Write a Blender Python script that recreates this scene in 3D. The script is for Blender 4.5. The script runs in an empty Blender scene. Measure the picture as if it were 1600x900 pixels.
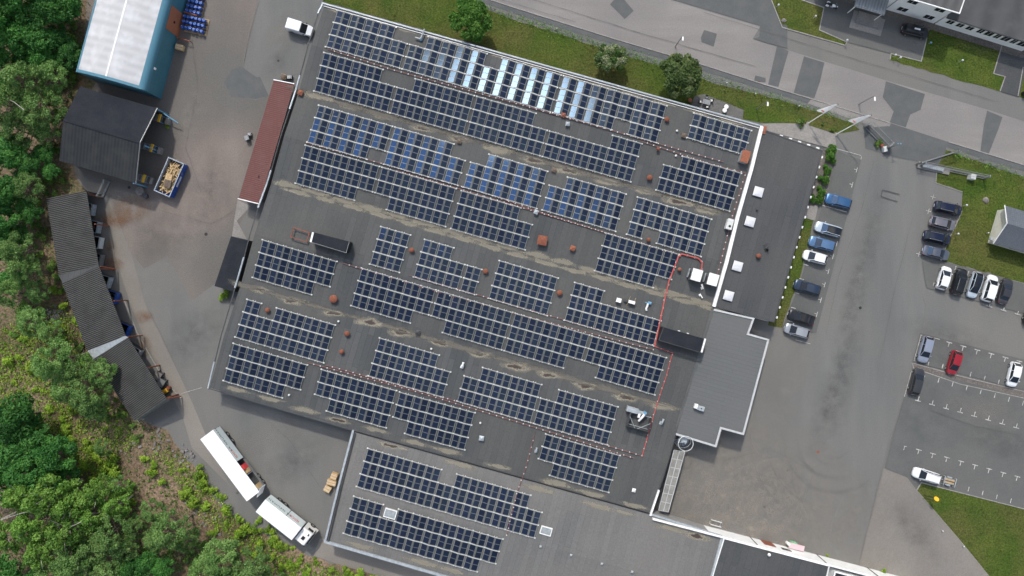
import bpy, math, random
import numpy as np
from mathutils import Vector, Matrix, Euler

# ------------------------------------------------------------------ camera, sky, sun
random.seed(7); NR = np.random.RandomState(11)
S = bpy.context.scene; COL = S.collection
HC = 116.0; FL = 1066.667                         # drone height and focal length in pixels of a 1600 px frame
cam_d = bpy.data.cameras.new('camera'); cam = bpy.data.objects.new('camera', cam_d); COL.objects.link(cam)
cam.location = (0, 0, HC); cam_d.sensor_width = 36; cam_d.lens = 24; cam_d.clip_start = 1; cam_d.clip_end = 6000
S.camera = cam
SUN_EL = math.radians(46); SUN_AZ = math.radians(-12)       # azimuth from +Y towards +X
SDIR = Vector((math.sin(SUN_AZ)*math.cos(SUN_EL), math.cos(SUN_AZ)*math.cos(SUN_EL), math.sin(SUN_EL)))
W = bpy.data.worlds.new('World'); S.world = W; W.use_nodes = True
nt = W.node_tree; nt.nodes.clear()
def wn(t, **k):
    n = nt.nodes.new(t)
    for a, b in k.items(): setattr(n, a, b)
    return n
sky = wn('ShaderNodeTexSky'); sky.sky_type = 'NISHITA'; sky.sun_disc = False
sky.sun_elevation = SUN_EL; sky.sun_rotation = SUN_AZ; sky.air_density = 1.0; sky.dust_density = 2.0; sky.ozone_density = 1.0
tc = wn('ShaderNodeTexCoord')
nz = wn('ShaderNodeTexNoise'); nz.inputs['Scale'].default_value = 2.6; nz.inputs['Detail'].default_value = 6
nt.links.new(tc.outputs['Generated'], nz.inputs['Vector'])
cr = wn('ShaderNodeMapRange'); cr.inputs['From Min'].default_value = .48; cr.inputs['From Max'].default_value = .68
nt.links.new(nz.outputs['Fac'], cr.inputs['Value'])
mix = wn('ShaderNodeMix', data_type='RGBA')
nt.links.new(cr.outputs['Result'], mix.inputs['Factor']); nt.links.new(sky.outputs['Color'], mix.inputs['A'])
mix.inputs['B'].default_value = (8.0, 7.8, 7.5, 1)
CL1 = (-.325, .555, 1); BLUE_GAP = (-.46, .42, 1)
# sunlit clouds and a blue gap, added for panel glare, each a ragged ellipse
def sky_lobe(prev, c, ax, s1, s2, col, amp):
    c = Vector(c).normalized(); e1 = Vector(ax); e1 = (e1-c*e1.dot(c)).normalized(); e2 = c.cross(e1)
    acc = None
    for e, s in ((e1, s1), (e2, s2)):
        d_ = wn('ShaderNodeVectorMath', operation='DOT_PRODUCT'); d_.inputs[1].default_value = e/s; nt.links.new(tc.outputs['Generated'], d_.inputs[0])
        q = wn('ShaderNodeMath', operation='POWER'); q.inputs[1].default_value = 2; ab = wn('ShaderNodeMath', operation='ABSOLUTE'); nt.links.new(d_.outputs['Value'], ab.inputs[0]); nt.links.new(ab.outputs[0], q.inputs[0])
        if acc is None: acc = q
        else: sm = wn('ShaderNodeMath', operation='ADD'); nt.links.new(acc.outputs[0], sm.inputs[0]); nt.links.new(q.outputs[0], sm.inputs[1]); acc = sm
    n_ = wn('ShaderNodeTexNoise'); n_.inputs['Scale'].default_value = 14; n_.inputs['Detail'].default_value = 4; nt.links.new(tc.outputs['Generated'], n_.inputs['Vector'])
    ma = wn('ShaderNodeMath', operation='MULTIPLY_ADD'); ma.inputs[1].default_value = 1.6; ma.inputs[2].default_value = -.8; nt.links.new(n_.outputs['Fac'], ma.inputs[0])
    sm = wn('ShaderNodeMath', operation='ADD'); nt.links.new(acc.outputs[0], sm.inputs[0]); nt.links.new(ma.outputs[0], sm.inputs[1])
    mr = wn('ShaderNodeMapRange', interpolation_type='SMOOTHSTEP'); mr.inputs['From Min'].default_value = 1.5; mr.inputs['From Max'].default_value = .15; nt.links.new(sm.outputs[0], mr.inputs['Value'])
    up = wn('ShaderNodeVectorMath', operation='DOT_PRODUCT'); up.inputs[1].default_value = c; nt.links.new(tc.outputs['Generated'], up.inputs[0])
    gt = wn('ShaderNodeMath', operation='GREATER_THAN'); gt.inputs[1].default_value = 0; nt.links.new(up.outputs['Value'], gt.inputs[0])
    mu = wn('ShaderNodeMath', operation='MULTIPLY'); nt.links.new(mr.outputs['Result'], mu.inputs[0]); nt.links.new(gt.outputs[0], mu.inputs[1])
    mu2 = wn('ShaderNodeMath', operation='MULTIPLY'); mu2.inputs[1].default_value = amp; nt.links.new(mu.outputs[0], mu2.inputs[0])
    m_ = wn('ShaderNodeMix', data_type='RGBA'); nt.links.new(mu2.outputs[0], m_.inputs['Factor']); nt.links.new(prev, m_.inputs['A']); m_.inputs['B'].default_value = (*col, 1)
    return m_.outputs['Result']
o1 = sky_lobe(mix.outputs['Result'], BLUE_GAP, (1, -.28, 0), .27, .085, (10, 18, 34), .8)
o2 = sky_lobe(o1, CL1, (1, -.28, 0), .105, .066, (240, 230, 220), 1)
bg = wn('ShaderNodeBackground'); bg.inputs['Strength'].default_value = .14
nt.links.new(o2, bg.inputs['Color'])
wo = wn('ShaderNodeOutputWorld'); nt.links.new(bg.outputs['Background'], wo.inputs['Surface'])
sl = bpy.data.lights.new('sun', 'SUN'); sl.energy = 2.6; sl.angle = math.radians(2.0); sl.color = (1, .945, .865)
so = bpy.data.objects.new('sun', sl); COL.objects.link(so); so.location = SDIR*300
so.rotation_euler = (-SDIR).to_track_quat('-Z', 'Y').to_euler()
S.view_settings.view_transform = 'Standard'; S.view_settings.look = 'None'; S.view_settings.gamma = 1
S.view_settings.exposure = 0.14; S.view_settings.use_curve_mapping = False
S.render.engine = 'CYCLES'; S.cycles.max_bounces = 5; S.cycles.transparent_max_bounces = 20

# ------------------------------------------------------------------ helpers
def P(px, py, h=0.0):
    k = (HC-h)/FL
    return Vector(((px-800)*k, -(py-450)*k, h))
TH = math.radians(16.0); CT, ST = math.cos(TH), math.sin(TH)

class MB:
    def __init__(s): s.v = []; s.f = []; s.m = []
    def add(s, vs, fs, mi=0):
        o = len(s.v); s.v += [tuple(q) for q in vs]; s.f += [tuple(o+i for i in q) for q in fs]; s.m += [mi]*len(fs)
    def box(s, c, d, rz=0, mi=0, rx=0, ry=0):
        R = Euler((rx, ry, rz)).to_matrix(); c = Vector(c)
        vs = [c+R@Vector((x*d[0]/2, y*d[1]/2, z*d[2]/2)) for z in (-1, 1) for x, y in ((-1,-1),(1,-1),(1,1),(-1,1))]
        s.add(vs, [(3,2,1,0),(4,5,6,7),(0,1,5,4),(1,2,6,5),(2,3,7,6),(3,0,4,7)], mi)
    def prism(s, poly, z0, z1, mi=0, ms=None, bottom=True):
        n = len(poly); ms = mi if ms is None else ms
        A = sum(poly[i][0]*poly[(i+1)%n][1]-poly[(i+1)%n][0]*poly[i][1] for i in range(n))
        if A < 0: poly = poly[::-1]
        f0 = z0 if callable(z0) else (lambda x, y: z0); f1 = z1 if callable(z1) else (lambda x, y: z1)
        vs = [(p[0], p[1], f0(p[0], p[1])) for p in poly]+[(p[0], p[1], f1(p[0], p[1])) for p in poly]
        s.add(vs, [tuple(range(n, 2*n))], mi)
        o = len(s.v)-2*n
        s.f += [(o+i, o+(i+1)%n, o+n+(i+1)%n, o+n+i) for i in range(n)]; s.m += [ms]*n
        if bottom: s.f.append(tuple(o+i for i in range(n-1, -1, -1))); s.m.append(ms)
    def cyl(s, c, r, h, n=10, mi=0, r2=None, ax=None, mt=None):
        c = Vector(c); r2 = r if r2 is None else r2
        R = Matrix.Identity(3) if ax is None else Vector(ax).to_track_quat('Z', 'Y').to_matrix()
        vs = [c+R@Vector((math.cos(a)*q, math.sin(a)*q, z)) for z, q in ((0, r), (h, r2)) for a in [2*math.pi*i/n for i in range(n)]]
        s.add(vs, [(i, (i+1)%n, n+(i+1)%n, n+i) for i in range(n)]+[tuple(range(n-1, -1, -1))], mi)
        s.f.append(tuple(len(s.v)-n+i for i in range(n))); s.m.append(mi if mt is None else mt)
    def lathe(s, c, prof, n=12, mi=0):
        c = Vector(c); vs = []; fs = []
        for r, z in prof: vs += [c+Vector((math.cos(2*math.pi*i/n)*r, math.sin(2*math.pi*i/n)*r, z)) for i in range(n)]
        for k in range(len(prof)-1): fs += [(k*n+i, k*n+(i+1)%n, (k+1)*n+(i+1)%n, (k+1)*n+i) for i in range(n)]
        fs.append(tuple((len(prof)-1)*n+i for i in range(n)))
        s.add(vs, fs, mi)
    def sweep(s, pts, prof, mi=0, closed=False):
        pts = [Vector(q) for q in pts]; n = len(pts); k = len(prof); vs = []
        for i in range(n):
            if closed: a, b = pts[i-1], pts[(i+1)%n]
            else: a, b = pts[max(0, i-1)], pts[min(n-1, i+1)]
            d1 = (pts[i]-a); d2 = (b-pts[i])
            d = (d1.normalized() if d1.length > 1e-6 else d2.normalized())+(d2.normalized() if d2.length > 1e-6 else d1.normalized())
            t = d.normalized()
            side = Vector((t.y, -t.x, 0))
            side = side.normalized() if side.length > 1e-4 else Vector((1, 0, 0))
            up = side.cross(t).normalized()
            ref = (d2 if d2.length > 1e-6 else d1).normalized()
            sc = 1/max(.5, abs(t.dot(ref)))
            vs += [pts[i]+side*a_*sc+up*b_ for a_, b_ in prof]
        fs = []
        m = n if closed else n-1
        for i in range(m):
            for j in range(k): fs.append((i*k+j, ((i+1)%n)*k+j, ((i+1)%n)*k+(j+1)%k, i*k+(j+1)%k))
        if not closed: fs += [tuple(range(k-1, -1, -1)), tuple((n-1)*k+j for j in range(k))]
        s.add(vs, fs, mi)
    def beam(s, pts, w, h, mi=0, closed=False): s.sweep(pts, [(-w/2, 0), (-w/2, h), (w/2, h), (w/2, 0)][::1], mi, closed)
    def tube(s, pts, r, n=6, mi=0, closed=False): s.sweep(pts, [(math.cos(2*math.pi*i/n)*r, -math.sin(2*math.pi*i/n)*r) for i in range(n)], mi, closed)
    def build(s, name, mats, parent=None, local=False, smooth=False):
        me = bpy.data.meshes.new(name)
        v = s.v
        if parent is not None and not local:
            inv = ((parent.parent.matrix_basis @ parent.matrix_basis) if parent.parent else parent.matrix_basis).inverted(); v = [tuple(inv@Vector(q)) for q in s.v]
        me.from_pydata(v, [], s.f)
        mats = mats if isinstance(mats, (list, tuple)) else [mats]
        for m in mats: me.materials.append(m)
        if len(mats) > 1: me.polygons.foreach_set('material_index', s.m)
        me.validate(); me.update()
        if smooth:
            me.polygons.foreach_set('use_smooth', [True]*len(me.polygons))
            me.set_sharp_from_angle(angle=math.radians(smooth if smooth is not True else 40))
        o = bpy.data.objects.new(name, me); COL.objects.link(o)
        if parent is not None: o.parent = parent
        return o

def thing(name, label, cat, loc=(0, 0, 0), rz=0, group=None, rx=0):
    o = bpy.data.objects.new(name, None); COL.objects.link(o); o.empty_display_size = .3
    o.location = loc; o.rotation_euler = (rx, 0, rz); o['label'] = label; o['category'] = cat
    if group: o['group'] = group
    return o
def tag(o, label, cat, group=None, kind=None):
    if label: o['label'] = label
    if cat: o['category'] = cat
    if group: o['group'] = group
    if kind: o['kind'] = kind
    return o
def recentre(o):                                   # put a single-mesh thing's origin at its base
    me = o.data; n = len(me.vertices); a = np.empty(n*3, 'f'); me.vertices.foreach_get('co', a); a = a.reshape(-1, 3)
    c = np.array([(a[:, 0].min()+a[:, 0].max())/2, (a[:, 1].min()+a[:, 1].max())/2, a[:, 2].min()])
    a -= c; me.vertices.foreach_set('co', a.ravel().astype('f')); o.location = tuple(float(q) for q in c); me.update(); return o
def struct(o): o['kind'] = 'structure'; return o
def dup(root, loc, rz=None, label=None, group=None, scale=None):
    r = root.copy(); COL.objects.link(r); r.location = loc
    if rz is not None: r.rotation_euler = (0, 0, rz)
    if label: r['label'] = label
    if group: r['group'] = group
    if scale: r.scale = scale if isinstance(scale, tuple) else (scale,)*3
    def rec(a, b):
        for ch in KIDS[a.name]:
            c = ch.copy(); COL.objects.link(c); c.parent = b
            rec2(ch, c)
    def rec2(a, b):
        for ch in KIDS.get(a.name, []):
            c = ch.copy(); COL.objects.link(c); c.parent = b
    rec(root, r); return r
KIDS = {}
def note(root):
    KIDS[root.name] = list(o for o in COL.objects if o.parent == root)
    for k in KIDS[root.name]:
        q = [o for o in COL.objects if o.parent == k]
        if q: KIDS[k.name] = q

# ------------------------------------------------------------------ materials
def mat(name, col, rough=.85, col2=None, scale=1.0, amt=1.0, fine=None, bump=0, metal=0, spec=.5, rot=0, stretch=None, coat=0, big=None):
    m = bpy.data.materials.new(name); m.use_nodes = True; t = m.node_tree; b = t.nodes['Principled BSDF']
    b.inputs['Roughness'].default_value = rough; b.inputs['Metallic'].default_value = metal
    b.inputs['Specular IOR Level'].default_value = spec; b.inputs['Coat Weight'].default_value = coat
    b.inputs['Base Color'].default_value = (*col, 1)
    L = t.links.new
    if col2 is None and fine is None and bump == 0 and big is None: return m
    c = t.nodes.new('ShaderNodeTexCoord'); mp = t.nodes.new('ShaderNodeMapping'); L(c.outputs['Object'], mp.inputs['Vector'])
    mp.inputs['Rotation'].default_value = (0, 0, rot)
    if stretch: mp.inputs['Scale'].default_value = stretch
    n = t.nodes.new('ShaderNodeTexNoise'); n.inputs['Scale'].default_value = scale; n.inputs['Detail'].default_value = 6; n.inputs['Roughness'].default_value = .6
    L(mp.outputs['Vector'], n.inputs['Vector'])
    r = t.nodes.new('ShaderNodeMapRange'); r.inputs['From Min'].default_value = .35; r.inputs['From Max'].default_value = .65; r.inputs['To Max'].default_value = amt
    L(n.outputs['Fac'], r.inputs['Value'])
    x = t.nodes.new('ShaderNodeMix'); x.data_type = 'RGBA'; x.inputs['A'].default_value = (*col, 1); x.inputs['B'].default_value = (*(col2 or col), 1)
    L(r.outputs['Result'], x.inputs['Factor']); out = x.outputs['Result']
    if big:
        n3 = t.nodes.new('ShaderNodeTexNoise'); n3.inputs['Scale'].default_value = big[0]; n3.inputs['Detail'].default_value = 4
        L(c.outputs['Object'], n3.inputs['Vector'])
        r3 = t.nodes.new('ShaderNodeMapRange'); r3.inputs['From Min'].default_value = .4; r3.inputs['From Max'].default_value = .62; r3.inputs['To Max'].default_value = big[2] if len(big) > 2 else 1
        L(n3.outputs['Fac'], r3.inputs['Value'])
        x3 = t.nodes.new('ShaderNodeMix'); x3.data_type = 'RGBA'; L(out, x3.inputs['A']); x3.inputs['B'].default_value = (*big[1], 1)
        L(r3.outputs['Result'], x3.inputs['Factor']); out = x3.outputs['Result']
    if fine:
        n2 = t.nodes.new('ShaderNodeTexNoise'); n2.inputs['Scale'].default_value = fine[0]; n2.inputs['Detail'].default_value = 3
        L(c.outputs['Object'], n2.inputs['Vector'])
        r2 = t.nodes.new('ShaderNodeMapRange'); r2.inputs['From Min'].default_value = .3; r2.inputs['From Max'].default_value = .7
        r2.inputs['To Min'].default_value = 1-fine[1]; r2.inputs['To Max'].default_value = 1+fine[1]
        L(n2.outputs['Fac'], r2.inputs['Value'])
        x2 = t.nodes.new('ShaderNodeMix'); x2.data_type = 'RGBA'; x2.blend_type = 'MULTIPLY'; x2.inputs['Factor'].default_value = 1
        L(out, x2.inputs['A']); L(r2.outputs['Result'], x2.inputs['B']); out = x2.outputs['Result']
    L(out, b.inputs['Base Color'])
    if bump:
        bm = t.nodes.new('ShaderNodeBump'); bm.inputs['Strength'].default_value = bump; bm.inputs['Distance'].default_value = .05
        n4 = t.nodes.new('ShaderNodeTexNoise'); n4.inputs['Scale'].default_value = (fine[0] if fine else scale*6); L(c.outputs['Object'], n4.inputs['Vector'])
        L(n4.outputs['Fac'], bm.inputs['Height']); L(bm.outputs['Normal'], b.inputs['Normal'])
    return m
M = {}
M['asphalt'] = mat('asphalt', (.116, .119, .115), .9, (.155, .154, .145), .16, 1, (5, .09), rot=math.radians(16), stretch=(1, .13, 1), big=(.035, (.158, .152, .138), .85))
M['asphalt_dark'] = mat('asphalt_dark', (.086, .090, .087), .9, (.108, .109, .104), .3, 1, (6, .09), big=(.05, (.12, .118, .110), .7))
M['asphalt_patch'] = mat('asphalt_patch', (.086, .092, .092), .9, (.103, .107, .105), .5, 1, (6, .08))
M['asphalt_black'] = mat('asphalt_black', (.05, .055, .056), .9, (.065, .067, .068), .5, 1, (6, .15))
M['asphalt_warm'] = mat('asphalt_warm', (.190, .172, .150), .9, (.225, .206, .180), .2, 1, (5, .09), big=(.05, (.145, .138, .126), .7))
M['road_pink'] = mat('road_pink', (.205, .191, .178), .9, (.238, .225, .210), .35, 1, (5, .08), rot=math.radians(16), stretch=(.15, 1, 1), big=(.08, (.185, .174, .168), .7))
M['yard'] = mat('yard', (.150, .124, .105), .9, (.195, .165, .144), .18, 1, (4, .12), rot=math.radians(16), stretch=(1, .3, 1), big=(.05, (.112, .108, .098), .9))
M['kerb'] = mat('kerb', (.33, .31, .29), .9, (.24, .23, .21), 1, 1, (6, .2))
M['concrete'] = mat('concrete', (.20, .19, .175), .9, (.26, .245, .225), .4, 1, (5, .15))
M['paving'] = mat('paving', (.105, .105, .10), .9, (.14, .135, .125), .8, 1, (6, .2))
M['gravel'] = mat('gravel', (.105, .09, .078), .95, (.16, .145, .13), 2.5, 1, (9, .35), bump=.4)
M['grass'] = mat('grass', (.042, .078, .011), .97, (.078, .100, .020), .22, 1, (3.5, .38), bump=.5, big=(.09, (.11, .085, .035), .5), spec=.15)
M['forest_floor'] = mat('forest_floor', (.135, .088, .055), .95, (.070, .072, .026), .28, 1, (2.5, .5), bump=.8, big=(.07, (.25, .175, .12), .8))
M['white_line'] = mat('white_line', (.62, .61, .57), .8, (.22, .22, .21), 3, .9, (8, .2))
M['white_wall'] = mat('white_wall', (.82, .82, .80), .8, (.72, .72, .70), .4, .8)
M['white'] = mat('white', (.84, .84, .82), .5, (.72, .72, .70), 1.5, .8)
M['white_frame'] = mat('white_frame', (.66, .67, .64), .6, (.5, .51, .49), 4, .8)
M['galv'] = mat('galv', (.42, .46, .48), .5, (.30, .33, .35), 2, 1, metal=.2)
M['grey_metal'] = mat('grey_metal', (.27, .28, .28), .5, (.20, .21, .21), 2, 1, metal=.3)
M['alu'] = mat('alu', (.40, .40, .38), .4, metal=.7)
M['dark_clad'] = mat('dark_clad', (.045, .048, .052), .7, (.065, .068, .07), 1, 1)
M['grey_wall'] = mat('grey_wall', (.22, .22, .21), .8, (.28, .275, .26), .6, 1)
M['black'] = mat('black', (.012, .012, .013), .6)
M['rubber'] = mat('rubber', (.02, .02, .02), .85)
M['rust'] = mat('rust', (.25, .085, .048), .85, (.17, .055, .03), 3, 1, (8, .3))
M['orange_rust'] = mat('orange_rust', (.34, .11, .05), .8, (.20, .075, .045), 3, 1, (8, .2))
M['wood'] = mat('wood', (.56, .41, .22), .85, (.40, .28, .14), 3, 1, (9, .25))
M['wood_dark'] = mat('wood_dark', (.16, .12, .09), .9, (.10, .075, .06), 3, 1)
M['red_pipe'] = mat('red_pipe', (.50, .085, .07), .6, (.40, .09, .08), 3, 1)
M['cable'] = mat('cable', (.24, .085, .08), .8, (.17, .08, .075), 3, 1)
M['teal'] = mat('teal', (.045, .155, .205), .55, (.06, .18, .235), .5, 1, (4, .06))
M['teal_rim'] = mat('teal_rim', (.07, .20, .27), .45)
M['blue'] = mat('blue', (.012, .065, .30), .4, (.02, .09, .36), 2, 1)
M['blue_steel'] = mat('blue_steel', (.13, .30, .44), .5)
M['yellow'] = mat('yellow', (.62, .36, .03), .6)
M['yellow_sign'] = mat('yellow_sign', (.85, .42, .01), .5)
M['glass_dark'] = mat('glass_dark', (.012, .015, .018), .06, spec=.8)
M['coping_grey'] = mat('coping_grey', (.50, .51, .51), .6, (.42, .43, .43), 2, 1)
M['window'] = mat('window', (.02, .024, .028), .08, spec=.7)
M['text_black'] = mat('text_black', (.03, .03, .03), .6)
M['text_red'] = mat('text_red', (.62, .05, .05), .6)
M['skylight'] = mat('skylight', (.66, .66, .67), .35, (.55, .56, .58), 2, .8)
M['bark'] = mat('bark', (.11, .08, .06), .9, (.17, .13, .10), 3, 1)
M['birch_bark'] = mat('birch_bark', (.50, .47, .43), .85, (.14, .12, .11), 6, 1)
M['rock'] = mat('rock', (.15, .135, .12), .9, (.22, .205, .19), 2, 1, (6, .3), bump=.5)
M['canopy_glass'] = mat('canopy_glass', (.30, .29, .26), .25, (.20, .20, .18), .8, 1)
M['flag'] = mat('flag', (.92, .92, .92), .8)

def m_roof(name, c1, c2, seam, bw=9.0, bh=1.0, rot=TH, big=None, fine=.12):
    """roofing felt: sheets laid side by side, thin seams between them"""
    m = bpy.data.materials.new(name); m.use_nodes = True; t = m.node_tree; b = t.nodes['Principled BSDF']; L = t.links.new
    b.inputs['Roughness'].default_value = .82; b.inputs['Specular IOR Level'].default_value = .4
    c = t.nodes.new('ShaderNodeTexCoord'); mp = t.nodes.new('ShaderNodeMapping'); mp.inputs['Rotation'].default_value = (0, 0, rot+math.pi/2)
    L(c.outputs['Object'], mp.inputs['Vector'])
    n0 = t.nodes.new('ShaderNodeTexNoise'); n0.inputs['Scale'].default_value = .7; L(c.outputs['Object'], n0.inputs['Vector'])
    vm = t.nodes.new('ShaderNodeVectorMath'); vm.operation = 'MULTIPLY_ADD'; L(n0.outputs['Color'], vm.inputs[0]); vm.inputs[1].default_value = (.12, .12, 0); L(mp.outputs['Vector'], vm.inputs[2])
    br = t.nodes.new('ShaderNodeTexBrick'); L(vm.outputs['Vector'], br.inputs['Vector'])
    br.inputs['Color1'].default_value = (*c1, 1); br.inputs['Color2'].default_value = (*c2, 1); br.inputs['Mortar'].default_value = (*seam, 1)
    br.inputs['Scale'].default_value = 1; br.inputs['Brick Width'].default_value = bw; br.inputs['Row Height'].default_value = bh
    br.inputs['Mortar Size'].default_value = .035; br.inputs['Mortar Smooth'].default_value = .6; br.offset = .37
    out = br.outputs['Color']
    n3 = t.nodes.new('ShaderNodeTexNoise'); n3.inputs['Scale'].default_value = .07; n3.inputs['Detail'].default_value = 5; L(c.outputs['Object'], n3.inputs['Vector'])
    r3 = t.nodes.new('ShaderNodeMapRange'); r3.inputs['From Min'].default_value = .38; r3.inputs['From Max'].default_value = .65; L(n3.outputs['Fac'], r3.inputs['Value'])
    x3 = t.nodes.new('ShaderNodeMix'); x3.data_type = 'RGBA'; L(out, x3.inputs['A']); x3.inputs['B'].default_value = (*(big or c2), 1)
    r3.inputs['To Max'].default_value = .75; L(r3.outputs['Result'], x3.inputs['Factor']); out = x3.outputs['Result']
    n2 = t.nodes.new('ShaderNodeTexNoise'); n2.inputs['Scale'].default_value = 4; n2.inputs['Detail'].default_value = 5; L(vm.outputs['Vector'], n2.inputs['Vector'])
    r2 = t.nodes.new('ShaderNodeMapRange'); r2.inputs['From Min'].default_value = .3; r2.inputs['From Max'].default_value = .7; r2.inputs['To Min'].default_value = 1-fine; r2.inputs['To Max'].default_value = 1+fine
    L(n2.outputs['Fac'], r2.inputs['Value'])
    x2 = t.nodes.new('ShaderNodeMix'); x2.data_type = 'RGBA'; x2.blend_type = 'MULTIPLY'; x2.inputs['Factor'].default_value = 1
    L(out, x2.inputs['A']); L(r2.outputs['Result'], x2.inputs['B']); L(x2.outputs['Result'], b.inputs['Base Color'])
    return m
M['felt'] = m_roof('felt', (.055, .060, .062), (.080, .084, .084), (.032, .035, .036), big=(.088, .087, .080))
M['felt_wing_lit'] = m_roof('felt_wing_lit', (.115, .116, .113), (.143, .143, .138), (.078, .078, .076), big=(.160, .154, .142))  # separate felt, brightness of a break in the clouds put into its colour
M['felt_annex'] = m_roof('felt_annex', (.052, .056, .059), (.068, .071, .073), (.038, .041, .043), bw=7, bh=1.1, big=(.082, .081, .077))
M['felt_low'] = m_roof('felt_low', (.108, .112, .112), (.116, .120, .120), (.080, .083, .083), rot=TH+math.pi/2, bw=60, bh=.62, big=(.125, .128, .125), fine=.05)
M['felt_black'] = mat('felt_black', (.020, .023, .029), .9, (.028, .031, .037), .5, 1, (5, .15), spec=.12)

def m_wave(name, c1, c2, period, rot, rough=.7, big=None, dist=.04, metal=0):
    """corrugated or ribbed sheet; ribs run along the local direction given by rot"""
    m = bpy.data.materials.new(name); m.use_nodes = True; t = m.node_tree; b = t.nodes['Principled BSDF']; L = t.links.new
    b.inputs['Roughness'].default_value = rough; b.inputs['Metallic'].default_value = metal; b.inputs['Specular IOR Level'].default_value = .2
    c = t.nodes.new('ShaderNodeTexCoord'); mp = t.nodes.new('ShaderNodeMapping'); mp.inputs['Rotation'].default_value = (0, 0, rot); L(c.outputs['Object'], mp.inputs['Vector'])
    w = t.nodes.new('ShaderNodeTexWave'); w.inputs['Scale'].default_value = .314/period; w.inputs['Distortion'].default_value = 0; L(mp.outputs['Vector'], w.inputs['Vector'])
    n = t.nodes.new('ShaderNodeTexNoise'); n.inputs['Scale'].default_value = .5; n.inputs['Detail'].default_value = 6; L(c.outputs['Object'], n.inputs['Vector'])
    x = t.nodes.new('ShaderNodeMix'); x.data_type = 'RGBA'; x.inputs['A'].default_value = (*c1, 1); x.inputs['B'].default_value = (*c2, 1); L(w.outputs['Fac'], x.inputs['Factor'])
    x3 = t.nodes.new('ShaderNodeMix'); x3.data_type = 'RGBA'; L(x.outputs['Result'], x3.inputs['A']); x3.inputs['B'].default_value = (*(big or c1), 1)
    r3 = t.nodes.new('ShaderNodeMapRange'); r3.inputs['From Min'].default_value = .45; r3.inputs['From Max'].default_value = .75; r3.inputs['To Max'].default_value = .7; L(n.outputs['Fac'], r3.inputs['Value'])
    L(r3.outputs['Result'], x3.inputs['Factor']); L(x3.outputs['Result'], b.inputs['Base Color'])
    bm = t.nodes.new('ShaderNodeBump'); bm.inputs['Distance'].default_value = dist; bm.inputs['Strength'].default_value = .8
    L(w.outputs['Fac'], bm.inputs['Height']); L(bm.outputs['Normal'], b.inputs['Normal'])
    return m

def m_leaf(name, c1, c2, c3):
    m = bpy.data.materials.new(name); m.use_nodes = True; t = m.node_tree; L = t.links.new
    b = t.nodes['Principled BSDF']; b.inputs['Roughness'].default_value = .6; b.inputs['Specular IOR Level'].default_value = .25
    a = t.nodes.new('ShaderNodeAttribute'); a.attribute_name = 'tone'
    oi = t.nodes.new('ShaderNodeObjectInfo')
    cr = t.nodes.new('ShaderNodeValToRGB'); e = cr.color_ramp.elements
    e[0].color = (*c1, 1); e[0].position = .1; e[1].color = (*c3, 1); e[1].position = .95
    k = e.new(.5); k.color = (*c2, 1)
    L(a.outputs['Fac'], cr.inputs['Fac'])
    mx = t.nodes.new('ShaderNodeHueSaturation'); L(cr.outputs['Color'], mx.inputs['Color'])
    mr = t.nodes.new('ShaderNodeMapRange'); mr.inputs['To Min'].default_value = .8; mr.inputs['To Max'].default_value = 1.25; L(oi.outputs['Random'], mr.inputs['Value']); L(mr.outputs['Result'], mx.inputs['Value'])
    L(mx.outputs['Color'], b.inputs['Base Color'])
    tr = t.nodes.new('ShaderNodeBsdfTranslucent'); L(mx.outputs['Color'], tr.inputs['Color'])
    ms = t.nodes.new('ShaderNodeMixShader'); ms.inputs['Fac'].default_value = .3
    L(b.outputs['BSDF'], ms.inputs[1]); L(tr.outputs['BSDF'], ms.inputs[2]); L(ms.outputs['Shader'], t.nodes['Material Output'].inputs['Surface'])
    return m
M['leaf_deep'] = m_leaf('leaf_deep', (0.025, 0.105, 0.020), (0.053, 0.178, 0.032), (0.099, 0.259, 0.050))
M['leaf_olive'] = m_leaf('leaf_olive', (.050, .085, .025), (.085, .140, .035), (.170, .200, .085))
M['leaf_garden'] = m_leaf('leaf_garden', (0.033, 0.098, 0.012), (0.061, 0.155, 0.020), (0.121, 0.230, 0.040))
M['leaf_birch'] = m_leaf('leaf_birch', (0.087, 0.198, 0.032), (0.150, 0.298, 0.047), (0.243, 0.397, 0.084))
M['leaf_pine'] = m_leaf('leaf_pine', (0.088, 0.181, 0.045), (0.154, 0.282, 0.075), (0.248, 0.390, 0.120))
M['leaf_bright'] = m_leaf('leaf_bright', (0.115, 0.228, 0.020), (0.230, 0.372, 0.035), (0.405, 0.516, 0.070))  # yellow-green leaf, its colour lifted to stand for the slope's patch of sun
M['leaf_elder'] = m_leaf('leaf_elder', (.050, .120, .025), (.085, .170, .035), (.62, .62, .38))
M['leaf_mix'] = m_leaf('leaf_mix', (0.078, 0.084, 0.030), (0.078, 0.180, 0.030), (0.208, 0.300, 0.060))

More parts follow.
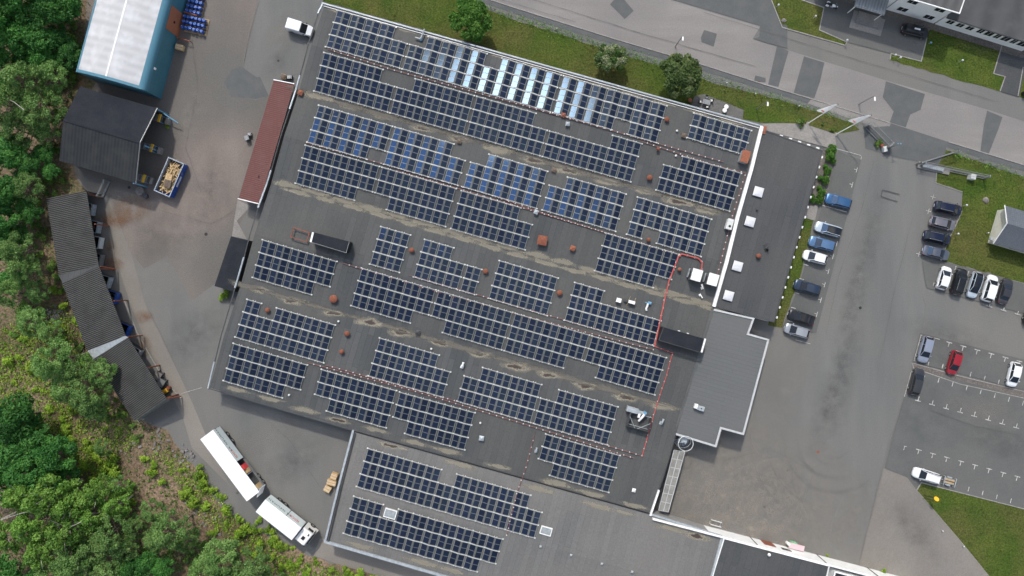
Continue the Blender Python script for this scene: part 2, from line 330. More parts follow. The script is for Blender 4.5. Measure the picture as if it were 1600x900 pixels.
t = M['flag'].node_tree; tr = t.nodes.new('ShaderNodeBsdfTranslucent'); tr.inputs['Color'].default_value = (.95, .95, .95, 1); ms = t.nodes.new('ShaderNodeMixShader'); ms.inputs['Fac'].default_value = .6
t.links.new(t.nodes['Principled BSDF'].outputs['BSDF'], ms.inputs[1]); t.links.new(tr.outputs['BSDF'], ms.inputs[2]); t.links.new(ms.outputs['Shader'], t.nodes['Material Output'].inputs['Surface'])
def m_stain(name, ring, core):
    m = bpy.data.materials.new(name); m.use_nodes = True; t = m.node_tree; L = t.links.new
    b = t.nodes['Principled BSDF']; b.inputs['Roughness'].default_value = .9
    a = t.nodes.new('ShaderNodeAttribute'); a.attribute_name = 'rad'
    c = t.nodes.new('ShaderNodeTexCoord'); n = t.nodes.new('ShaderNodeTexNoise'); n.inputs['Scale'].default_value = 1.3; n.inputs['Detail'].default_value = 6; n.inputs['Roughness'].default_value = .65
    L(c.outputs['Object'], n.inputs['Vector'])
    ma = t.nodes.new('ShaderNodeMath'); ma.operation = 'MULTIPLY_ADD'; ma.inputs[1].default_value = 1.3; ma.inputs[2].default_value = -.62; L(n.outputs['Fac'], ma.inputs[0])
    ad = t.nodes.new('ShaderNodeMath'); ad.operation = 'ADD'; L(a.outputs['Fac'], ad.inputs[0]); L(ma.outputs[0], ad.inputs[1])
    cr = t.nodes.new('ShaderNodeValToRGB'); e = cr.color_ramp.elements
    e[0].position = 0; e[0].color = (*core, 1); e[1].position = 1; e[1].color = (*ring, 1)
    for p, q in ((.34, core), (.46, tuple(.5*x+.04 for x in ring)), (.60, ring), (.68, tuple(.55*x+.03 for x in ring)), (.78, ring)):
        k = e.new(p); k.color = (*q, 1)
    L(ad.outputs[0], cr.inputs['Fac']); L(cr.outputs['Color'], b.inputs['Base Color'])
    al = t.nodes.new('ShaderNodeMapRange'); al.inputs['From Min'].default_value = .92; al.inputs['From Max'].default_value = .40
    al.inputs['To Min'].default_value = 0; al.inputs['To Max'].default_value = .9; L(ad.outputs[0], al.inputs['Value']); L(al.outputs['Result'], b.inputs['Alpha'])
    return m
M['stain_dark'] = m_stain('stain_dark', (.40, .36, .27), (.060, .046, .038))
M['stain_pale'] = m_stain('stain_pale', (.36, .325, .245), (.22, .20, .155))
M['stain_trail'] = m_stain('stain_trail', (.17, .155, .125), (.135, .125, .105))
M['wire'] = mat('wire', (.10, .14, .12), .7)
M['bar'] = mat('bar', (.30, .31, .29), .6, (.22, .23, .21), 3, 1)

# ------------------------------------------------------------------ ground and surfaces
LZ = [0.0]
def sheet(name, px, m, jag=0, z=None):
    if z is None: LZ[0] += .004; z = LZ[0]
    pts = [P(x, y) for x, y in px]
    if jag:                                          # uneven natural edge
        out = []
        for i, a in enumerate(pts):
            b = pts[(i+1)%len(pts)]; n = max(1, int((b-a).length/1.2)); d = (b-a).normalized() if (b-a).length else Vector((1, 0, 0))
            for k in range(n):
                q = a+(b-a)*k/n
                out.append(q+Vector((-d.y, d.x, 0))*random.uniform(-jag, jag) if k else q)
        pts = out
    mb = MB(); mb.v = [(p.x, p.y, z) for p in pts]; n = len(pts)
    A = sum(pts[i].x*pts[(i+1)%n].y-pts[(i+1)%n].x*pts[i].y for i in range(n))
    mb.f = [tuple(range(n)) if A > 0 else tuple(range(n-1, -1, -1))]; mb.m = [0]
    return struct(mb.build(name, m))
mb = MB(); mb.add([(-1500, -1500, 0), (1500, -1500, 0), (1500, 1500, 0), (-1500, 1500, 0)], [(0, 1, 2, 3)])
struct(mb.build('ground', M['asphalt']))
sheet('forest_floor', [(-3000, -2500), (150, -2500), (150, -60), (135, 60), (128, 112), (150, 128), (125, 175), (112, 235), (118, 275), (138, 300), (85, 312), (105, 420),
      (150, 560), (215, 655), (262, 672), (285, 705), (310, 740), (345, 790), (385, 822), (430, 846), (480, 868), (540, 885), (600, 900), (680, 925), (820, 960), (900, 3000), (-3000, 3000)], M['forest_floor'], .35)
sheet('yard', [(150, -200), (420, -200), (405, -10), (398, 25), (380, 105), (350, 128), (362, 150), (400, 156), (420, 150), (371, 310), (392, 322), (362, 370), (340, 440), (300, 470), (262, 400), (225, 420), (205, 395),
      (172, 305), (140, 300), (118, 275), (112, 235), (125, 175), (150, 128), (128, 112)], M['yard'])
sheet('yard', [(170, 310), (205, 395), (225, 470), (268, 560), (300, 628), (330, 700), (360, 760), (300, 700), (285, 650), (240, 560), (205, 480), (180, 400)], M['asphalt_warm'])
sheet('yard', [(350, 128), (362, 109), (376, 104), (400, 106), (420, 150), (400, 155), (361, 151)], M['asphalt_patch'])
sheet('yard', [(400, 20), (500, -30), (505, 5), (470, 115), (430, 122), (400, 120), (380, 106)], M['asphalt'])
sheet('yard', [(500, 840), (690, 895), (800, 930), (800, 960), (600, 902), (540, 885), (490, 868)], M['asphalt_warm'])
sheet('yard', [(370, 345), (392, 322), (371, 312), (362, 372), (388, 378)], M['concrete'])
# north street
sheet('road', [(600, -80), (700, -22), (800, 11), (960, 61), (1100, 102), (1200, 134), (1390, 192), (1482, 222), (1600, 258), (1900, 350), (1900, 280), (1600, 190), (1545, 172), (1385, 126), (1255, 86),
      (1200, 69), (1176, 61), (1188, 41), (1050, 0), (900, -50), (700, -120)], M['road_pink'])
sheet('pavement', [(700, -14), (800, 20), (960, 70), (1100, 111), (1200, 143), (1265, 162), (1390, 201), (1482, 231), (1600, 268), (1900, 360), (1900, 350), (1600, 258), (1482, 222), (1390, 192), (1200, 134), (1100, 102), (960, 61), (800, 11), (700, -22)], M['asphalt_patch'])
sheet('pavement', [(1272, 148), (1392, 192), (1386, 206), (1340, 190), (1262, 162)], M['road_pink'])
sheet('road', [(1387, 197), (1480, 222), (1477, 238), (1466, 258), (1400, 246), (1352, 232), (1350, 200)], M['asphalt_patch'])
for q in ([(1214, 71), (1232, 80), (1216, 136), (1200, 132)], [(1256, 88), (1288, 98), (1281, 128), (1272, 154), (1240, 145)],
          [(1384, 127), (1445, 147), (1438, 172), (1422, 179), (1415, 199), (1390, 191), (1396, 174), (1379, 152)], [(1542, 173), (1566, 183), (1560, 201), (1540, 252), (1530, 248), (1537, 195)],
          [(953, 7), (963, -4), (973, -3), (990, 17), (976, 30)], [(1100, 47), (1120, 53), (1115, 73), (1096, 66), (1095, 59)], [(1180, 118), (1196, 122), (1196, 129), (1178, 126)], [(1188, 30), (1186, 58), (1176, 61), (1230, 76), (1230, 40)]):
    sheet('road_patch', q, M['asphalt_patch'])
sheet('road', [(1050, 0), (1188, 41), (1230, 60), (1205, 0), (1215, -80), (1000, -80)], M['asphalt_patch'])
# forecourt of the office and its lawns
sheet('forecourt', [(1252, 0), (1287, 12), (1280, 47), (1323, 66), (1392, 84), (1439, 96), (1451, 46), (1470, 44), (1330, 5), (1300, -40), (1240, -40)], M['asphalt_dark'])
sheet('path', [(1565, 71), (1552, 115), (1570, 120), (1562, 143), (1592, 152), (1605, 90), (1600, 70)], M['asphalt_black'])
sheet('gravel_strip', [(1290, -24), (1600, 72), (1600, 92), (1452, 46), (1286, -8)], M['gravel'])
GR = {}
def lawn(px, jag=.12):
    o = sheet('lawn', px, M['grass'], jag, z=.03); return o
lawn([(505, -60), (640, -60), (700, -6), (800, 30), (925, 70), (1010, 97), (1130, 134), (1215, 155), (1330, 191), (1343, 203), (1304, 209), (1255, 192), (1212, 192), (1190, 192), (1160, 186), (1162, 172), (1100, 147), (1085, 150), (1080, 166), (505, 2)])
lawn([(1256, 339), (1271, 344), (1248, 440), (1236, 468), (1222, 512), (1200, 508)])
lawn([(1205, -40), (1205, 0), (1222, 43), (1320, 71), (1323, 66), (1280, 47), (1287, 12), (1252, 0), (1240, -40)])
lawn([(1392, 84), (1439, 96), (1451, 46), (1565, 71), (1552, 115), (1570, 120), (1562, 143), (1390, 94)])
lawn([(1598, 105), (1590, 150), (1700, 185), (1700, 105)])
lawn([(1477, 234), (1492, 239), (1605, 279), (1700, 305), (1700, 470), (1600, 442), (1500, 415), (1470, 408), (1480, 380), (1503, 330), (1504, 300), (1462, 286), (1464, 262)], .2)
lawn([(1439, 754), (1600, 795), (1720, 825), (1720, 1050), (1620, 1050), (1545, 900), (1500, 845), (1432, 766)])
# car park surfaces
sheet('car_park', [(1425, 575), (1605, 622), (1800, 670), (1800, 850), (1600, 795), (1439, 754), (1420, 775), (1417, 746), (1382, 731), (1395, 680)], M['asphalt_dark'])
sheet('car_park', [(1440, 408), (1472, 408), (1600, 443), (1800, 500), (1800, 545), (1600, 490), (1447, 450)], M['asphalt_dark'])
sheet('car_park', [(1437, 520), (1600, 562), (1600, 610), (1425, 565)], M['asphalt_dark'])
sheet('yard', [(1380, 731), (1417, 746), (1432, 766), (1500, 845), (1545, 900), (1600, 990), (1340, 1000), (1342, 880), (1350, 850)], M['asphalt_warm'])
sheet('car_park', [(1309, 236), (1345, 250), (1325, 330), (1275, 520), (1222, 512), (1250, 440), (1285, 318)], M['asphalt_dark'])
sheet('median', [(1425, 567), (1440, 569), (1500, 590), (1560, 603), (1610, 615), (1800, 665), (1800, 674), (1600, 621), (1555, 612), (1500, 598), (1440, 578), (1427, 575)], M['gravel'], .1, z=.06)
sheet('path', [(1190, 194), (1212, 193), (1255, 193), (1304, 210), (1307, 235), (1200, 205)], M['concrete'])
sheet('path', [(1259, 322), (1278, 320), (1273, 345), (1256, 340)], M['concrete'])
sheet('planting_bed', [(1285, 234), (1306, 234), (1290, 318), (1262, 320)], M['gravel'])
sheet('patio', [(1085, 150), (1100, 147), (1162, 172), (1159, 187), (1080, 166)], M['paving'], z=.05)
def kerb(px, w=.14, h=.12, name='kerb'):
    mb = MB(); mb.beam([P(x, y) for x, y in px], w, h); return struct(mb.build(name, M['kerb']))
kerb([(700, -22), (800, 11), (960, 61), (1100, 102), (1200, 134), (1390, 192)]); kerb([(1482, 222), (1600, 258), (1900, 350)])
kerb([(1205, -40), (1205, 0), (1222, 43), (1320, 71), (1323, 66), (1280, 47), (1287, 12), (1252, 0)]); kerb([(1390, 94), (1392, 84), (1439, 96), (1451, 46)])
kerb([(1565, 71), (1552, 115), (1570, 120), (1562, 143)]); kerb([(1590, 150), (1598, 105)])
kerb([(1432, 766), (1439, 754), (1600, 795), (1720, 825)]); kerb([(1432, 766), (1500, 845), (1545, 900), (1620, 1050)], .1, .08)
kerb([(1504, 300), (1462, 286), (1464, 262)], .1, .08); kerb([(1503, 330), (1480, 380), (1470, 408), (1600, 443)], .1, .05)
kerb([(1427, 575), (1425, 567), (1500, 588), (1610, 614)], .12, .1); kerb([(1427, 575), (1500, 600), (1600, 622)], .12, .1)
kerb([(195, 470), (215, 520), (240, 565), (262, 600), (283, 622)], .15, .12); kerb([(1320, 50), (1345, 62)], .1, .05)
def m_soft(name, c, a_):
    m = bpy.data.materials.new(name); m.use_nodes = True; t = m.node_tree; L = t.links.new; b = t.nodes['Principled BSDF']; b.inputs['Roughness'].default_value = .9; b.inputs['Base Color'].default_value = (*c, 1)
    a = t.nodes.new('ShaderNodeAttribute'); a.attribute_name = 'rad'; co = t.nodes.new('ShaderNodeTexCoord'); n = t.nodes.new('ShaderNodeTexNoise'); n.inputs['Scale'].default_value = .55; n.inputs['Detail'].default_value = 7; n.inputs['Roughness'].default_value = .6; L(co.outputs['Object'], n.inputs['Vector'])
    s = t.nodes.new('ShaderNodeMath'); s.operation = 'SUBTRACT'; s.inputs[0].default_value = 1; L(a.outputs['Fac'], s.inputs[1]); p = t.nodes.new('ShaderNodeMath'); p.operation = 'MULTIPLY'; L(s.outputs[0], p.inputs[0])
    r = t.nodes.new('ShaderNodeMapRange'); r.inputs['From Min'].default_value = .3; r.inputs['From Max'].default_value = .7; r.inputs['To Max'].default_value = a_*1.6; L(n.outputs['Fac'], r.inputs['Value']); L(r.outputs['Result'], p.inputs[1]); L(p.outputs[0], b.inputs['Alpha']); return m
m_wm = m_soft('ground_warm', (.27, .24, .20), .65); m_rs = m_soft('ground_rust', (.20, .11, .06), .55); m_ws = m_soft('ground_pale', (.26, .24, .21), .35); m_os = m_soft('ground_oil', (.08, .08, .075), .22)
def spill(x, y, l, w, m, rz=0):
    n = 24; c = P(x, y); LZ[0] += .0005; vs = []; rad = []
    for j in range(4):
        for q in range(n): a = 6.2832*q/n; X, Y = math.cos(a)*l*j/3, math.sin(a)*w*j/3; vs.append((c.x+X*math.cos(rz)-Y*math.sin(rz), c.y+X*math.sin(rz)+Y*math.cos(rz), LZ[0]+.006)); rad.append(j/3)
    mb = MB(); mb.add(vs, [(j*n+q, (j+1)*n+q, (j+1)*n+(q+1) % n, j*n+(q+1) % n) for j in range(3) for q in range(n)]); o = struct(mb.build('ground_stain', m)); at = o.data.attributes.new('rad', 'FLOAT', 'POINT'); at.data.foreach_set('value', rad)
for x, y, l, w, m, rz in ((170, 395, 1.6, 3, m_rs, 0), (178, 415, 2, 1.5, m_rs, 0), (226, 540, 1.5, 2, m_rs, .3), (220, 552, 1.6, 1.2, m_rs, 0), (225, 495, 2, 1.4, m_rs, 0), (175, 345, 3.5, 2, m_rs, 0), (183, 314, 1.2, .5, m_ws, 0), (190, 305, 3, 2, m_ws, 0), (200, 330, 5, 3, m_rs, .4),
        (1150, 790, 30, 17, m_wm, -.28), (255, 370, 9, 5, m_os, .3), (330, 300, 8, 4, m_os, 1.2), (300, 180, 9, 5, m_ws, 1), (280, 420, 10, 6, m_ws, .5), (310, 520, 8, 5, m_os, .8), (1090, 800, 9, 4, m_ws, -.3), (1230, 610, 12, 5, m_ws, 1.2), (1180, 770, 10, 5, m_ws, .4), (1290, 640, 10, 3, m_os, 1.3), (1350, 400, 14, 3, m_os, 1.3), (1320, 560, 16, 3, m_os, 1.4),
        (1480, 525, 10, 3, m_os, -.3), (1530, 640, 8, 3, m_ws, -.2), (1560, 690, 9, 3, m_os, -.3), (1530, 70, 3, 2, m_os, 0), (430, 100, 4, 2, m_os, 1), (440, 55, 5, 3, m_ws, 1), (460, 720, 8, 4, m_os, .6), (420, 680, 8, 3, m_ws, .4), (1330, 810, 7, 3, m_ws, 1.2), (1430, 830, 8, 3, m_os, -.9)): spill(x, y, l, w, m, rz)
mb = MB()
def joint(*px, w=.05):
    pts = [P(x, y) for x, y in px]; z = LZ[0]+.012
    for a, b in zip(pts[:-1], pts[1:]):
        n = max(1, int((b-a).length/1.5)); d = (b-a).normalized(); s = Vector((-d.y, d.x, 0)); prev = a
        for i in range(1, n+1):
            q = a+(b-a)*i/n+s*random.uniform(-.05, .05)*(i < n); u = w*random.uniform(.4, 1); mb.add([(prev-s*u/2)[:2]+(z,), (q-s*u/2)[:2]+(z,), (q+s*u/2)[:2]+(z,), (prev+s*u/2)[:2]+(z,)], [(3, 2, 1, 0)]); prev = q
joint((1241, 732), (1230, 770), (1220, 806)); joint((1262, 757), (1248, 815)); joint((1200, 805), (1245, 820), (1290, 835)); joint((1392, 680), (1378, 735), (1345, 870), w=.08); joint((1440, 455), (1448, 480), (1440, 520)); joint((1240, 770), (1160, 740), (1100, 752))
joint((225, 470), (262, 545), (292, 600), (318, 650), (328, 690)); joint((262, 480), (285, 545)); joint((405, 0), (388, 60), (380, 105), w=.08)
struct(mb.build('paving_joint', mat('joint_pale', (.21, .20, .185), .9, (.14, .14, .13), 2, 1)))
mb = MB()
joint((1205, 165), (1330, 203), (1480, 250), w=.04); joint((820, -5), (1000, 52), (1180, 104), w=.07); joint((1100, 20), (1300, 82), (1560, 160), w=.06); joint((650, -40), (900, 35), w=.05); joint((1290, 520), (1310, 430), (1345, 330), (1365, 250), w=.06); joint((1375, 560), (1400, 440), (1425, 340), w=.05)
joint((300, 60), (310, 140), (290, 230), (315, 300), w=.05); joint((255, 330), (330, 350), (365, 330), w=.05); joint((400, 640), (455, 690), (500, 760), w=.05); joint((1130, 720), (1200, 700), (1280, 740), w=.05); joint((1450, 640), (1520, 665), (1590, 680), w=.06)
struct(mb.build('paving_crack', mat('joint_dark', (.07, .07, .068), .9, (.10, .10, .098), 2, 1)))
# drain covers and manholes
def manhole(x, y, r=.38, m='rust', lab='', nm='manhole_cover', cat='manhole cover'):
    mb = MB(); mb.cyl((0, 0, 0), r, .035, 16); mb.cyl((0, 0, .035), r*.82, .008, 16)
    o = mb.build(nm, M[m]); o.location = P(x, y)+Vector((0, 0, .008)); tag(o, lab, cat)
m_cover = mat('cover_iron', (.20, .17, .145), .8, (.14, .12, .105), 6, 1); M['cover'] = m_cover
manhole(967, 9, .45, 'cover', 'round manhole cover on the two-cover road patch, upper left one'); manhole(975, 16, .45, 'cover', 'round manhole cover on the two-cover road patch, lower right one')
manhole(1108, 59, .42, 'cover', 'round manhole cover alone in the small dark road patch'); manhole(1186, 127, .25, 'rust', 'small rusty drain cover at the road kerb', 'drain_cover', 'drain')
manhole(1344, 481, .25, 'black', 'small dark drain in the middle of the asphalt yard beside the cars', 'drain_cover', 'drain'); manhole(1278, 706, .27, 'rust', 'brownish drain cover in the curved tyre marks', 'drain_cover', 'drain')
manhole(1230, 735, .16, 'black', 'tiny dark drain left of the curved tyre marks', 'drain_cover', 'drain'); manhole(322, 366, .28, 'black', 'dark drain in the west yard left of the black flat roof', 'drain_cover', 'drain')
manhole(202, 293, .25, 'black', 'dark drain below the gabled storage shed', 'drain_cover', 'drain'); manhole(1209, 53, .2, 'rust', 'small rusty drain on the grey street beside the lawn corner', 'drain_cover', 'drain')
manhole(435, 95, .2, 'black', 'small drain below the white van', 'drain_cover', 'drain'); manhole(1194, 792, .2, 'black', 'small drain in the lower yard near the white wall', 'drain_cover', 'drain')
# parking marks: one painted layer
mb = MB()
U = Vector((math.cos(math.radians(15.4)), -math.sin(math.radians(15.4)), 0)); V = Vector((-U.y*-1, U.x, 0)); V = Vector((math.sin(math.radians(15.4)), math.cos(math.radians(15.4)), 0))
def mark(c, d, l, w=.1):
    s = Vector((-d.y, d.x, 0)); z = Vector((0, 0, LZ[0]+.008))
    mb.add([c+z-d*l/2-s*w/2, c+z+d*l/2-s*w/2, c+z+d*l/2+s*w/2, c+z-d*l/2+s*w/2], [(0, 1, 2, 3)])
def tmark(x, y, up=-1, l=1.0, stem=.7):
    c = P(x, y); mark(c, U, l, .12); mark(c+V*up*(.06+stem/2), V, stem, .12)
for i in range(6): tmark(1482.5+21.9*i, 535+5.85*i)
for x, y in ((1472, 572), (1515.7, 584.5), (1537.5, 590.7), (1559.5, 596.7)): mark(P(x, y), V, .8, .12)
for i in range(8): mark(P(1465.7+21.95*i, 594+5.95*i), V, .8, .12)
for i in range(9): tmark(1433.5+21.9*i, 626+6*i, 1)
for i in range(9): tmark(1435+21.95*i, 702.5+5.95*i, -1)
for i in range(6): mark(P(1512.5+22*i, 763.7+6.1*i), V, .8, .12)
mark(P(1433, 543), V, 4.6, .08); mark(P(1418, 599), V, 4.6, .08); mark(P(1414, 697), U, .5, .08); mark(P(1412, 700), V, .7, .08)
mark(P(1463, 529), U, 1, .08); mark(P(1450, 568), V, .7, .1); mark(P(1444, 588), V, .3, .08); mark(P(1439, 524), U, .4, .08)
mark(P(1326, 238), U, 4.2, .09); mark(P(1303, 326), U, 4.4, .09); mark(P(1345, 247), V, .5, .08)
for x, y in ((1338, 266), (1331, 289), (1307, 381), (1301, 401), (1294, 424), (1288, 445), (1282, 469), (1276, 491)): mark(P(x, y), V, .9, .1); mark(P(x-2, y-1), U, .5, .08)
for x, y in ((1259, 414), (1252, 436), (1245, 458), (1239, 481), (1234, 502)): mark(P(x, y), U, .8, .1)
mark(P(1254, 534), U, 2.6, .08)
for x, y in ((1457, 308), (1450, 330), (1435, 397)): mark(P(x, y), U, .9, .08); mark(P(x, y), V, .9, .08)
mark(P(1459, 403), U, 3.6, .08); mark(P(1464, 435), V, 3.6, .08); mark(P(1492, 419), V, .8, .1); mark(P(1512, 427), V, .8, .1)
for x, y in ((1545, 479), (1567, 485), (1589, 491)): tmark(x, y, 1, 1.0, .5)
mark(P(1458, 444), V, .6, .1); mark(P(300, 610), Vector((.96, .28, 0)), 3.6, .05)
struct(mb.build('parking_markings', M['white_line']))
# tyre scrub arcs and induction loop cut into the asphalt
mb = MB()
def arc(cx, cy, r, a0, a1, w):
    n = 24; c = P(cx, cy); z = LZ[0]+.004; vs = []
    for i in range(n+1):
        a = math.radians(a0+(a1-a0)*i/n); k = (w*(1-abs(2*i/n-1)**3)/2+.005)*.55
        for q in (r-k, r+k): vs.append((c.x+math.cos(a)*q, c.y+math.sin(a)*q, z))
    mb.add(vs, [(2*i, 2*i+1, 2*i+3, 2*i+2) for i in range(n)])
m_scrub = mat('scrub', (.100, .101, .098), .9, (.15, .15, .145), 1.2, 1)
for r, a0, a1 in ((6.2, 165, 290), (6.5, 185, 300), (4.2, 170, 280), (8.6, 150, 300), (8.9, 200, 330), (11.5, 160, 290), (14.2, 170, 260), (3, 220, 330)): arc(1303, 688, r, a0, a1, .10)
struct(mb.build('tyre_marks', m_scrub))
mb = MB()
for a, b in (((1378, 297), (1391, 300)), ((1391, 300), (1405, 304)), ((1376, 307), (1388, 311)), ((1388, 311), (1402, 315)), ((1378, 297), (1376, 307))):
    A, B = P(*a), P(*b); d = (B-A).normalized(); s = Vector((-d.y, d.x, 0))*.06; z = Vector((0, 0, LZ[0]+.008)); mb.add([A-s+z, B-s+z, B+s+z, A+s+z], [(0, 1, 2, 3)])
struct(mb.build('loop_cut', M['asphalt_black']))

# ------------------------------------------------------------------ the factory
VL = [-36.9, -29.3, -21.5, -13.7, -5.4, 3.1, 11.7, 20.6, 29.6, 39.2, 48.6]        # folds across the roof, edge / ridge / valley ...
VZ = [3.45, 3.95, 3.4, 3.95, 3.4, 3.95, 3.4, 3.95, 3.4, 3.95, 3.5]
def vcoord(x, y): return -x*ST-y*CT
def roofz(x, y):
    v = vcoord(x, y)
    return float(np.interp(v, VL, VZ))
def clip(poly, v0, keep_greater):
    out = []
    for i in range(len(poly)):
        a, b = poly[i], poly[(i+1)%len(poly)]; da, db = vcoord(*a)-v0, vcoord(*b)-v0
        if not keep_greater: da, db = -da, -db
        if da >= 0: out.append(a)
        if (da > 0 and db < 0) or (da < 0 and db > 0):
            t = da/(da-db); out.append((a[0]+(b[0]-a[0])*t, a[1]+(b[1]-a[1])*t))
    return out
def folded(poly, zoff=0.0):
    m = MB()
    cuts = [-1e3]+VL[1:-1]+[1e3]
    for a, b in zip(cuts[:-1], cuts[1:]):
        q = clip(clip(poly, a, True), b, False)
        if len(q) < 3: continue
        A = sum(q[i][0]*q[(i+1)%len(q)][1]-q[(i+1)%len(q)][0]*q[i][1] for i in range(len(q)))
        if abs(A) < .01: continue
        if A < 0: q = q[::-1]
        m.add([(x, y, roofz(x, y)+zoff) for x, y in q], [tuple(range(len(q)))])
    return m
def densify(pts, closed=False):
    out = []
    seg = list(zip(pts, pts[1:]+pts[:1])) if closed else list(zip(pts[:-1], pts[1:]))
    for a, b in seg:
        ts = [0.0]; va, vb = vcoord(*a), vcoord(*b)
        for v in VL[1:-1]:
            if (va-v)*(vb-v) < -1e-6: ts.append((v-va)/(vb-va))
        for t in sorted(ts): out.append((a[0]+(b[0]-a[0])*t, a[1]+(b[1]-a[1])*t))
    if not closed: out.append(pts[-1])
    return out
def px2(l, h=3.6): return [(P(x, y, h).x, P(x, y, h).y) for x, y in l]
MAIN = px2([(507, 7), (1189, 199), (1115, 478), (1058, 668), (1018, 803), (552, 673), (327, 606)])
WING = px2([(552, 673.5), (1018, 803.5), (1128, 838), (1078, 1012), (508, 846)])
def walls(poly, mb, top, skip=()):
    d = densify(poly, True)
    for i in range(len(d)):
        a, b = d[i], d[(i+1)%len(d)]
        mb.add([(a[0], a[1], -.05), (b[0], b[1], -.05), (b[0], b[1], top(*b)), (a[0], a[1], top(*a))], [(0, 1, 2, 3), (3, 2, 1, 0)][:1])
fac = thing('factory_building', 'large dark folded-roof factory hall carrying the rows of solar panels', 'building', P(760, 400))
mb = MB(); walls(MAIN, mb, lambda x, y: roofz(x, y)-.02); mb.build('wall', M['dark_clad'], fac)
mb = folded(MAIN); roof_main = mb.build('roof', M['felt'], fac)
def coping(px, w, h, m, parent, name='coping', z=0.0, hh=3.6):
    pts = densify(px2(px, hh)); mb = MB(); mb.beam([(x, y, roofz(x, y)+z) for x, y in pts], w, h); return mb.build(name, M[m], parent)
coping([(503, 5), (1191, 197.5)], .22, .32, 'galv', fac); coping([(506, 9.5), (1186, 200)], .09, .18, 'white', fac)
coping([(1190, 198), (1115, 479)], .55, .34, 'white', fac)
for q in ([(505, 5), (497, 22)], [(469, 118), (453, 171)], [(424, 166+100), (404, 325)], [(382, 402), (367, 450)], [(336, 565), (325, 607)]): coping(q, .22, .28, 'galv', fac)
coping([(497, 22), (469, 118)], .14, .12, 'dark_clad', fac); coping([(453, 171), (424, 266)], .14, .12, 'dark_clad', fac); coping([(404, 325), (382, 402)], .14, .12, 'dark_clad', fac); coping([(367, 450), (336, 565)], .14, .12, 'dark_clad', fac)
coping([(325, 607), (552, 673)], .16, .10, 'dark_clad', fac); coping([(1029, 765), (1016, 806)], .3, .3, 'white', fac); coping([(1056, 678), (1030, 764)], .12, .08, 'dark_clad', fac)
coping([(1114, 482), (1058, 668)], .5, .06, 'asphalt_patch', fac, 'flashing')
wing = thing('south_wing', 'paler grey low wing of the factory with two skylights and the lowest solar panels', 'building', P(800, 850))
mb = MB(); walls(WING, mb, lambda x, y: roofz(x, y)-.02); mb.build('wall', M['grey_wall'], wing)
wing_roof = folded(WING, -.01).build('roof', M['felt_wing_lit'], wing)
coping([(552, 672), (508, 847)], .34, .30, 'galv', wing); coping([(555, 677), (513, 846)], .12, .34, 'dark_clad', wing)
coping([(508, 846), (690, 899), (900, 960), (1078, 1012)], .42, .30, 'galv', wing)
coping([(1018, 804), (1128, 838)], .3, .30, 'galv', wing); coping([(1129, 838), (1078, 1012)], .42, .30, 'galv', wing)
mb = MB(); mb.beam([(x, y, roofz(x, y)+.02) for x, y in densify(px2([(552, 674), (1018, 804)]))], .16, .06); mb.build('gutter', M['black'], wing)
# drying-pond stains, each lies in its roof's own surface
def stain(c, hl, hw, parent, m, rz=None, hh=3.45, skew=0.0):
    n = 40; k = 4; cc = P(c[0], c[1], hh); vs = []; rad = []; a0 = -(TH if rz is None else rz)
    ph = random.uniform(0, 6)
    for j in range(k+1):
        for i in range(n):
            a = 2*math.pi*i/n; r = j/k*(1+.10*math.sin(3*a+ph)+.06*math.sin(5*a+2*ph))
            x, y = math.cos(a)*hl*r, math.sin(a)*hw*r; x += skew*y
            X = cc.x+x*math.cos(a0)-y*math.sin(a0); Y = cc.y+x*math.sin(a0)+y*math.cos(a0)
            vs.append((X, Y, roofz(X, Y)+.012+.0005*(STN[0] % 5))); rad.append(j/k)
    fs = [(j*n+i, j*n+(i+1)%n, (j+1)*n+(i+1)%n, (j+1)*n+i) for j in range(k) for i in range(n)]
    fs = [f[::-1] for f in fs]
    STN[0] += 1
    mb = MB(); mb.add(vs, fs); o = mb.build('water_stain', M[m], parent)
    at = o.data.attributes.new('rad', 'FLOAT', 'POINT'); at.data.foreach_set('value', rad)
STN = [0]; K = .1054
for v0, xa, xb in ((209, 490, 1125), (537, 385, 1055)):
    x = xa
    while x < xb: stain((x, v0+(x-700)*.285), random.uniform(38, 70)*K, random.uniform(4, 8)*K, fac, 'stain_trail', math.radians(15.5), skew=.4); x += random.uniform(40, 70)
for i in range(14): stain((random.uniform(450, 1050), random.uniform(100, 700)), random.uniform(8, 30)*K, random.uniform(3, 8)*K, fac, 'stain_trail', math.radians(random.choice((16, 106, 30))), hh=3.7) if False else None
for x, y, l, d in ((500, 152.5, 28, 0), (547.5, 166, 26, 1), (601, 182, 26, 1), (662, 200, 26, 1), (717, 216, 22, 1), (780, 234, 22, 0), (835, 250, 24, 1), (887, 265, 26, 1), (950, 284, 26, 0), (1010, 300, 28, 0), (1060, 316, 27, 1), (1105, 330, 26, 0),
                   (405, 453, 24, 1), (457, 469, 25, 1), (519, 489, 22, 1), (575, 504, 24, 1), (631, 520, 22, 1), (691, 537, 26, 1), (749, 554, 26, 1), (808, 572, 26, 1), (855, 585, 24, 1), (915, 602, 26, 1), (978, 620, 26, 1), (1035, 636, 28, 0)):
    l *= random.uniform(.8, 1.2); stain((x+random.uniform(-2, 2), y+random.uniform(-1.5, 1.5)), l*K*1.1, random.uniform(6.5, 9.5)*K, fac, 'stain_dark' if d else 'stain_pale', math.radians(13), skew=.7)
for i in range(16):
    x = 450+43*i
    if x > 1105: break
    y = 286+(x-430)*.283
    stain((x, y-3+random.uniform(-1, 1)), 30*K, 6.5*K, fac, 'stain_pale', math.radians(14), skew=.6); stain((x+16, y+9+random.uniform(-1, 1)), 30*K, 5.0*K, fac, 'stain_pale', math.radians(15.5), skew=.6)
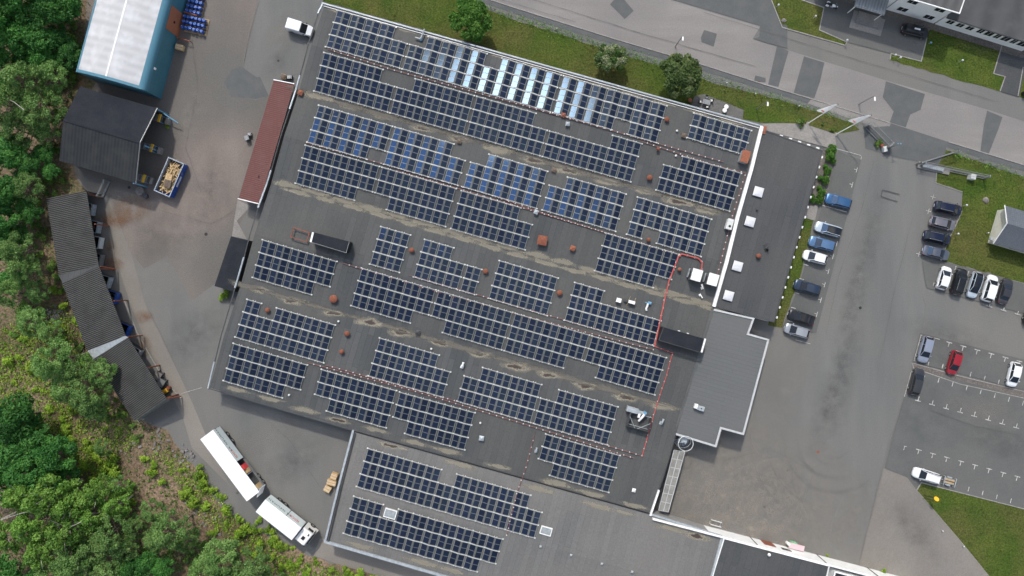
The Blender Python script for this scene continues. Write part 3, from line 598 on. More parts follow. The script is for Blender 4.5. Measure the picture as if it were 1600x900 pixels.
for x, y, l, w, d in ((370, 611, 26, 5, 0), (420, 625, 28, 5, 0), (477, 643, 28, 6, 0), (530, 659, 26, 5, 1), (585, 673, 26, 5, 0), (700, 707, 30, 6, 0), (650, 694, 28, 5, 0), (870, 757, 32, 7, 0), (925, 774, 32, 6, 0), (990, 792, 28, 5, 0), (780, 731, 26, 5, 0)):
    stain((x, y-2), l*K, w*K, fac, 'stain_dark' if d else 'stain_pale', math.radians(14), skew=.6)
for x, y, l, w, d in ((612, 695, 30, 5, 1), (720, 724, 34, 6, 0), (842, 762, 32, 6, 0), (935, 789, 32, 6, 0), (975, 799, 24, 4, 0), (1052, 823, 34, 8, 0), (1090, 836, 26, 8, 1), (565, 851, 34, 6, 0), (662, 877, 42, 6, 0), (705, 889, 30, 5, 0)):
    stain((x, y+2), l*K, w*K, wing, 'stain_dark' if d else 'stain_pale', math.radians(15), skew=.5)
for i in range(13): stain((530+51*i, 18+51*i*.281), 26*K, 3.4*K, fac, 'stain_pale', math.radians(16), hh=3.6)

def flat_block(name, label, px, h, roofm, wallm, rim=None, rimw=.35, cat='building', rimh=.25, thick=.25, hidden_wall=None, root=None):
    xy = px2(px, h); c = sum((Vector((a, b, 0)) for a, b in xy), Vector())/len(xy)
    r = root or thing(name, label, cat, (c.x, c.y, 0))
    mb = MB(); mb.prism(xy, -.05, h-thick, bottom=False); mb.build('wall', M[wallm], r)
    mb = MB(); mb.prism(xy, h-thick, h); mb.build('roof', M[roofm], r)
    if rim:
        A = sum(xy[i][0]*xy[(i+1)%len(xy)][1]-xy[(i+1)%len(xy)][0]*xy[i][1] for i in range(len(xy)))
        mb = MB(); mb.beam([(a, b, h-.02) for a, b in xy], rimw, rimh, 0, True); mb.build('coping', M[rim], r)
    return r
ann = flat_block('annex_building', 'flat dark-roofed annex with white roof domes beside the planting bed', [(1194, 204), (1285, 236), (1209, 503), (1113, 478)], 3.5, 'felt_annex', 'white_wall', 'dark_clad', .2, rimh=.08)
for i in range(17):                                      # white wall brackets below the eaves, seen as a dotted row
    mb = MB()
    t = (i+.5)/17; a, b = P(1285, 238, 3.2), P(1210, 504, 3.2); q = a+(b-a)*t; mb.box((q.x+.16, q.y+.03, 3.25), (.38, .2, .16), -TH-math.pi/2); mb.build('eaves_bracket', M['white'], ann)
for i in range(5): mb = MB(); a, b = P(1212, 212, 3.2), P(1283, 236, 3.2); q = a+(b-a)*(i+.6)/5; mb.box((q.x, q.y+.25, 3.25), (.5, .28, .2), -TH); mb.build('eaves_bracket', M['white'], ann)
low = flat_block('canopy_building', 'light grey ribbed lower roof with pale coping and stepped corners', [(1116, 484), (1177, 498), (1168, 522), (1200, 531), (1161, 678), (1126, 668.5), (1118, 697), (1056, 678)], 3.9, 'felt_low', 'grey_wall')
coping2 = lambda px, w, h, m, parent, z: MB_beam(px, w, h, m, parent, z)
def MB_beam(px, w, h, m, parent, z, name='coping'):
    mb = MB(); mb.beam([P(x, y, z) for x, y in px], w, h); return mb.build(name, M[m], parent)
MB_beam([(1115, 484), (1177, 498), (1168, 522), (1200, 531), (1161, 678), (1126, 668.5), (1118, 697), (1056, 678)], .30, .14, 'coping_grey', low, 3.91)
for i in range(4): stain_c = None
sb = flat_block('south_annex', 'dark flat roof behind the long white wall at the lower edge', [(1131, 841), (1295, 884), (1270, 985), (1087, 985)], 3.9, 'felt_annex', 'white_wall', 'white', .12)
se = flat_block('south_annex', 'small dark roof corner behind the white wall, rightmost at the lower edge', [(1304, 893), (1440, 928), (1420, 1010), (1280, 1000)], 3.9, 'felt_black', 'white_wall', 'white', .2)
# white wall runs from the factory corner along the yard
lw = thing('long_white_wall', 'long sunlit white wall along the lower yard with downpipes', 'wall', P(1200, 850))
A, B = P(1021, 797, 0), P(1400, 897, 0); A, B = P(1020, 809, 3.7), P(1450, 921.5, 3.7)
d = (B-A).normalized(); s = Vector((d.y, -d.x, 0))
mb = MB(); mb.prism([(A.x, A.y), (B.x, B.y), (B.x+s.x*.3, B.y+s.y*.3), (A.x+s.x*.3, A.y+s.y*.3)], 0, 3.93); mb.build('wall_panel', M['white'], lw)
for t in (.38, .63, .82):
    q = A+(B-A)*t-s*.06; mb = MB(); mb.tube([(q.x, q.y, 3.7), (q.x, q.y, .1)], .06); mb.build('downpipe', M['black'], lw)
q = A+(B-A)*.44-s*.03; mb = MB(); mb.box((q.x, q.y, 1.1), (2.0, .12, 2.2), math.atan2(d.y, d.x)); mb.build('door', M['rust'], lw)
for t in (.155, .5): q = A+(B-A)*t-s*.03; mb = MB(); mb.box((q.x, q.y, 2.0), (1.6, .1, .8), math.atan2(d.y, d.x)); mb.build('window', M['window'], lw)
q = A+(B-A)*.545-s*.6; mb = MB(); mb.box((q.x, q.y, .9), (2.6, .9, .12), math.atan2(d.y, d.x)); mb.box((q.x, q.y, .4), (2.2, .5, .8), math.atan2(d.y, d.x)); o = mb.build('awning_box', mat('pink_cover', (.62, .45, .47), .8)); recentre(o); tag(o, 'pale pink low cover against the white wall', 'cover')
q = P(1237, 850); mb = MB(); mb.box((q.x, q.y, .35), (.95, 1.1, .7), -TH); mb.box((q.x, q.y, .74), (1.05, 1.2, .08), -TH); mb.box((q.x, q.y, .80), (.5, .6, .05), -TH); o = mb.build('waste_bin', mat('green_bin', (.20, .48, .27), .6)); recentre(o); tag(o, 'green lidded bin beside the white wall', 'bin')
q = P(1229, 847); mb = MB(); mb.lathe((q.x, q.y, 0), [(.22, 0), (.26, .2), (.26, 1.0), (.2, 1.1), (.08, 1.12)]); o = mb.build('barrel', M['white'], smooth=True); recentre(o); tag(o, 'white upright barrel left of the green bin', 'barrel')
# lean-tos on the west side
rl = thing('lean_to', 'narrow lean-to with red-brown ribbed roof beside the factory', 'lean-to', P(415, 220))
xy = px2([(427, 124), (461, 132), (406, 319), (371, 310)], 3.0)
def slz(xa, ya, za, xb, yb, zb):
    dx, dy = xb-xa, yb-ya; L2 = dx*dx+dy*dy
    return lambda x, y: za+(zb-za)*(((x-xa)*dx+(y-ya)*dy)/L2)
f = slz(*xy[0], 2.75, *xy[1], 3.3)
mb = MB(); mb.prism(xy, lambda x, y: f(x, y)-.08, f); M['red_roof'] = m_wave('red_roof', (.155, .068, .060), (.105, .047, .043), .32, TH+math.pi/2, big=(.14, .075, .068))
mb.build('roof', M['red_roof'], rl); xi = px2([(430, 127), (460, 135), (405, 314), (374, 306)], 3.0)
mb = MB(); mb.prism(xi, 0, lambda x, y: f(x, y)-.09, bottom=False); mb.build('wall', M['grey_wall'], rl)
mb = MB(); mb.beam([(*xy[0], 2.78), (*xy[1], 3.34)], .14, .08); mb.beam([(*xy[3], 2.78), (*xy[2], 3.34)], .14, .08); mb.build('bargeboard', M['white'], rl)
mb = MB(); mb.tube([(*px2([(404, 275)], 3)[0], 2.95), (*px2([(404, 275)], 3)[0], 3.3)], .1); mb.build('vent_pipe', M['dark_clad'], rl)
bl = flat_block('lean_to', 'black flat-roofed lean-to on the lower west side of the factory', [(361, 369), (389, 376), (366, 456), (335, 447)], 3.0, 'felt_black', 'dark_clad', cat='lean-to')

# ------------------------------------------------------------------ other buildings
def localframe(o, ang):                                     # root at px o on the ground, X along ang (degrees, image-clockwise)
    return P(*o), -math.radians(ang)
# teal hall: X runs along the hall to the top of the picture
R0 = P(252, 155); ax = (P(294, 0)-R0).normalized(); ang = math.atan2(ax.y, ax.x)
th = thing('teal_hall', 'teal clad hall with pale curved roof and orange door', 'building', (R0.x, R0.y, 0), ang)
LN, WD = 36.0, 11.6
def arcz(y): return 5.1+1.25*math.sin(math.pi*min(1, max(0, y/WD)))**.8
mb = MB(); mb.box((LN/2, WD/2, 2.35), (LN, WD, 4.7)); mb.build('wall', M['teal'], th, True)
# curved eaves and barrel roof
def strip(profile, x0, x1, name, m, parent, sm=True):
    mb = MB(); n = len(profile)
    vs = [(x, y, z) for x in (x0, x1) for y, z in profile]
    mb.add(vs, [(i, i+1, n+i+1, n+i) for i in range(n-1)]); return mb.build(name, m, parent, True, smooth=sm)
prof = [(0-.02, 4.4), (.02, 4.8), (.18, 5.15), (.5, 5.38), (.95, 5.5)]
strip([(y, z) for y, z in prof][::-1][::-1], 0, LN, 'eave', M['teal_rim'], th)
strip([(WD-.5, 5.45), (WD-.2, 5.3), (WD+.02, 4.9), (WD+.02, 4.4)], 0, LN, 'eave', M['teal_rim'], th)
rp = [(.95+(WD-1.45)*i/16, 5.5+.75*math.sin(math.pi*i/16)) for i in range(17)]
m_tr = m_wave('hall_roof', (.50, .50, .50), (.44, .445, .45), 1.35, 0, .55, big=(.66, .66, .67), dist=.02)
t = m_tr.node_tree
strip(rp, .45, LN, 'roof', m_tr, th)
mb = MB(); full = [(-.02, 4.4), (.02, 4.8), (.18, 5.15), (.5, 5.38)]+rp+[(WD-.5, 5.45), (WD-.2, 5.3), (WD+.02, 4.9), (WD+.02, 4.4)]
n = len(full); mb.add([(-.02, y, z) for y, z in full], [tuple(range(n))[::-1]]); mb.add([(x, y, z+.012) for x in (-.02, .45) for y, z in full[3:-3]], [(i, i+1, n-6+i+1, n-6+i) for i in range(n-7)]); mb.build('gable_rim', M['teal_rim'], th, True)
mb = MB(); mb.beam([(.4, WD/2+.2, 6.26), (LN, WD/2+.2, 6.26)], .25, .03); mb.build('ridge_cap', M['white'], th, True)
dd = thing('tmp', 'x', 'x'); bpy.data.objects.remove(dd)
mb = MB(); mb.box((12.8, -.04, 2.1), (3.9, .1, 4.2)); door = mb.build('door', mat('door_orange', (.36, .135, .07), .6, (.32, .12, .06), .8, 1), th, True)
mb = MB(); mb.box((12.6, -.11, 2.4), (.4, .05, .4)); mb.build('window', M['window'], door, True).parent = door
mb = MB(); mb.box((4.0, -.08, 4.2), (.35, .2, .45)); mb.build('wall_lamp', M['white'], th, True)
mb = MB()
for k in range(6): mb.box((2+k*6, WD+.12, 4.6), (.2, .25, .25))
mb.beam([(0, WD+.1, 4.85), (LN, WD+.1, 4.85)], .14, .12); mb.build('gutter', M['teal_rim'], th, True)
for i, sx in enumerate((10.6, 15.1)):
    mb = MB(); mb.tube([(sx, -.3, .0), (sx, -.3, .9), (sx, -2.6, .9), (sx, -2.6, 0)], .07); o = mb.build('door_guard', M['rust'])
    o.location = (R0.x, R0.y, 0); o.rotation_euler = (0, 0, ang); tag(o, ['low dark red guard rail beside the wooden crate by the orange door', 'low dark red guard rail between the orange door and the blue drums'][i], 'guard rail')
# gabled shed
gs = thing('storage_shed', 'black gabled open-sided shed between the teal hall and the car port', 'shed', P(160, 205))
eu = [P(125, 135, 4.4), P(244.5, 169, 4.4)]; rd = [P(99, 187.5, 6.4), P(217.5, 222.5, 6.4)]; el = [P(92.5, 251, 4.4), P(211, 286, 4.4)]
m_sheet = mat('shed_felt', (.018, .021, .027), .9, (.026, .029, .035), .4, 1, (5, .12), spec=.12); m_sheet2 = m_wave('shed_sheet_worn', (.034, .037, .040), (.024, .027, .030), .55, .28, .9, big=(.050, .052, .050), dist=.01)
mb = MB()
for a, b, mi in ((eu, rd, 0), (rd, el, 1)):
    mb.add([a[0], b[0], b[1], a[1]], [(0, 1, 2, 3)], mi); mb.add([q-Vector((0, 0, .12)) for q in (a[0], b[0], b[1], a[1])], [(3, 2, 1, 0)], mi)
mb.build('roof', [m_sheet, m_sheet2], gs)
mb = MB(); mb.beam([rd[0]+Vector((0, 0, .01)), rd[1]+Vector((0, 0, .01))], .3, .06); mb.build('ridge_cap', M['felt_black'], gs)
mb = MB()
for a, b in ((eu[0], rd[0]), (rd[0], el[0])): mb.add([Vector((a.x+.2, a.y, 0)), Vector((b.x+.2, b.y, 0)), b-Vector((-.2, 0, .15)), a-Vector((-.2, 0, .15))], [(0, 1, 2, 3)])
a, b = eu[0], eu[1]; mb.add([Vector((a.x, a.y-.3, 0)), Vector((b.x, b.y-.3, 0)), Vector((b.x, b.y-.3, 4.3)), Vector((a.x, a.y-.3, 4.3))], [(0, 1, 2, 3)])
mb.build('wall', M['dark_clad'], gs)
mb = MB(); mb.beam([eu[1]+Vector((.1, 0, -.2)), rd[1]+Vector((.1, 0, -.2)), el[1]+Vector((.1, 0, -.2))], .10, .18); mb.build('bargeboard', M['grey_metal'], gs)
for q in (eu[1], (eu[1]+el[1])/2, el[1]):
    mb = MB(); mb.box((q.x-.3, q.y, 2.15), (.2, .2, 4.3)); mb.build('post', M['blue_steel'], gs)
mb = MB(); mb.tube([eu[1]+Vector((-.2, -.2, -2.6)), eu[1]+Vector((-.2, -.2, -2.6))+(el[1]-eu[1])*.02+Vector((2.2, -1.2, -.6))], .1); mb.build('brace', M['blue_steel'], gs)
# storage racks reaching out of the shed
def rack(x, y, lab, plant=False):
    c = P(x, y); r = thing('storage_rack', lab, 'rack', (c.x, c.y, 0), -TH, 'racks at the open side of the shed')
    mb = MB()
    for i in (-1.6, 1.1):
        for j in (-.55, .55): mb.box((i, j, 1.1), (.1, .1, 2.2))
    mb.build('frame', M['blue_steel'], r, True)
    for z in (.9, 2.1):
        mb = MB(); mb.box((-.25, 0, z), (2.8, 1.1, .07)); mb.build('shelf', M['grey_metal'], r, True)
    for k in range(4):
        mb = MB(); mb.cyl((-1.3+k*.65, -.4, 2.2), .12, .8, 8, ax=(0, 1, 0)); mb.build('roll', M['dark_clad'] if k % 2 else M['rock'], r, True)
    mb = MB(); mb.box((1.25, 0, 2.1), (.34, 1.35, .3)); mb.build('end_beam', M['yellow'], r, True)
    mb = MB(); mb.box((1.95, 0, .5), (.5, 1.1, 1.0)); mb.build('counterweight', M['concrete'], r, True)
rack(248, 186, 'blue-framed rack with yellow end beam, topmost of those at the shed'); rack(236, 232, 'blue-framed rack with yellow end beam, middle one at the shed'); rack(224, 279, 'blue-framed rack with yellow end beam, lowest one at the shed')
# cable drums
def cabledrum(x, y, r, lab, m1='rock'):
    c = P(x, y); t = thing('cable_drum', lab, 'cable drum', (c.x, c.y, 0), 0)
    for z in (0, .55): mb = MB(); mb.cyl((0, 0, z), r, .06, 18); mb.cyl((0, 0, z+.06), r*.25, .02, 10); mb.build('flange', M[m1], t, True)
    mb = MB(); mb.cyl((0, 0, .06), r*.6, .49, 14); mb.build('core', M['wood_dark'], t, True)
cabledrum(221, 299, .72, 'larger grey cable drum lying below the shed'); cabledrum(229, 307, .42, 'smaller dark cable drum lying below the shed', 'dark_clad')
# curved car port
cp = thing('storage_carport', 'long bent open storage shelter with dark corrugated roof at the forest edge', 'shelter', P(150, 450))
def mono(q, m, nm='roof'):                                   # back-left, front-left, front-right, back-right, as px with heights
    v = [P(*a) for a in q]; mb = MB(); mb.add(v, [(0, 1, 2, 3)]); mb.add([a-Vector((0, 0, .1)) for a in v], [(3, 2, 1, 0)])
    mb.add([a for a in v]+[a-Vector((0, 0, .1)) for a in v], [(i, 4+i, 4+(i+1)%4, (i+1)%4) for i in range(4)]); 
    # order guarantees upward normals
    n = (v[1]-v[0]).cross(v[3]-v[0])
    if n.z < 0: mb.f = [f[::-1] for f in mb.f]
    return mb.build(nm, m, cp)
def cm(a): return m_wave('carport_sheet', (.095, .095, .09), (.010, .011, .011), .30, a, .7, big=(.030, .030, .028), dist=.05)
HB, HF = 2.9, 4.3
def dirang(a, b): d = P(*b)-P(*a); return math.atan2(d.y, d.x)
mono([(72, 310, HB), (135, 298, HF), (154, 414, HF), (92, 430, HB)], cm(-dirang((72, 310), (92, 430))))
mono([(97, 442, HB), (154.5, 416, HF), (196.5, 525, HF), (136, 548, HB)], cm(-dirang((97, 442), (136, 548))))
mono([(146, 561, HB), (200, 527, HF), (260, 622.5, HF), (210, 658, HB)], cm(-dirang((146, 561), (210, 658))))
mono([(91, 429, HB-.03), (153, 413, HF-.02), (155.5, 417, HF-.02), (98, 443, HB-.03)], M['felt'], 'valley_flashing'); mono([(136, 547, HB-.03), (195, 524.5, HF-.02), (201, 528, HF-.02), (147, 562, HB-.03)], M['galv'], 'valley_flashing')
mb = MB()
for a, b in (((74, 310), (93, 430)), ((98, 442), (137, 548)), ((147, 561), (211, 657))):
    A, B = P(*a, HB), P(*b, HB); mb.add([Vector((A.x, A.y, 0)), Vector((B.x, B.y, 0)), B-Vector((0, 0, .12)), A-Vector((0, 0, .12))], [(0, 1, 2, 3)])
for a, b in (((210, 658), (260, 622.5)), ((72, 310), (135, 298))):
    A, B = P(*a, HB), P(*b, HF); mb.add([Vector((A.x, A.y, 0)), Vector((B.x, B.y, 0)), B-Vector((0, 0, .12)), A-Vector((0, 0, .12))], [(0, 1, 2, 3)])
mb.build('wall', M['grey_metal'], cp)
for a in ((150, 350), (158, 420), (180, 470), (200, 527), (232, 575), (262, 622)):
    A = P(*a, HF-.3); mb = MB(); mb.box((A.x-.2, A.y, 2), (.2, .2, 4)); mb.build('post', M['rust'], cp)
for a, b in (((156, 416, 4.0), (180, 420, .5)), ((199, 526, 4.0), (222, 524, .5)), ((262, 622, 3.8), (282, 619, .3)), ((136, 301, 3.6), (158, 309, .4))):
    mb = MB(); mb.beam([P(*a), P(*b)], .16, .16); mb.build('brace', M['rust'], cp)
m_skip_dark = mat('skip_dark', (.03, .032, .035), .7)
def bay(x, y, rz, col, fill, lab, l=2.9, w=1.9, h=1.3):
    c = P(x, y); r = thing('waste_container', lab, 'container', (c.x, c.y, 0), rz, 'open containers parked under the shelter')
    mb = MB(); t = .08
    for cc, dd in (((0, w/2, h/2), (l, t, h)), ((0, -w/2, h/2), (l, t, h)), ((l/2, 0, h/2), (t, w-t, h)), ((-l/2, 0, h/2), (t, w-t, h)), ((0, 0, .08), (l-t, w-t, .1))): mb.box(cc, dd)
    mb.build('tub', m_skip_dark, r, True)
    mb = MB(); mb.beam([(l/2+.03, w/2, h), (l/2+.03, -w/2, h)], .22, .1); mb.beam([(-l/2, w/2+.02, h), (l/2, w/2+.02, h)], .1, .08); mb.beam([(-l/2, -w/2-.02, h), (l/2, -w/2-.02, h)], .1, .08); mb.box((l/2+.08, 0, h*.55), (.1, w, h*.8)); mb.build('front_edge', col, r, True)
    mb = MB()
    for k in range(9): mb.box((random.uniform(-.4, .4)*l*.9, random.uniform(-.36, .36)*w, random.uniform(.4, .9)), (random.uniform(.3, .8), random.uniform(.2, .6), random.uniform(.1, .5)), random.uniform(0, 3), rx=random.uniform(-.4, .4))
    mb.build('contents', fill, r, True)
pale = mat('skip_pale', (.36, .42, .46), .6, (.25, .27, .28), 3, 1)
bay(137, 327, math.radians(-9), pale, M['rust'], 'pale-edged scrap container, first under the upper end of the shelter'); bay(146, 354, math.radians(-10), pale, M['wood_dark'], 'pale-edged container, second from the upper end of the shelter')
bay(149, 378, math.radians(-10), M['white_frame'], M['black'], 'white-edged container, third from the upper end of the shelter'); bay(150, 404, math.radians(-12), M['grey_metal'], M['rock'], 'grey-edged container just above the upper roof joint')
bay(163, 438, math.radians(-17), pale, M['grass'], 'blue-grey container just below the upper roof joint'); bay(174, 462, math.radians(-18), M['blue'], M['rock'], 'bright blue container holding grey scrap under the middle roof')
bay(193, 512, math.radians(-22), M['blue'], M['black'], 'blue-edged empty container just above the pale roof joint'); bay(210, 547, math.radians(-33), M['galv'], M['rock'], 'dark container with grey scrap just below the pale roof joint')
def smallbin(x, y, m, lab, ytop=None):
    c = P(x, y); r = thing('lidded_bin', lab, 'bin', (c.x, c.y, 0), math.radians(-32))
    mb = MB(); mb.box((0, 0, .5), (1.0, 1.15, 1.0)); mb.build('body', M['dark_clad'], r, True)
    mb = MB(); mb.prism([(-.58, -.64), (.58, -.64), (.58, .64), (-.58, .64)], 1.0, lambda x, y: 1.14 if x < 0 else 1.06); mb.beam([(-.5, -.6, 1.14), (-.5, .6, 1.14)], .08, .05); mb.build('lid', m, r, True)
    for i in (-.4, .4): mb = MB(); mb.cyl((i, .65, .12), .12, .06, 8, ax=(0, 1, 0)); mb.build('wheel', M['rubber'], r, True)
smallbin(251, 586, M['rock'], 'grey lidded bin, upper of the pair at the shelter end'); smallbin(256, 597, M['grey_metal'], 'grey lidded bin, lower of the pair at the shelter end')
# yellow compactor
c = P(263, 609); r = thing('plate_compactor', 'small yellow and red machine at the lower end of the shelter', 'machine', (c.x, c.y, 0), .5)
mb = MB(); mb.box((0, 0, .12), (1.3, .8, .2)); mb.build('base_plate', M['dark_clad'], r, True); mb = MB(); mb.box((-.2, 0, .55), (.8, .7, .6)); mb.box((-.2, 0, .9), (.5, .4, .15)); mb.build('engine', M['yellow'], r, True)
mb = MB(); mb.cyl((.5, .2, .2), .3, .6, 12); mb.build('drum', M['rust'], r, True); mb = MB(); mb.tube([(-.6, -.3, .7), (-1.3, -.3, 1.1), (-1.3, .3, 1.1), (-.6, .3, .7)], .03); mb.build('handle', M['black'], r, True)

# office in the upper right corner
of = thing('office_building', 'white two-storey office block with grey roof and white window fronts', 'building', P(1480, 0))
g0, g1 = P(1268, -19), P(1458, 37); fd = (g1-g0).normalized(); bk = Vector((-fd.y, fd.x, 0))
def fq(base, s_, b_, z): q = base+fd*s_+bk*b_; return Vector((q.x, q.y, z))
LO = (g1-g0).length
mb = MB(); mb.prism([tuple(fq(g0, 0, 0, 0))[:2], tuple(fq(g0, LO, 0, 0))[:2], tuple(fq(g0, LO, 15, 0))[:2], tuple(fq(g0, 0, 15, 0))[:2]], 0, 6.0); mb.build('wall', M['white_wall'], of)
mb = MB(); mb.prism([tuple(fq(g0, -.5, -.5, 0))[:2], tuple(fq(g0, LO+.6, -.5, 0))[:2], tuple(fq(g0, LO+.6, 15.5, 0))[:2], tuple(fq(g0, -.5, 15.5, 0))[:2]], 6.0, lambda x, y: 6.15+.12*((Vector((x, y, 0))-g0).dot(bk)))
m_or = m_wave('office_roof', (.085, .085, .085), (.115, .115, .113), 1.6, -math.atan2(fd.y, fd.x), .8, big=(.10, .10, .098), dist=.02); mb.build('roof', m_or, of)
mb = MB(); mb.beam([fq(g0, -.5, -.55, 6.0), fq(g0, LO+.65, -.55, 6.0), fq(g0, LO+.65, 6, 6.6)], .16, .2); mb.build('fascia', M['white'], of)
def win(base, s_, z, w, h, parent, b_=0):
    rz = math.atan2(fd.y, fd.x); q = fq(base, s_, b_-.03, z)
    mb = MB(); mb.box(q, (w, .1, h), rz); wf = mb.build('window', M['white'], parent)
    mb = MB(); n = max(2, int(w/.7))
    for k in range(n):
        q2 = fq(base, s_-w/2+w*(k+.5)/n, b_-.085, z); mb.box(q2, (w/n-.08, .04, h-.16), rz)
    mb.build('pane', M['window'], wf)
for s_ in (LO-1.8, LO-6.4, LO-16.5, LO-11.2):
    win(g0, s_, 4.7, 1.6, 1.3, of)
    if s_ > LO-10: win(g0, s_, 1.7, 1.6, 1.3, of)
mb = MB()
for s_ in (LO-8.6, LO-14): q = fq(g0, s_, -.08, 3); mb.tube([(q.x, q.y, 5.9), (q.x, q.y, .1)], .05)
mb.build('downpipe', M['grey_metal'], of)
q = fq(g0, LO-12.2, -1.3, 3.0); mb = MB(); mb.box(q, (5.2, 2.6, .15), math.atan2(fd.y, fd.x)); mb.build('entrance_canopy', m_wave('canopy_sheet', (.28, .30, .31), (.20, .215, .22), .5, -math.atan2(fd.y, fd.x), .5), of)
for k in (-2.3, 2.3): q = fq(g0, LO-12.2+k, -2.4, 1.5); mb = MB(); mb.box(q, (.12, .12, 2.9)); mb.build('post', M['white'], of)
q = fq(g0, LO-10.8, -3.2, .08); mb = MB(); mb.box(q, (5.5, 3, .16), math.atan2(fd.y, fd.x)); mb.box(fq(g0, LO-10.8, -2.6, .22), (4, 2, .14), math.atan2(fd.y, fd.x)); mb.build('entrance_step', M['concrete'], of)
ws = thing('workshop_building', 'low grey-roofed workshop with a white window strip behind the lawn', 'building', P(1590, 20))
g2 = P(1460, 38); fe = P(1587, 77.5); fd2 = (fe-g2).normalized(); fd_, bk_ = fd, bk; fd = fd2; bk = Vector((-fd.y, fd.x, 0)); LW = (fe-g2).length
mb = MB(); mb.prism([tuple(fq(g2, 0, 0, 0))[:2], tuple(fq(g2, LW+1, 0, 0))[:2], tuple(fq(g2, LW+1, 40, 0))[:2], tuple(fq(g2, 0, 40, 0))[:2]], 0, 3.2); mb.build('wall', M['white_wall'], ws)
mb = MB(); mb.prism([tuple(fq(g2, .1, -.15, 0))[:2], tuple(fq(g2, LW+1.3, -.15, 0))[:2], tuple(fq(g2, LW+20, 40, 0))[:2], tuple(fq(g2, .1, 40, 0))[:2]], 3.2, 3.4); mb.build('roof', m_wave('workshop_roof', (.082, .083, .085), (.060, .062, .065), 4.2, -math.atan2(fd.y, fd.x)+.02, .8, big=(.1, .1, .1), dist=.01), ws)
mb = MB(); mb.beam([fq(g2, 0, -.2, 3.2), fq(g2, LW+1.3, -.2, 3.2)], .1, .16); mb.build('fascia', M['dark_clad'], ws)
for k in range(3): win(g2, 1.4+k*1.7, 2.2, 1.1, 1.3, ws)
for k, w in enumerate((1.2, 1.6, 1.1, 1.6, 1.1, 1.7)): win(g2, 6.6+k*1.45, 2.3, w*.8, 1.4, ws)
fd, bk = fd_, bk_
# small white house at the right edge
h0, h1 = P(1558, 328.5), P(1543, 379.5); hd = (h1-h0).normalized(); hx = Vector((-hd.y, hd.x, 0))
hs = thing('small_house', 'small white gabled house with blue-grey tiled roof at the right edge', 'house', (h0.x, h0.y, 0), math.atan2(hx.y, hx.x))
WH = (h1-h0).length; L_ = 12
mb = MB(); mb.add([(0, 0, 0), (L_, 0, 0), (L_, -WH, 0), (0, -WH, 0), (0, 0, 2.5), (L_, 0, 2.5), (L_, -WH, 2.5), (0, -WH, 2.5), (0, -WH/2, 4.1), (L_, -WH/2, 4.1)], [(0, 1, 5, 4), (2, 3, 7, 6), (3, 0, 4, 8, 7), (1, 2, 6, 9, 5)]); mb.build('wall', mat('cream_wall', (.62, .60, .52), .85, (.52, .50, .42), .8, 1), hs, True)
mb = MB(); o_ = .55; e = .4; dz = 1.6/(WH/2)*e
for s_ in (0, 1):
    y0, y1 = (e, -WH/2) if s_ == 0 else (-WH-e, -WH/2)
    v = [(-o_, y0, 2.55-dz), (L_+.5, y0, 2.55-dz), (L_+.5, y1, 4.16), (-o_, y1, 4.16)]
    f = (0, 1, 2, 3) if s_ == 1 else (3, 2, 1, 0); mb.add(v, [f]); mb.add([(a, b, c-.12) for a, b, c in v], [f[::-1]]); mb.add(v+[(a, b, c-.12) for a, b, c in v], [(0, 3, 7, 4), (0, 4, 5, 1)] )
m_tile = m_roof('tiles', (.085, .10, .12), (.105, .12, .14), (.055, .065, .08), .35, .35, rot=0, big=(.12, .13, .145)); mb.build('roof', m_tile, hs, True)
mb = MB(); mb.beam([(-o_-.02, e, 2.5-dz), (-o_-.02, -WH/2, 4.1), (-o_-.02, -WH-e, 2.5-dz)], .08, .16); mb.build('bargeboard', M['white'], hs, True)
mb = MB(); mb.box((.8, -WH-.06, 1.4), (1.1, .08, .9)); mb.build('window', M['window'], hs, True); mb = MB(); mb.box((3.6, -WH-.06, 1.4), (1.1, .08, .9)); mb.build('window', M['window'], hs, True)
mb = MB(); mb.box((-.35, -WH+.5, 1.2), (.6, .5, .35)); mb.build('wall_unit', M['galv'], hs, True)

# ------------------------------------------------------------------ ramp, stair, gates
rt = thing('glazed_ramp', 'narrow glazed lean-to strip along the wall beside the round stair', 'canopy', P(1040, 745))
q = [P(1053, 703, 2.3), P(1070, 706, 2.3), P(1044, 800, 2.3), P(1029, 797, 2.3)]
mb = MB(); mb.prism([(a.x, a.y) for a in q], 2.25, 2.3); mb.build('glazing', M['canopy_glass'], rt)
mb = MB()
for i in range(3):
    t = i/2; mb.beam([q[0]+(q[1]-q[0])*t, q[3]+(q[2]-q[3])*t], .10, .09)
for i in range(8):
    t = i/7; mb.beam([q[0]+(q[3]-q[0])*t, q[1]+(q[2]-q[1])*t], .07, .08)
mb.build('glazing_bar', M['coping_grey'], rt)
mb = MB()
for a in q[1:3]: mb.box((a.x, a.y, 1.1), (.1, .1, 2.2))
for t in (.25, .5, .75): a = q[1]+(q[2]-q[1])*t; mb.box((a.x, a.y, 1.1), (.1, .1, 2.2))
mb.build('post', M['grey_metal'], rt)
c = P(1069, 691, 3.2); sp = thing('spiral_stair', 'round galvanised spiral stair under the pale roof corner', 'stair', (c.x, c.y, 0))
mb = MB(); mb.cyl((0, 0, 0), .09, 4.2, 10); mb.build('pole', M['galv'], sp, True)
for i in range(15):
    a = math.radians(200+i*22); z = .22*(i+1); mb = MB()
    mb.add([(math.cos(a+d_)*r_, math.sin(a+d_)*r_, zz) for zz in (z-.04, z) for r_, d_ in ((.12, -.2), (1.15, -.17), (1.15, .17), (.12, .2))], [(4, 5, 6, 7), (3, 2, 1, 0), (0, 1, 5, 4), (1, 2, 6, 5), (2, 3, 7, 6)]); mb.build('tread', M['galv'], sp, True)
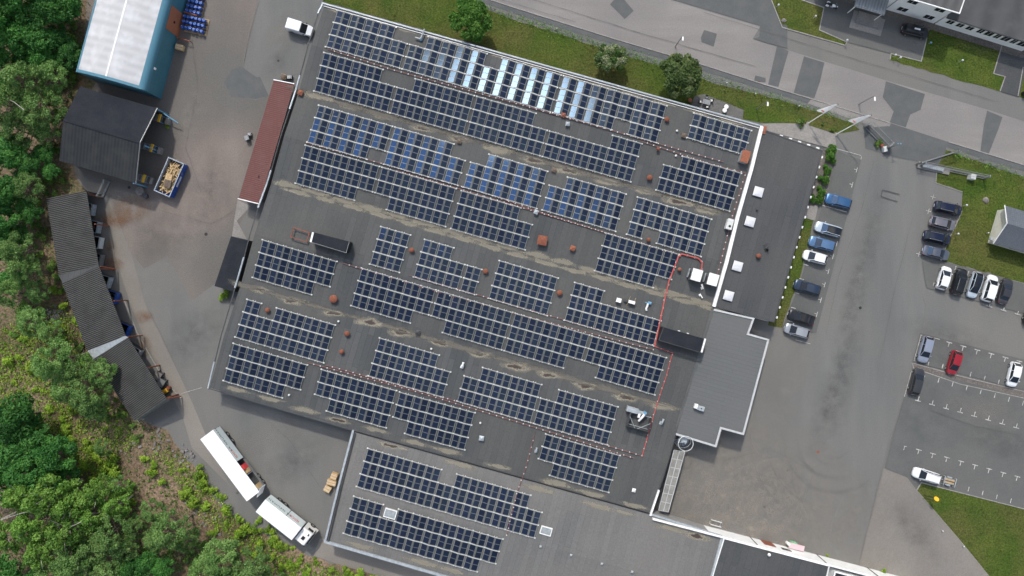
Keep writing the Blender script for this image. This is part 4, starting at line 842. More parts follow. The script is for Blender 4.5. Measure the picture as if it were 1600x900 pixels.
mb = MB(); rl_ = [(math.cos(math.radians(200+i*11))*1.2, math.sin(math.radians(200+i*11))*1.2, .22*(i/2+1)+1.0) for i in range(31)]; mb.tube(rl_, .045); 
for i in range(0, 31, 1): x_, y_, z_ = rl_[i]; mb.tube([(x_, y_, z_-1.0), (x_, y_, z_)], .018, 4)
mb.tube([(math.cos(a_*math.pi/12)*1.22, math.sin(a_*math.pi/12)*1.22, 4.25) for a_ in range(24)], .05, closed=True); mb.build('railing', M['white_frame'], sp, True)
mb = MB(); mb.prism([(-.7, 0), (.35, 0), (.6, 1.5), (-.4, 1.5)], 3.45, 3.52); mb.build('landing', M['galv'], sp, True)
c = P(1117.5, 816); r = thing('bicycle_stand', 'low white metal stand beside the white wall', 'stand', (c.x, c.y, 0), -TH)
mb = MB(); mb.tube([(-.9, -.35, 0), (-.9, -.35, .8), (.9, -.35, .8), (.9, -.35, 0)], .05); mb.tube([(-.9, .35, 0), (-.9, .35, .5), (.9, .35, .5), (.9, .35, 0)], .05); mb.build('frame', M['white_frame'], r, True)
for x_ in (-.9, .9): mb = MB(); mb.tube([(x_, -.6, .05), (x_, .6, .05)], .05); mb.build('foot', M['white_frame'], r, True)
def lattice(a, b, h, w, lab, cat='gate', nm='sliding_gate', post=True):
    A, B = P(*a), P(*b); d_ = (B-A); L_ = d_.length; r = thing(nm, lab, cat, (A.x, A.y, 0), math.atan2(d_.y, d_.x))
    mb = MB()
    for y_ in (-w/2, w/2): mb.beam([(0, y_, h), (L_, y_, h)], .06, .06); mb.beam([(0, y_, .15), (L_, y_, .15)], .10, .12)
    mb.build('rail', M['grey_metal'], r, True)
    mb = MB(); n = int(L_/.18)
    for i in range(n+1): mb.box((L_*i/n, 0, h/2+.1), (.03, .03, h-.1))
    mb.build('bars', M['grey_metal'], r, True)
    if post:
        for x_ in (0, L_): mb = MB(); mb.box((x_, 0, h/2+.1), (.16, w+.15, h+.2)); mb.build('post', M['grey_metal'], r, True)
    return r
lattice((1437, 257), (1536, 278), 1.6, .3, 'long galvanised sliding gate lying back over the right lawn'); lattice((1431, 257), (1488, 239), 1.7, .12, 'thin galvanised gate rail pointing to the street at the right lawn corner')
lattice((1353, 196), (1385, 229), 1.6, .9, 'wide galvanised gate section beside the flagpoles')
c = P(1458, 263); r = thing('gate_counterweight', 'pale concrete footing and roller housing of the sliding gate', 'gate base', (c.x, c.y, 0), -math.radians(13))
mb = MB(); mb.box((0, 0, .12), (5.5, 1.1, .24)); mb.build('footing', M['concrete'], r, True); mb = MB(); mb.box((-.3, 0, .4), (3.6, .6, .32)); mb.build('housing', M['galv'], r, True); mb = MB(); mb.box((6.4, -.1, .5), (.9, .9, 1)); mb.build('cabinet', M['white_frame'], r, True)
# chain-link fence along the street
def fence(px, lab, h=1.6, step=3.0):
    pts = [P(*a) for a in px]; r = thing('mesh_fence', lab, 'fence', pts[0]); mb = MB(); mp = MB(); L_ = []
    for a, b in zip(pts[:-1], pts[1:]):
        n = max(1, int((b-a).length/step))
        for i in range(n): L_.append(a+(b-a)*i/n)
    L_.append(pts[-1])
    for q in L_: p_ = MB(); p_.cyl((q.x, q.y, 0), .04, h+.1, 6); p_.build('post', M['galv'], r)
    for z in (.08, h*.5, h): mb.tube([q+Vector((0, 0, z)) for q in L_], .012, 4)
    for a, b in zip(L_[:-1], L_[1:]):
        n = int((b-a).length/.5)
        for i in range(n):
            q = a+(b-a)*i/n; w = a+(b-a)*min(1, (i+1.5)/n); mb.tube([q+Vector((0, 0, .05)), w+Vector((0, 0, h))], .004, 3); mb.tube([w+Vector((0, 0, .05)), q+Vector((0, 0, h))], .004, 3)
    mb.build('wire_mesh', M['wire'], r)
fence([(700, -8), (800, 26), (925, 67), (1010, 94), (1130, 131), (1215, 153), (1330, 189), (1350, 196)], 'wire mesh fence between the street and the long lawn'); fence([(1492, 240), (1605, 279), (1700, 306)], 'wire mesh fence between the street and the right lawn')
fence([(175, 880), (215, 890), (262, 905), (300, 925)], 'thin wire fence among the trees at the bottom edge', 1.4)

# ------------------------------------------------------------------ solar arrays
def m_cell(name, c):
    m = bpy.data.materials.new(name); m.use_nodes = True; t = m.node_tree; b = t.nodes['Principled BSDF']; L = t.links.new
    b.inputs['Roughness'].default_value = .07; b.inputs['Specular IOR Level'].default_value = .62; b.inputs['Specular Tint'].default_value = (.46, .70, 1, 1)
    oi = t.nodes.new('ShaderNodeObjectInfo'); x = t.nodes.new('ShaderNodeMix'); x.data_type = 'RGBA'
    x.inputs['A'].default_value = (*c, 1); x.inputs['B'].default_value = (c[0]*1.5, c[1]*1.5, c[2]*1.6, 1); L(oi.outputs['Random'], x.inputs['Factor']); L(x.outputs['Result'], b.inputs['Base Color'])
    return m
M['cell'] = m_cell('cell', (.0085, .0125, .0225)); M['panel_frame'] = mat('panel_frame', (.15, .16, .165), .5, metal=.3)
PW, PL = .99, 1.93; TILT = math.radians(10)
def panel_mesh():
    mb = MB(); mb.box((0, 0, -.02), (PW, PL, .035), 0, 0)
    for s in (-1, 1):
        y0 = s*(PL/4); mb.add([(x, y0+y, .0015) for x, y in ((-PW/2+.035, -PL/4+.045), (PW/2-.035, -PL/4+.045), (PW/2-.035, PL/4-.045), (-PW/2+.035, PL/4-.045))], [(0, 1, 2, 3)], 1)
    o = mb.build('solar_panel', [M['panel_frame'], M['cell']]); me = o.data; bpy.data.objects.remove(o); return me
PM = panel_mesh()
GRP = 'framed solar arrays on the factory roof'
NPAN = [0]
def array(TL, TR, rows, labels, roof_dz=0.0):
    """rows: one string per row; '1' cell, '.' none, '|' gap that starts a new array, ':' gap inside an array"""
    a, b = P(*TL, 3.9), P(*TR, 3.9); d = b-a; d.z = 0; L = d.length; ang = math.atan2(d.y, d.x); GAP = .38
    ngap = sum(c in '|:' for c in rows[0]); ncol = len(rows[0])-ngap; pitch = (L-GAP*ngap)/ncol; rp = 2.15
    ux, uy = math.cos(ang), math.sin(ang); n = len(rows)
    vdir = Vector((uy, -ux, 0)); org = Vector((a.x, a.y, 0))
    z0 = roofz(*(org+d*.5)[:2]); e = org+d*.5+vdir*rp*n; z1 = roofz(e.x, e.y); tilt = math.atan2(z0-z1, rp*n)
    # columns with offsets
    segs = [[]]; x = 0; ci = 0
    for k, ch in enumerate(rows[0]):
        if ch in '|:':
            x += GAP
            if ch == '|': segs.append([])
            continue
        segs[-1].append((x, [r[k] == '1' for r in rows])); x += pitch
    labels = labels if isinstance(labels, list) else [labels]
    for sgi, sg in enumerate(segs):
        x0 = sg[0][0]; o = org+Vector((ux, uy, 0))*x0
        root = thing('solar_array', labels[sgi], 'solar array', (o.x, o.y, z0+.13+roof_dz), ang, GRP, tilt)
        mb = MB(); zr = lambda q: .06+.155*(1-abs(2*q-1))
        for (cx, act) in sg:
            X = cx-x0
            for r in range(n+1):
                if (r < n and act[r]) or (r > 0 and act[r-1]):
                    y = -r*rp; edge = not ((r < n and act[r]) and (r > 0 and act[r-1])); w = .10 if not edge else .06
                    pts = [(X+pitch*q, y, zr(q)+.01) for q in (0, .08, .44, .5, .56, .92, 1)]
                    mb.beam(pts, w, .05)
                    for q in (0, 1): mb.box((X+pitch*q, y, .04), (.22, .22, .11) if edge else (.20, .20, .12))
                    if edge:
                        s = 1 if not (r > 0 and act[r-1]) else -1
                        for q in (.42, .58): mb.box((X+pitch*q, y+s*.06, .1), (.09, .20, .08))
            for r in range(n):
                if act[r]:
                    yc = -(r+.5)*rp
                    for q, w, z in ((.055, .05, .07), (.945, .05, .07), (.478, .035, .19), (.522, .035, .19)): mb.box((X+pitch*q, yc, z), (w, rp-.1, .04), 0, 1)
        mb.build('mounting_frame', [M['white_frame'], M['bar']], root, True)
        for (cx, act) in sg:
            X = cx-x0
            for r in range(n):
                if not act[r]: continue
                yc = -(r+.5)*rp
                for s in (-1, 1):
                    xc = X+pitch/2+s*(pitch*.245); p = bpy.data.objects.new('solar_panel', PM); COL.objects.link(p); p.parent = root
                    p.location = (xc, yc, .135); p.rotation_euler = (random.gauss(0, .004), s*TILT+random.gauss(0, .006), 0); NPAN[0] += 1
                    p.scale = (1, 1, 1)
array((526.2, 15), (1042.5, 165), ['1111.|.1111.1111|1111111', '11111|1111111111|1111111', '11111|1111111111|1111.11'],
      ['solar array in the northwest roof corner, five columns wide', 'long solar array along the north parapet, its right half mirror-bright', 'solar array right of the mirror-bright panels on the north edge'])
array((1084.5, 176.2), (1175, 203.7), ['1111', '1111'], 'small two-row solar array in the northeast roof corner')
array((506.5, 82.5), (1003, 225), ['1111.|.1111|1111.|....11', '11111|11111|11111|111111', '11111|11111|11111|111111'],
      ['second-row solar array at the west roof edge below the cable run', 'second-row solar array, second from the west edge', 'second-row solar array, third from the west edge', 'second-row solar array, last before the rusty cap, right end raised'])
array((1042.5, 237.5), (1158, 271), ['.1111', '11111', '11111'], 'solar array below the rusty-topped box, missing its upper left cell')
array((497, 163.7), (732.5, 231.3), ['11111|1111.', '11111|11111', '1111.|11111'], ['solar array right below the first ponding stains at the west edge', 'solar array with bright blue panels above the double cable run'])
array((740.7, 233.7), (856, 267.5), ['.1111', '11111', '11111'], 'solar array of blue panels between two caps above the long cable run')
array((863.7, 269.5), (978.7, 303), ['.1111', '11111', '11111'], 'solar array directly right of the blue-panelled one in the third row')
array((996.2, 307.5), (1112.5, 342.5), ['11111', '11111', '1.111'], 'solar array with a notch cut round a vent cap in its bottom row')
array((477.5, 227), (713, 295), ['11111|11111', '11111|11111', '1111.|.1111'], ['solar array at the west edge above the open roof with the dark box', 'solar array above the two-column array, last cells hanging lower'])
array((720.7, 298), (837.5, 331.4), ['1111.', '11111', '11111'], 'solar array left of the large square rusty cap')
array((946.2, 364), (1061, 397.5), ['11111', '11111', '1111.'], 'solar array enclosed by the thick red pipe on its right side')
array((594.5, 353.7), (641.2, 367), ['11', '11', '11'], 'narrow two-column solar array right of the long dark roof box')
array((663, 373.7), (758.7, 401.5), ['11.:.', '111:1', '111:1'], 'stepped solar array between two round rusty caps')
array((780, 407), (872.5, 434.5), ['1111', '1111', '1111'], 'square four-column solar array right of a rusty cap')
array((898, 441.2), (1038.5, 481.6), ['11....', '111111', '111111'], 'stepped solar array in front of the white fan units')
array((410.5, 374.5), (527, 408.7), ['11111', '11111', '1111.'], 'solar array below the rusty frame of the long dark box')
array((565, 418.7), (1041, 558.7), ['11111|11111|11111|11111', '11111|11111|11111|11111', '1111.|.1111|1111.|.1111'],
      ['first of the four joined arrays in the longest middle row, by the big round cap', 'second of the four joined arrays in the longest middle row', 'third of the four joined arrays in the longest middle row', 'last of the four joined arrays in the middle row, by the black penthouse'])
array((385, 467.5), (523.7, 508), ['1.1111', '111111', '111111'], 'solar array at the west edge with a cap standing in its upper notch')
array((592.5, 528), (709.7, 561.7), ['1111.', '11111', '11111'], 'solar array right of two small rusty caps below the ponding stains')
array((730.7, 567.5), (966, 636), ['.1111|.1111', '11111|11111', '11111|11111'], ['solar array below the white roof tube', 'solar array left of the silver duct and the open louvre box'])
array((365, 536), (481, 570), ['11111', '11111', '1111.'], 'solar array in the southwest corner of the main roof')
array((502.5, 576.7), (620, 610), ['11111', '11111', '.1111'], 'second solar array from the west in the row along the south fold')
array((624.5, 612), (742.5, 644.5), ['11111', '11111', '.1111'], 'third solar array from the west in the row along the south fold')
array((852.5, 677.5), (968.7, 711.2), ['11111', '11111', '.1111'], 'solar array between the two red cable runs near the south fold')
array((574, 700.7), (852.7, 781.2), ['11111.11111.', '111111111111', '111111111111'], 'upper long solar array on the paler south wing')
array((553, 774.5), (786, 841.7), ['11.1111111', '1111111111', '111111111.'], 'lower long solar array on the south wing with a skylight in its notch')

# ------------------------------------------------------------------ cable runs on feet
def R(x, y, dz=0.0, hh=3.7):
    q = P(x, y, hh); return Vector((q.x, q.y, roofz(q.x, q.y)+dz))
def cable(px, lab, r=.055, m='cable', step=1.15, z=.2, nm='cable_run', cat='cable run', foot=.13):
    pts = []
    for a, b in zip(px[:-1], px[1:]):
        n = max(1, int(math.hypot(b[0]-a[0], b[1]-a[1])/12)); pts += [R(a[0]+(b[0]-a[0])*i/n, a[1]+(b[1]-a[1])*i/n, z) for i in range(n)]
    pts.append(R(*px[-1], z)); root = thing(nm, lab, cat, pts[0]); mb = MB(); mb.tube(pts, r, 6); mb.build('pipe', M[m], root)
    acc = 0; fm = MB(); fm.box((0, 0, -z/2+.05), (foot*1.1, foot*1.3, z)); fo = fm.build('support_foot', M['white_frame']); fme = fo.data; bpy.data.objects.remove(fo); cnt = 0
    for a, b in zip(pts[:-1], pts[1:]):
        L_ = (b-a).length; k = step-acc
        while k < L_:
            q = a+(b-a)*k/L_
            if cnt < 100: o = bpy.data.objects.new('support_foot', fme); COL.objects.link(o); o.parent = root; o.location = q-root.location; o.location.x += random.uniform(-.05, .05); o.rotation_euler = (0, 0, -TH+random.uniform(-.3, .3)); cnt += 1
            k += step
        acc = (acc+L_) % step
cable([(513, 78), (610, 109), (800, 161), (1130, 254)], 'thin red cable run on the northernmost roof ridge'); cable([(1000, 221), (1110, 257), (1164, 271), (1145, 337), (1117, 438)], 'red cable run turning down beside the long white coping')
cable([(480, 224), (600, 257), (760, 303), (850, 334), (1050, 396)], 'upper red cable run of the second ridge'); cable([(620, 267), (760, 308), (900, 350), (1060, 399)], 'lower red cable run of the second ridge')
cable([(1022, 541), (1045, 440), (1059, 402), (1064, 397), (1090, 404), (1096, 410), (1095, 425), (1091, 434)], 'thick bright red pipe looping round to the white roof units', .12, 'red_pipe', 1.3, .24, 'red_pipe', 'pipe', .2)
cable([(1022, 541), (1050, 551), (1040, 590), (1024, 640), (1012, 680), (1002, 713)], 'red pipe running down past the open louvre box', .07, 'red_pipe', 1.15, .2, 'red_pipe', 'pipe')
cable([(536, 411), (700, 461), (870, 507), (1020, 546)], 'lower red cable run of the third ridge'); cable([(640, 430), (880, 499), (1020, 539)], 'upper red cable run of the third ridge')
cable([(481, 566), (650, 611), (800, 656), (990, 715)], 'lower red cable run of the fourth ridge'); cable([(510, 570), (760, 639), (900, 681), (998, 710)], 'upper red cable run of the fourth ridge')
cable([(835, 677), (822, 730), (808, 770), (800, 800), (792, 835)], 'red cable run crossing the step down to the south wing')

# ------------------------------------------------------------------ things standing on the roofs
def base(x, y, h=None):
    if h is None: return R(x, y, 0)
    return P(x, y, h)
def cap(x, y, r, lab, m='rust', h=None, hh=.55, square=False):
    c = base(x, y, h); t = thing('vent_cap', lab, 'roof vent', (c.x, c.y, c.z), -TH+random.uniform(-.2, .2), 'vent caps on the factory roof')
    mb = MB()
    if square: mb.box((0, 0, hh/2), (r*1.5, r*1.5, hh))
    else: mb.cyl((0, 0, 0), r*.6, hh, 12)
    mb.build('shaft', M['dark_clad' if m != 'galv' else 'grey_metal'], t, True); mb = MB()
    if square: mb.prism([(-r, -r), (r, -r), (r, r), (-r, r)], hh, hh+.08); mb.add([(-r, -r, hh+.08), (r, -r, hh+.08), (r, r, hh+.08), (-r, r, hh+.08), (0, 0, hh+.3)], [(0, 1, 4), (1, 2, 4), (2, 3, 4), (3, 0, 4)])
    else: mb.lathe((0, 0, hh), [(r, -.12), (r*1.02, 0), (r*.9, .1), (r*.5, .2), (r*.12, .24)], 14)
    mb.build('hood', M[m], t, True, smooth=not square)
for a in ((1041, 187.5, .40, 'round rusty vent cap beside the northeast small array'), (1014.5, 278, .46, 'round rusty vent cap left of the notched upper right array'), (1027, 234, .30, 'small rusty vent cap above the red cable, near the northeast'), (643.7, 391, .42, 'round rusty vent cap right of the narrow two-column array'),
          (758.7, 424, .44, 'round rusty vent cap left of the square four-column array'), (521.7, 467, .66, 'largest round rusty vent cap, at the upper side of the ponding stains'), (419, 484.5, .40, 'rusty vent cap standing inside the notch of a west edge array'),
          (543, 521, .44, 'upper of two rusty vent caps in the gap right of the west arrays'), (535, 549, .40, 'lower of two rusty vent caps in the gap right of the west arrays'), (874, 457.5, .46, 'round rusty vent cap left of the stepped array by the fan units'),
          (1060.5, 421, .32, 'small orange vent cap inside the loop of the thick red pipe'), (1012, 375, .33, 'rusty vent cap in the bottom notch of an array')): cap(a[0], a[1], a[2], a[3], 'orange_rust' if 'orange' in a[3] else 'rust')
cap(847, 376, .78, 'largest square rusty vent cap on the open roof strip', square=True, hh=.8); cap(894.5, 388, .42, 'small square rusty vent cap right of the largest square one', 'orange_rust', square=True)
cap(469.5, 145, .42, 'grey vent cap with rusty top at the west roof edge', 'rust', square=True, hh=.35); cap(717.5, 221, .36, 'weathered vent cap at the stains below the second row', 'wood_dark', square=True, hh=.35)
cap(880, 181, .36, 'rust-brown square vent cap on the cable ridge', 'rust', square=True, hh=.3); cap(886.5, 195, .34, 'grey square vent cap just below the cable ridge', 'galv', square=True, hh=.4); cap(865.5, 266, .36, 'brown square vent cap among the pale stains', 'wood_dark', square=True, hh=.3)
cap(1067.5, 212.5, .38, 'brownish square vent cap at the corner of the small northeast array', 'wood_dark', square=True, hh=.35); cap(837.5, 332, .36, 'grey square vent cap on the red cable ridge with splayed legs', 'galv', square=True, hh=.45)
cap(652.5, 519, .38, 'dark grey-green square vent cap at the edge of the ponding stains', 'dark_clad', square=True, hh=.4); cap(752.5, 684, .40, 'light grey square vent cap alone near the south fold', 'galv', square=True, hh=.4); cap(822, 429+272, .01, 'x', 'galv') if False else None
cap(990, 765.5, .3, 'pale little vent cap near the southeast roof corner', 'white', square=True, hh=.3); cap(1183.7, 400, .40, 'rusty round vent cap on the annex roof', 'rust', 3.5); cap(1083, 461, .001, 'x') if False else None
for x, y, l in ((844.5, 852.5, 'first from the left'), (892, 866, 'second from the left'), (940, 879.5, 'third from the left'), (987, 892, 'rightmost')): cap(x, y, .2, 'tiny grey roof outlet on the bottom roof edge, '+l, 'galv', square=True, hh=.18)
for x, y, l in ((452, 617, 'tiny outlet below the southwest arrays'), (529, 502, 'tiny pale pipe cap right of the west arrays'), (750.7, 660, 'tiny white pipe cap right of the third south array'), (1057, 205, 'tiny white pipe cap between the northeast arrays'), (1055, 244, 'tiny white pipe cap on the red cable'), (674, 545, 'tiny reddish pipe cap above an array')):
    c = R(x, y); mb = MB(); mb.lathe(c, [(.13, 0), (.13, .3), (.17, .3), (.17, .38), (.05, .45)], 10); o = mb.build('roof_outlet', M['white_frame'], smooth=True); recentre(o); tag(o, l, 'pipe cap', 'pipe caps on the factory roof')
def elbow(x, y, rz, lab, m='galv', s=1.0, h=None):
    c = base(x, y, h); mb = MB(); q = lambda a, b, z: (a*s, b*s, z*s)
    mb.tube([q(0, 0, 0), q(0, 0, .6), q(.12, 0, .75), q(.3, 0, .8), q(.8, 0, .78)], .17*s, 10); mb.cyl(q(.8, 0, .78), .22*s, .12*s, 10, ax=(1, 0, -.05)); mb.box(q(0, 0, .05), (.6*s, .6*s, .1*s))
    o = mb.build('pipe_elbow', M[m], smooth=True); o.location = c; o.rotation_euler = (0, 0, rz); tag(o, lab, 'vent pipe')
elbow(722, 573, math.radians(70), 'bent white tube lying on the open roof above an array', 'white', .9); elbow(837.5, 705, math.radians(80), 'grey bent pipe left of the south cable run', 'galv', .8); elbow(1033, 661, math.radians(70), 'grey bent pipe right of the open louvre box', 'galv', .9)
elbow(1094, 461, math.radians(-60), 'small white bent pipe below the white roof units', 'white', .6); elbow(1097, 450, math.radians(110), 'white bent pipe directly under the right white roof unit', 'white', .7)
# pipes at the north edge
c = R(658, 62); r = thing('roof_pipe', 'grey blue pipe with two arms beside the north parapet', 'pipe', c, -TH)
mb = MB(); mb.tube([(0, 0, 0), (0, 0, .5), (0, .1, .6), (.15, 1.7, .6)], .11, 8); mb.tube([(0, 0, .4), (-1.0, -.0, .4)], .12, 8); mb.build('tube', M['galv'], r, True, smooth=True); mb = MB(); mb.cyl((0, 0, 0), .24, .3, 10); mb.build('collar', M['blue_steel'], r, True)
# white units, cabinets
def unit(x, y, w, d, h, lab, m='white', nm='roof_unit', cat='ventilation unit', hb=None, top=None, zz=0.25, lid=True):
    c = base(x, y, hb); t = thing(nm, lab, cat, (c.x, c.y, c.z), -TH)
    mb = MB(); mb.box((0, 0, zz+h/2), (w*.94, d*.94, h)); mb.build('body', M['grey_metal' if m in ('white', 'skylight') else m], t, True)
    if lid: mb = MB(); mb.box((0, 0, zz+h+.04), (w, d, .08)); mb.box((0, 0, zz+h+.09), (w*.96, .03, .02)); mb.build('top_cover', M[top or m], t, True)
    if zz > 0:
        for i in (-1, 1): mb = MB(); mb.box((i*w*.35, 0, zz/2), (.12, d, zz)); mb.build('skid', M['galv'], t, True)
    return t
u1 = unit(1084, 430, 1.65, 1.9, 1.5, 'left white square unit at the end of the thick red pipe'); u2 = unit(1109, 437, 1.65, 1.9, 1.5, 'right white square unit beside the long white coping')
for u in (u1, u2):
    mb = MB(); mb.cyl((-.83, -.1, .9), .5, .06, 14, ax=(-1, 0, 0)); mb.build('fan', M['dark_clad'], u, True); mb = MB(); mb.box((-1.05, .1, .35), (.08, 1.5, .7)); mb.build('guard', M['galv'], u, True)
t = unit(1137.5, 351, .95, 1.75, .9, 'grey roof cabinet with a dark vent beside the long white coping', 'white_frame', 'roof_cabinet', 'cabinet'); mb = MB(); mb.cyl((.05, -.35, 1.22), .2, .06, 10); mb.build('vent', M['black'], t, True)
t = unit(1160, 247, 1.35, 2.0, 1.2, 'tall box with flaking rusty lid beside the long white coping', 'galv', 'roof_box', 'roof box', None, 'orange_rust', .05)
unit(966, 469, .8, .7, .55, 'small white box, left of the two white units in front of the stepped array', 'white', zz=.2)
t = unit(986, 472, 1.1, .5, .5, 'white heat pump on thin legs right of the small white box', 'white', zz=.3); mb = MB(); mb.tube([(-.5, 0, .1), (-.3, .9, .1)], .03); mb.tube([(.5, 0, .1), (.6, .9, .1)], .03); mb.tube([(-.4, -.2, .1), (-.6, -.7, .1)], .03); mb.build('bracket', M['wood'], t, True)
mb = MB(); mb.box((-.95, -.05, .3), (.5, .35, .5)); mb.build('side_box', M['dark_clad'], t, True)
c = R(1011, 478); t = thing('blower', 'blue and white blower with a hose above the stepped array', 'blower', c, -TH)
mb = MB(); mb.cyl((0, .55, .3), .26, .5, 12, ax=(1, 0, 0)); mb.box((0, .5, .3), (.9, .14, .14)); mb.build('fan_housing', M['blue_steel'], t, True, smooth=True)
mb = MB(); mb.tube([(0, .4, .4), (0, 0, .45), (-.05, -.5, .35), (.1, -.75, .3)], .16, 10); mb.build('hose', M['white'], t, True, smooth=True); mb = MB(); mb.tube([(.2, .6, .3), (.7, .9, .3), (.9, .6, .2)], .02); mb.build('cable', M['dark_clad'], t, True)
t = unit(1093.5, 637, 1.15, .75, .5, 'white box with a louvred end on the light grey lower roof', 'white', 'roof_box', 'roof box', 3.92, 'galv', .1); mb = MB(); mb.box((-.85, .12, .45), (.5, .75, .5)); mb.build('louvre_end', M['white'], t, True); mb = MB(); mb.box((.05, 0, .72), (.2, .16, .1)); mb.build('plug', M['black'], t, True)
for x, y, l in ((1184, 300, 'topmost'), (1171, 346.5, 'second from the top'), (1151.5, 416, 'third from the top'), (1137.5, 462, 'lowest')):
    c = P(x, y, 3.5); t = thing('roof_dome', 'white square roof dome on the annex, '+l, 'skylight', c, -TH, 'white domes on the annex roof'); mb = MB(); mb.box((0, 0, .14), (1.62, 1.62, .28)); mb.build('upstand', M['felt_annex'], t, True)
    mb = MB(); mb.lathe((0, 0, .28), [(1.12, 0), (1.1, .06), (.9, .13), (.4, .2), (.05, .22)], 4); mb.v = [(a*math.cos(math.pi/4)-b*math.sin(math.pi/4), a*math.sin(math.pi/4)+b*math.cos(math.pi/4), c_) for a, b, c_ in mb.v]; mb.build('dome', M['skylight'], t, True)
for x, y, w, d, l in ((610.5, 801.5, 1.9, 1.35, 'framed skylight set in the notch of the lowest solar array'), (853, 828.5, 1.75, 1.2, 'framed skylight right of the solar arrays on the south wing')):
    c = R(x, y); t = thing('roof_skylight', l, 'skylight', c, -TH); mb = MB()
    for q, dd in (((0, d/2), (w+.12, .12)), ((0, -d/2), (w+.12, .12)), ((w/2, 0), (.12, d-.12)), ((-w/2, 0), (.12, d-.12))): mb.box((*q, .18), (*dd, .36))
    mb.build('frame', M['white'], t, True); mb = MB(); mb.box((0, 0, .15), (w-.1, d-.1, .3))
    mb.build('glazing', mat('hazy_glass', (.34, .37, .38), .3, (.22, .25, .26), 2.5, 1), t, True)
c = P(1197, 391, 3.5); t = thing('aerial_mount', 'small black bracket with wires on the annex roof', 'bracket', c, .3); mb = MB(); mb.box((0, 0, .05), (.5, .5, .1)); mb.box((.2, 0, .3), (.2, .35, .5)); mb.tube([(0, 0, .1), (0, .4, .9), (.3, .5, 1)], .04); mb.build('mount', M['black'], t, True); mb = MB(); mb.tube([(0, 0, .1), (-.3, .9, .4), (.6, 1.0, .2)], .03); mb.build('wire', M['black'], t, True)
cap(1200, 865, .26, 'white round pipe cap on the dark roof behind the white wall', 'white', 3.9)
c = P(1182, 327, 3.5); mb = MB(); mb.cyl(c, .12, .3, 8); mb.cyl(c+Vector((0, 0, .3)), .2, .06, 8); o = mb.build('roof_outlet', M['dark_clad']); recentre(o); tag(o, 'tiny dark pipe cap between the annex roof domes', 'pipe cap')
c = P(1175.5, 355, 3.5)
# penthouses
def penthouse(px, h0, h1, lab, nm='roof_penthouse'):
    xy = px2(px, h1); c = sum((Vector((a, b, 0)) for a, b in xy), Vector())/4; t = thing(nm, lab, 'penthouse', (c.x, c.y, h0), 0)
    mb = MB(); mb.prism(xy, h0-.4, h1-.12, bottom=False); mb.build('wall', M['black'], t)
    mb = MB(); mb.prism([(c.x+(a-c.x)*1.02, c.y+(b-c.y)*1.03) for a, b in xy], h1-.12, h1); mb.build('roof', M['felt_black'], t); return t, xy
t, xy = penthouse([(489.3, 363), (546, 377.7), (541, 395), (485.5, 378.3)], 3.9, 5.9, 'long black roof box with a rusty open frame at its left end')
mb = MB(); a, b, c_, d_ = [Vector((q[0], q[1], 5.92)) for q in xy]; mb.beam([a, d_], .3, .08); mb.build('end_flashing', M['white'], t); mb = MB(); mb.beam([b, c_, d_], .07, .08); mb.build('edge_trim', M['grey_metal'], t)
e, f = R(461, 356, .55), R(457, 371, .55); g, h = R(485.5, 364, .55), R(481.5, 378.5, .55)
mb = MB(); mb.beam([e, f, h, g], .13, .14, 0, True)
for q in (e, f, g, h): mb.box(q-Vector((0, 0, .2)), (.1, .1, .5))
mb.build('open_frame', M['rust'], t)
t, xy = penthouse([(1037, 511), (1100, 529), (1094, 550.5), (1029.5, 531.5)], 3.6, 6.0, 'black flat-topped penthouse beside the light grey lower roof')
mb = MB(); a, b, c_, d_ = [Vector((q[0], q[1], 6.0)) for q in xy]; mb.beam([b+Vector((.2, 0, -.3)), c_+Vector((.2, 0, -.3))], .34, .3); mb.build('end_flashing', M['white'], t)
mb = MB()
for k in (.38, .6): q = a+(b-a)*k; mb.box(q+Vector((0, .1, 0)), (.35, .12, .08), -TH)
mb.build('bracket', M['white'], t); mb = MB(); mb.beam([a, b, c_, d_], .08, .06, 0, True); mb.build('edge_trim', M['dark_clad'], t)
# open louvre box with duct
c = R(997, 657); t = thing('louvre_enclosure', 'dark open-topped louvre box with braces crossing inside', 'enclosure', c, -TH); Lx, Ly, hz = 3.5, 2.3, 1.5
mb = MB()
for q, dd in (((0, -Ly/2), (Lx, .08)), ((-Lx/2, 0), (.08, Ly)), ((Lx/2, 0), (.08, Ly))): mb.box((*q, hz/2), (*dd, hz))
for k in range(7): mb.box((0, -Ly/2-.06, .15+k*.2), (Lx, .03, .1)); mb.box((-Lx/2-.06, 0, .15+k*.2), (.03, Ly, .1)); mb.box((Lx/2+.06, 0, .15+k*.2), (.03, Ly, .1))
mb.build('louvre_wall', M['dark_clad'], t, True); mb = MB()
mb.tube([(-Lx/2, Ly/2-.7, hz), (-.5, -Ly/2, hz)], .04); mb.tube([(Lx/2, Ly/2-.9, hz), (-.1, -Ly/2, hz)], .04); mb.tube([(-Lx/2, Ly/2, hz*.6), (Lx/2, Ly/2, hz*.6)], .05); mb.tube([(-Lx/2, -Ly/2+.3, .9), (Lx/2, -Ly/2+.3, .9)], .05)
for i in (-1, 1): mb.tube([(i*Lx/2, Ly/2, 0), (i*Lx/2, Ly/2, hz)], .05)
mb.build('brace', M['galv'], t, True)
c = R(990, 640); t = thing('air_duct', 'silver tapering duct with a blue joint beside the louvre box', 'duct', c, -TH)
mb = MB(); 
for (x0, w0), (x1, w1) in (((-1.3, .42), (-.1, .40)), ((-.1, .40), (.6, .2)), ((.6, .2), (1.6, .17))): mb.sweep([(x0, 0, .9), (x1, 0, .9)], [(-w0, -w0), (-w0, w0), (w0, w0), (w0, -w0)])
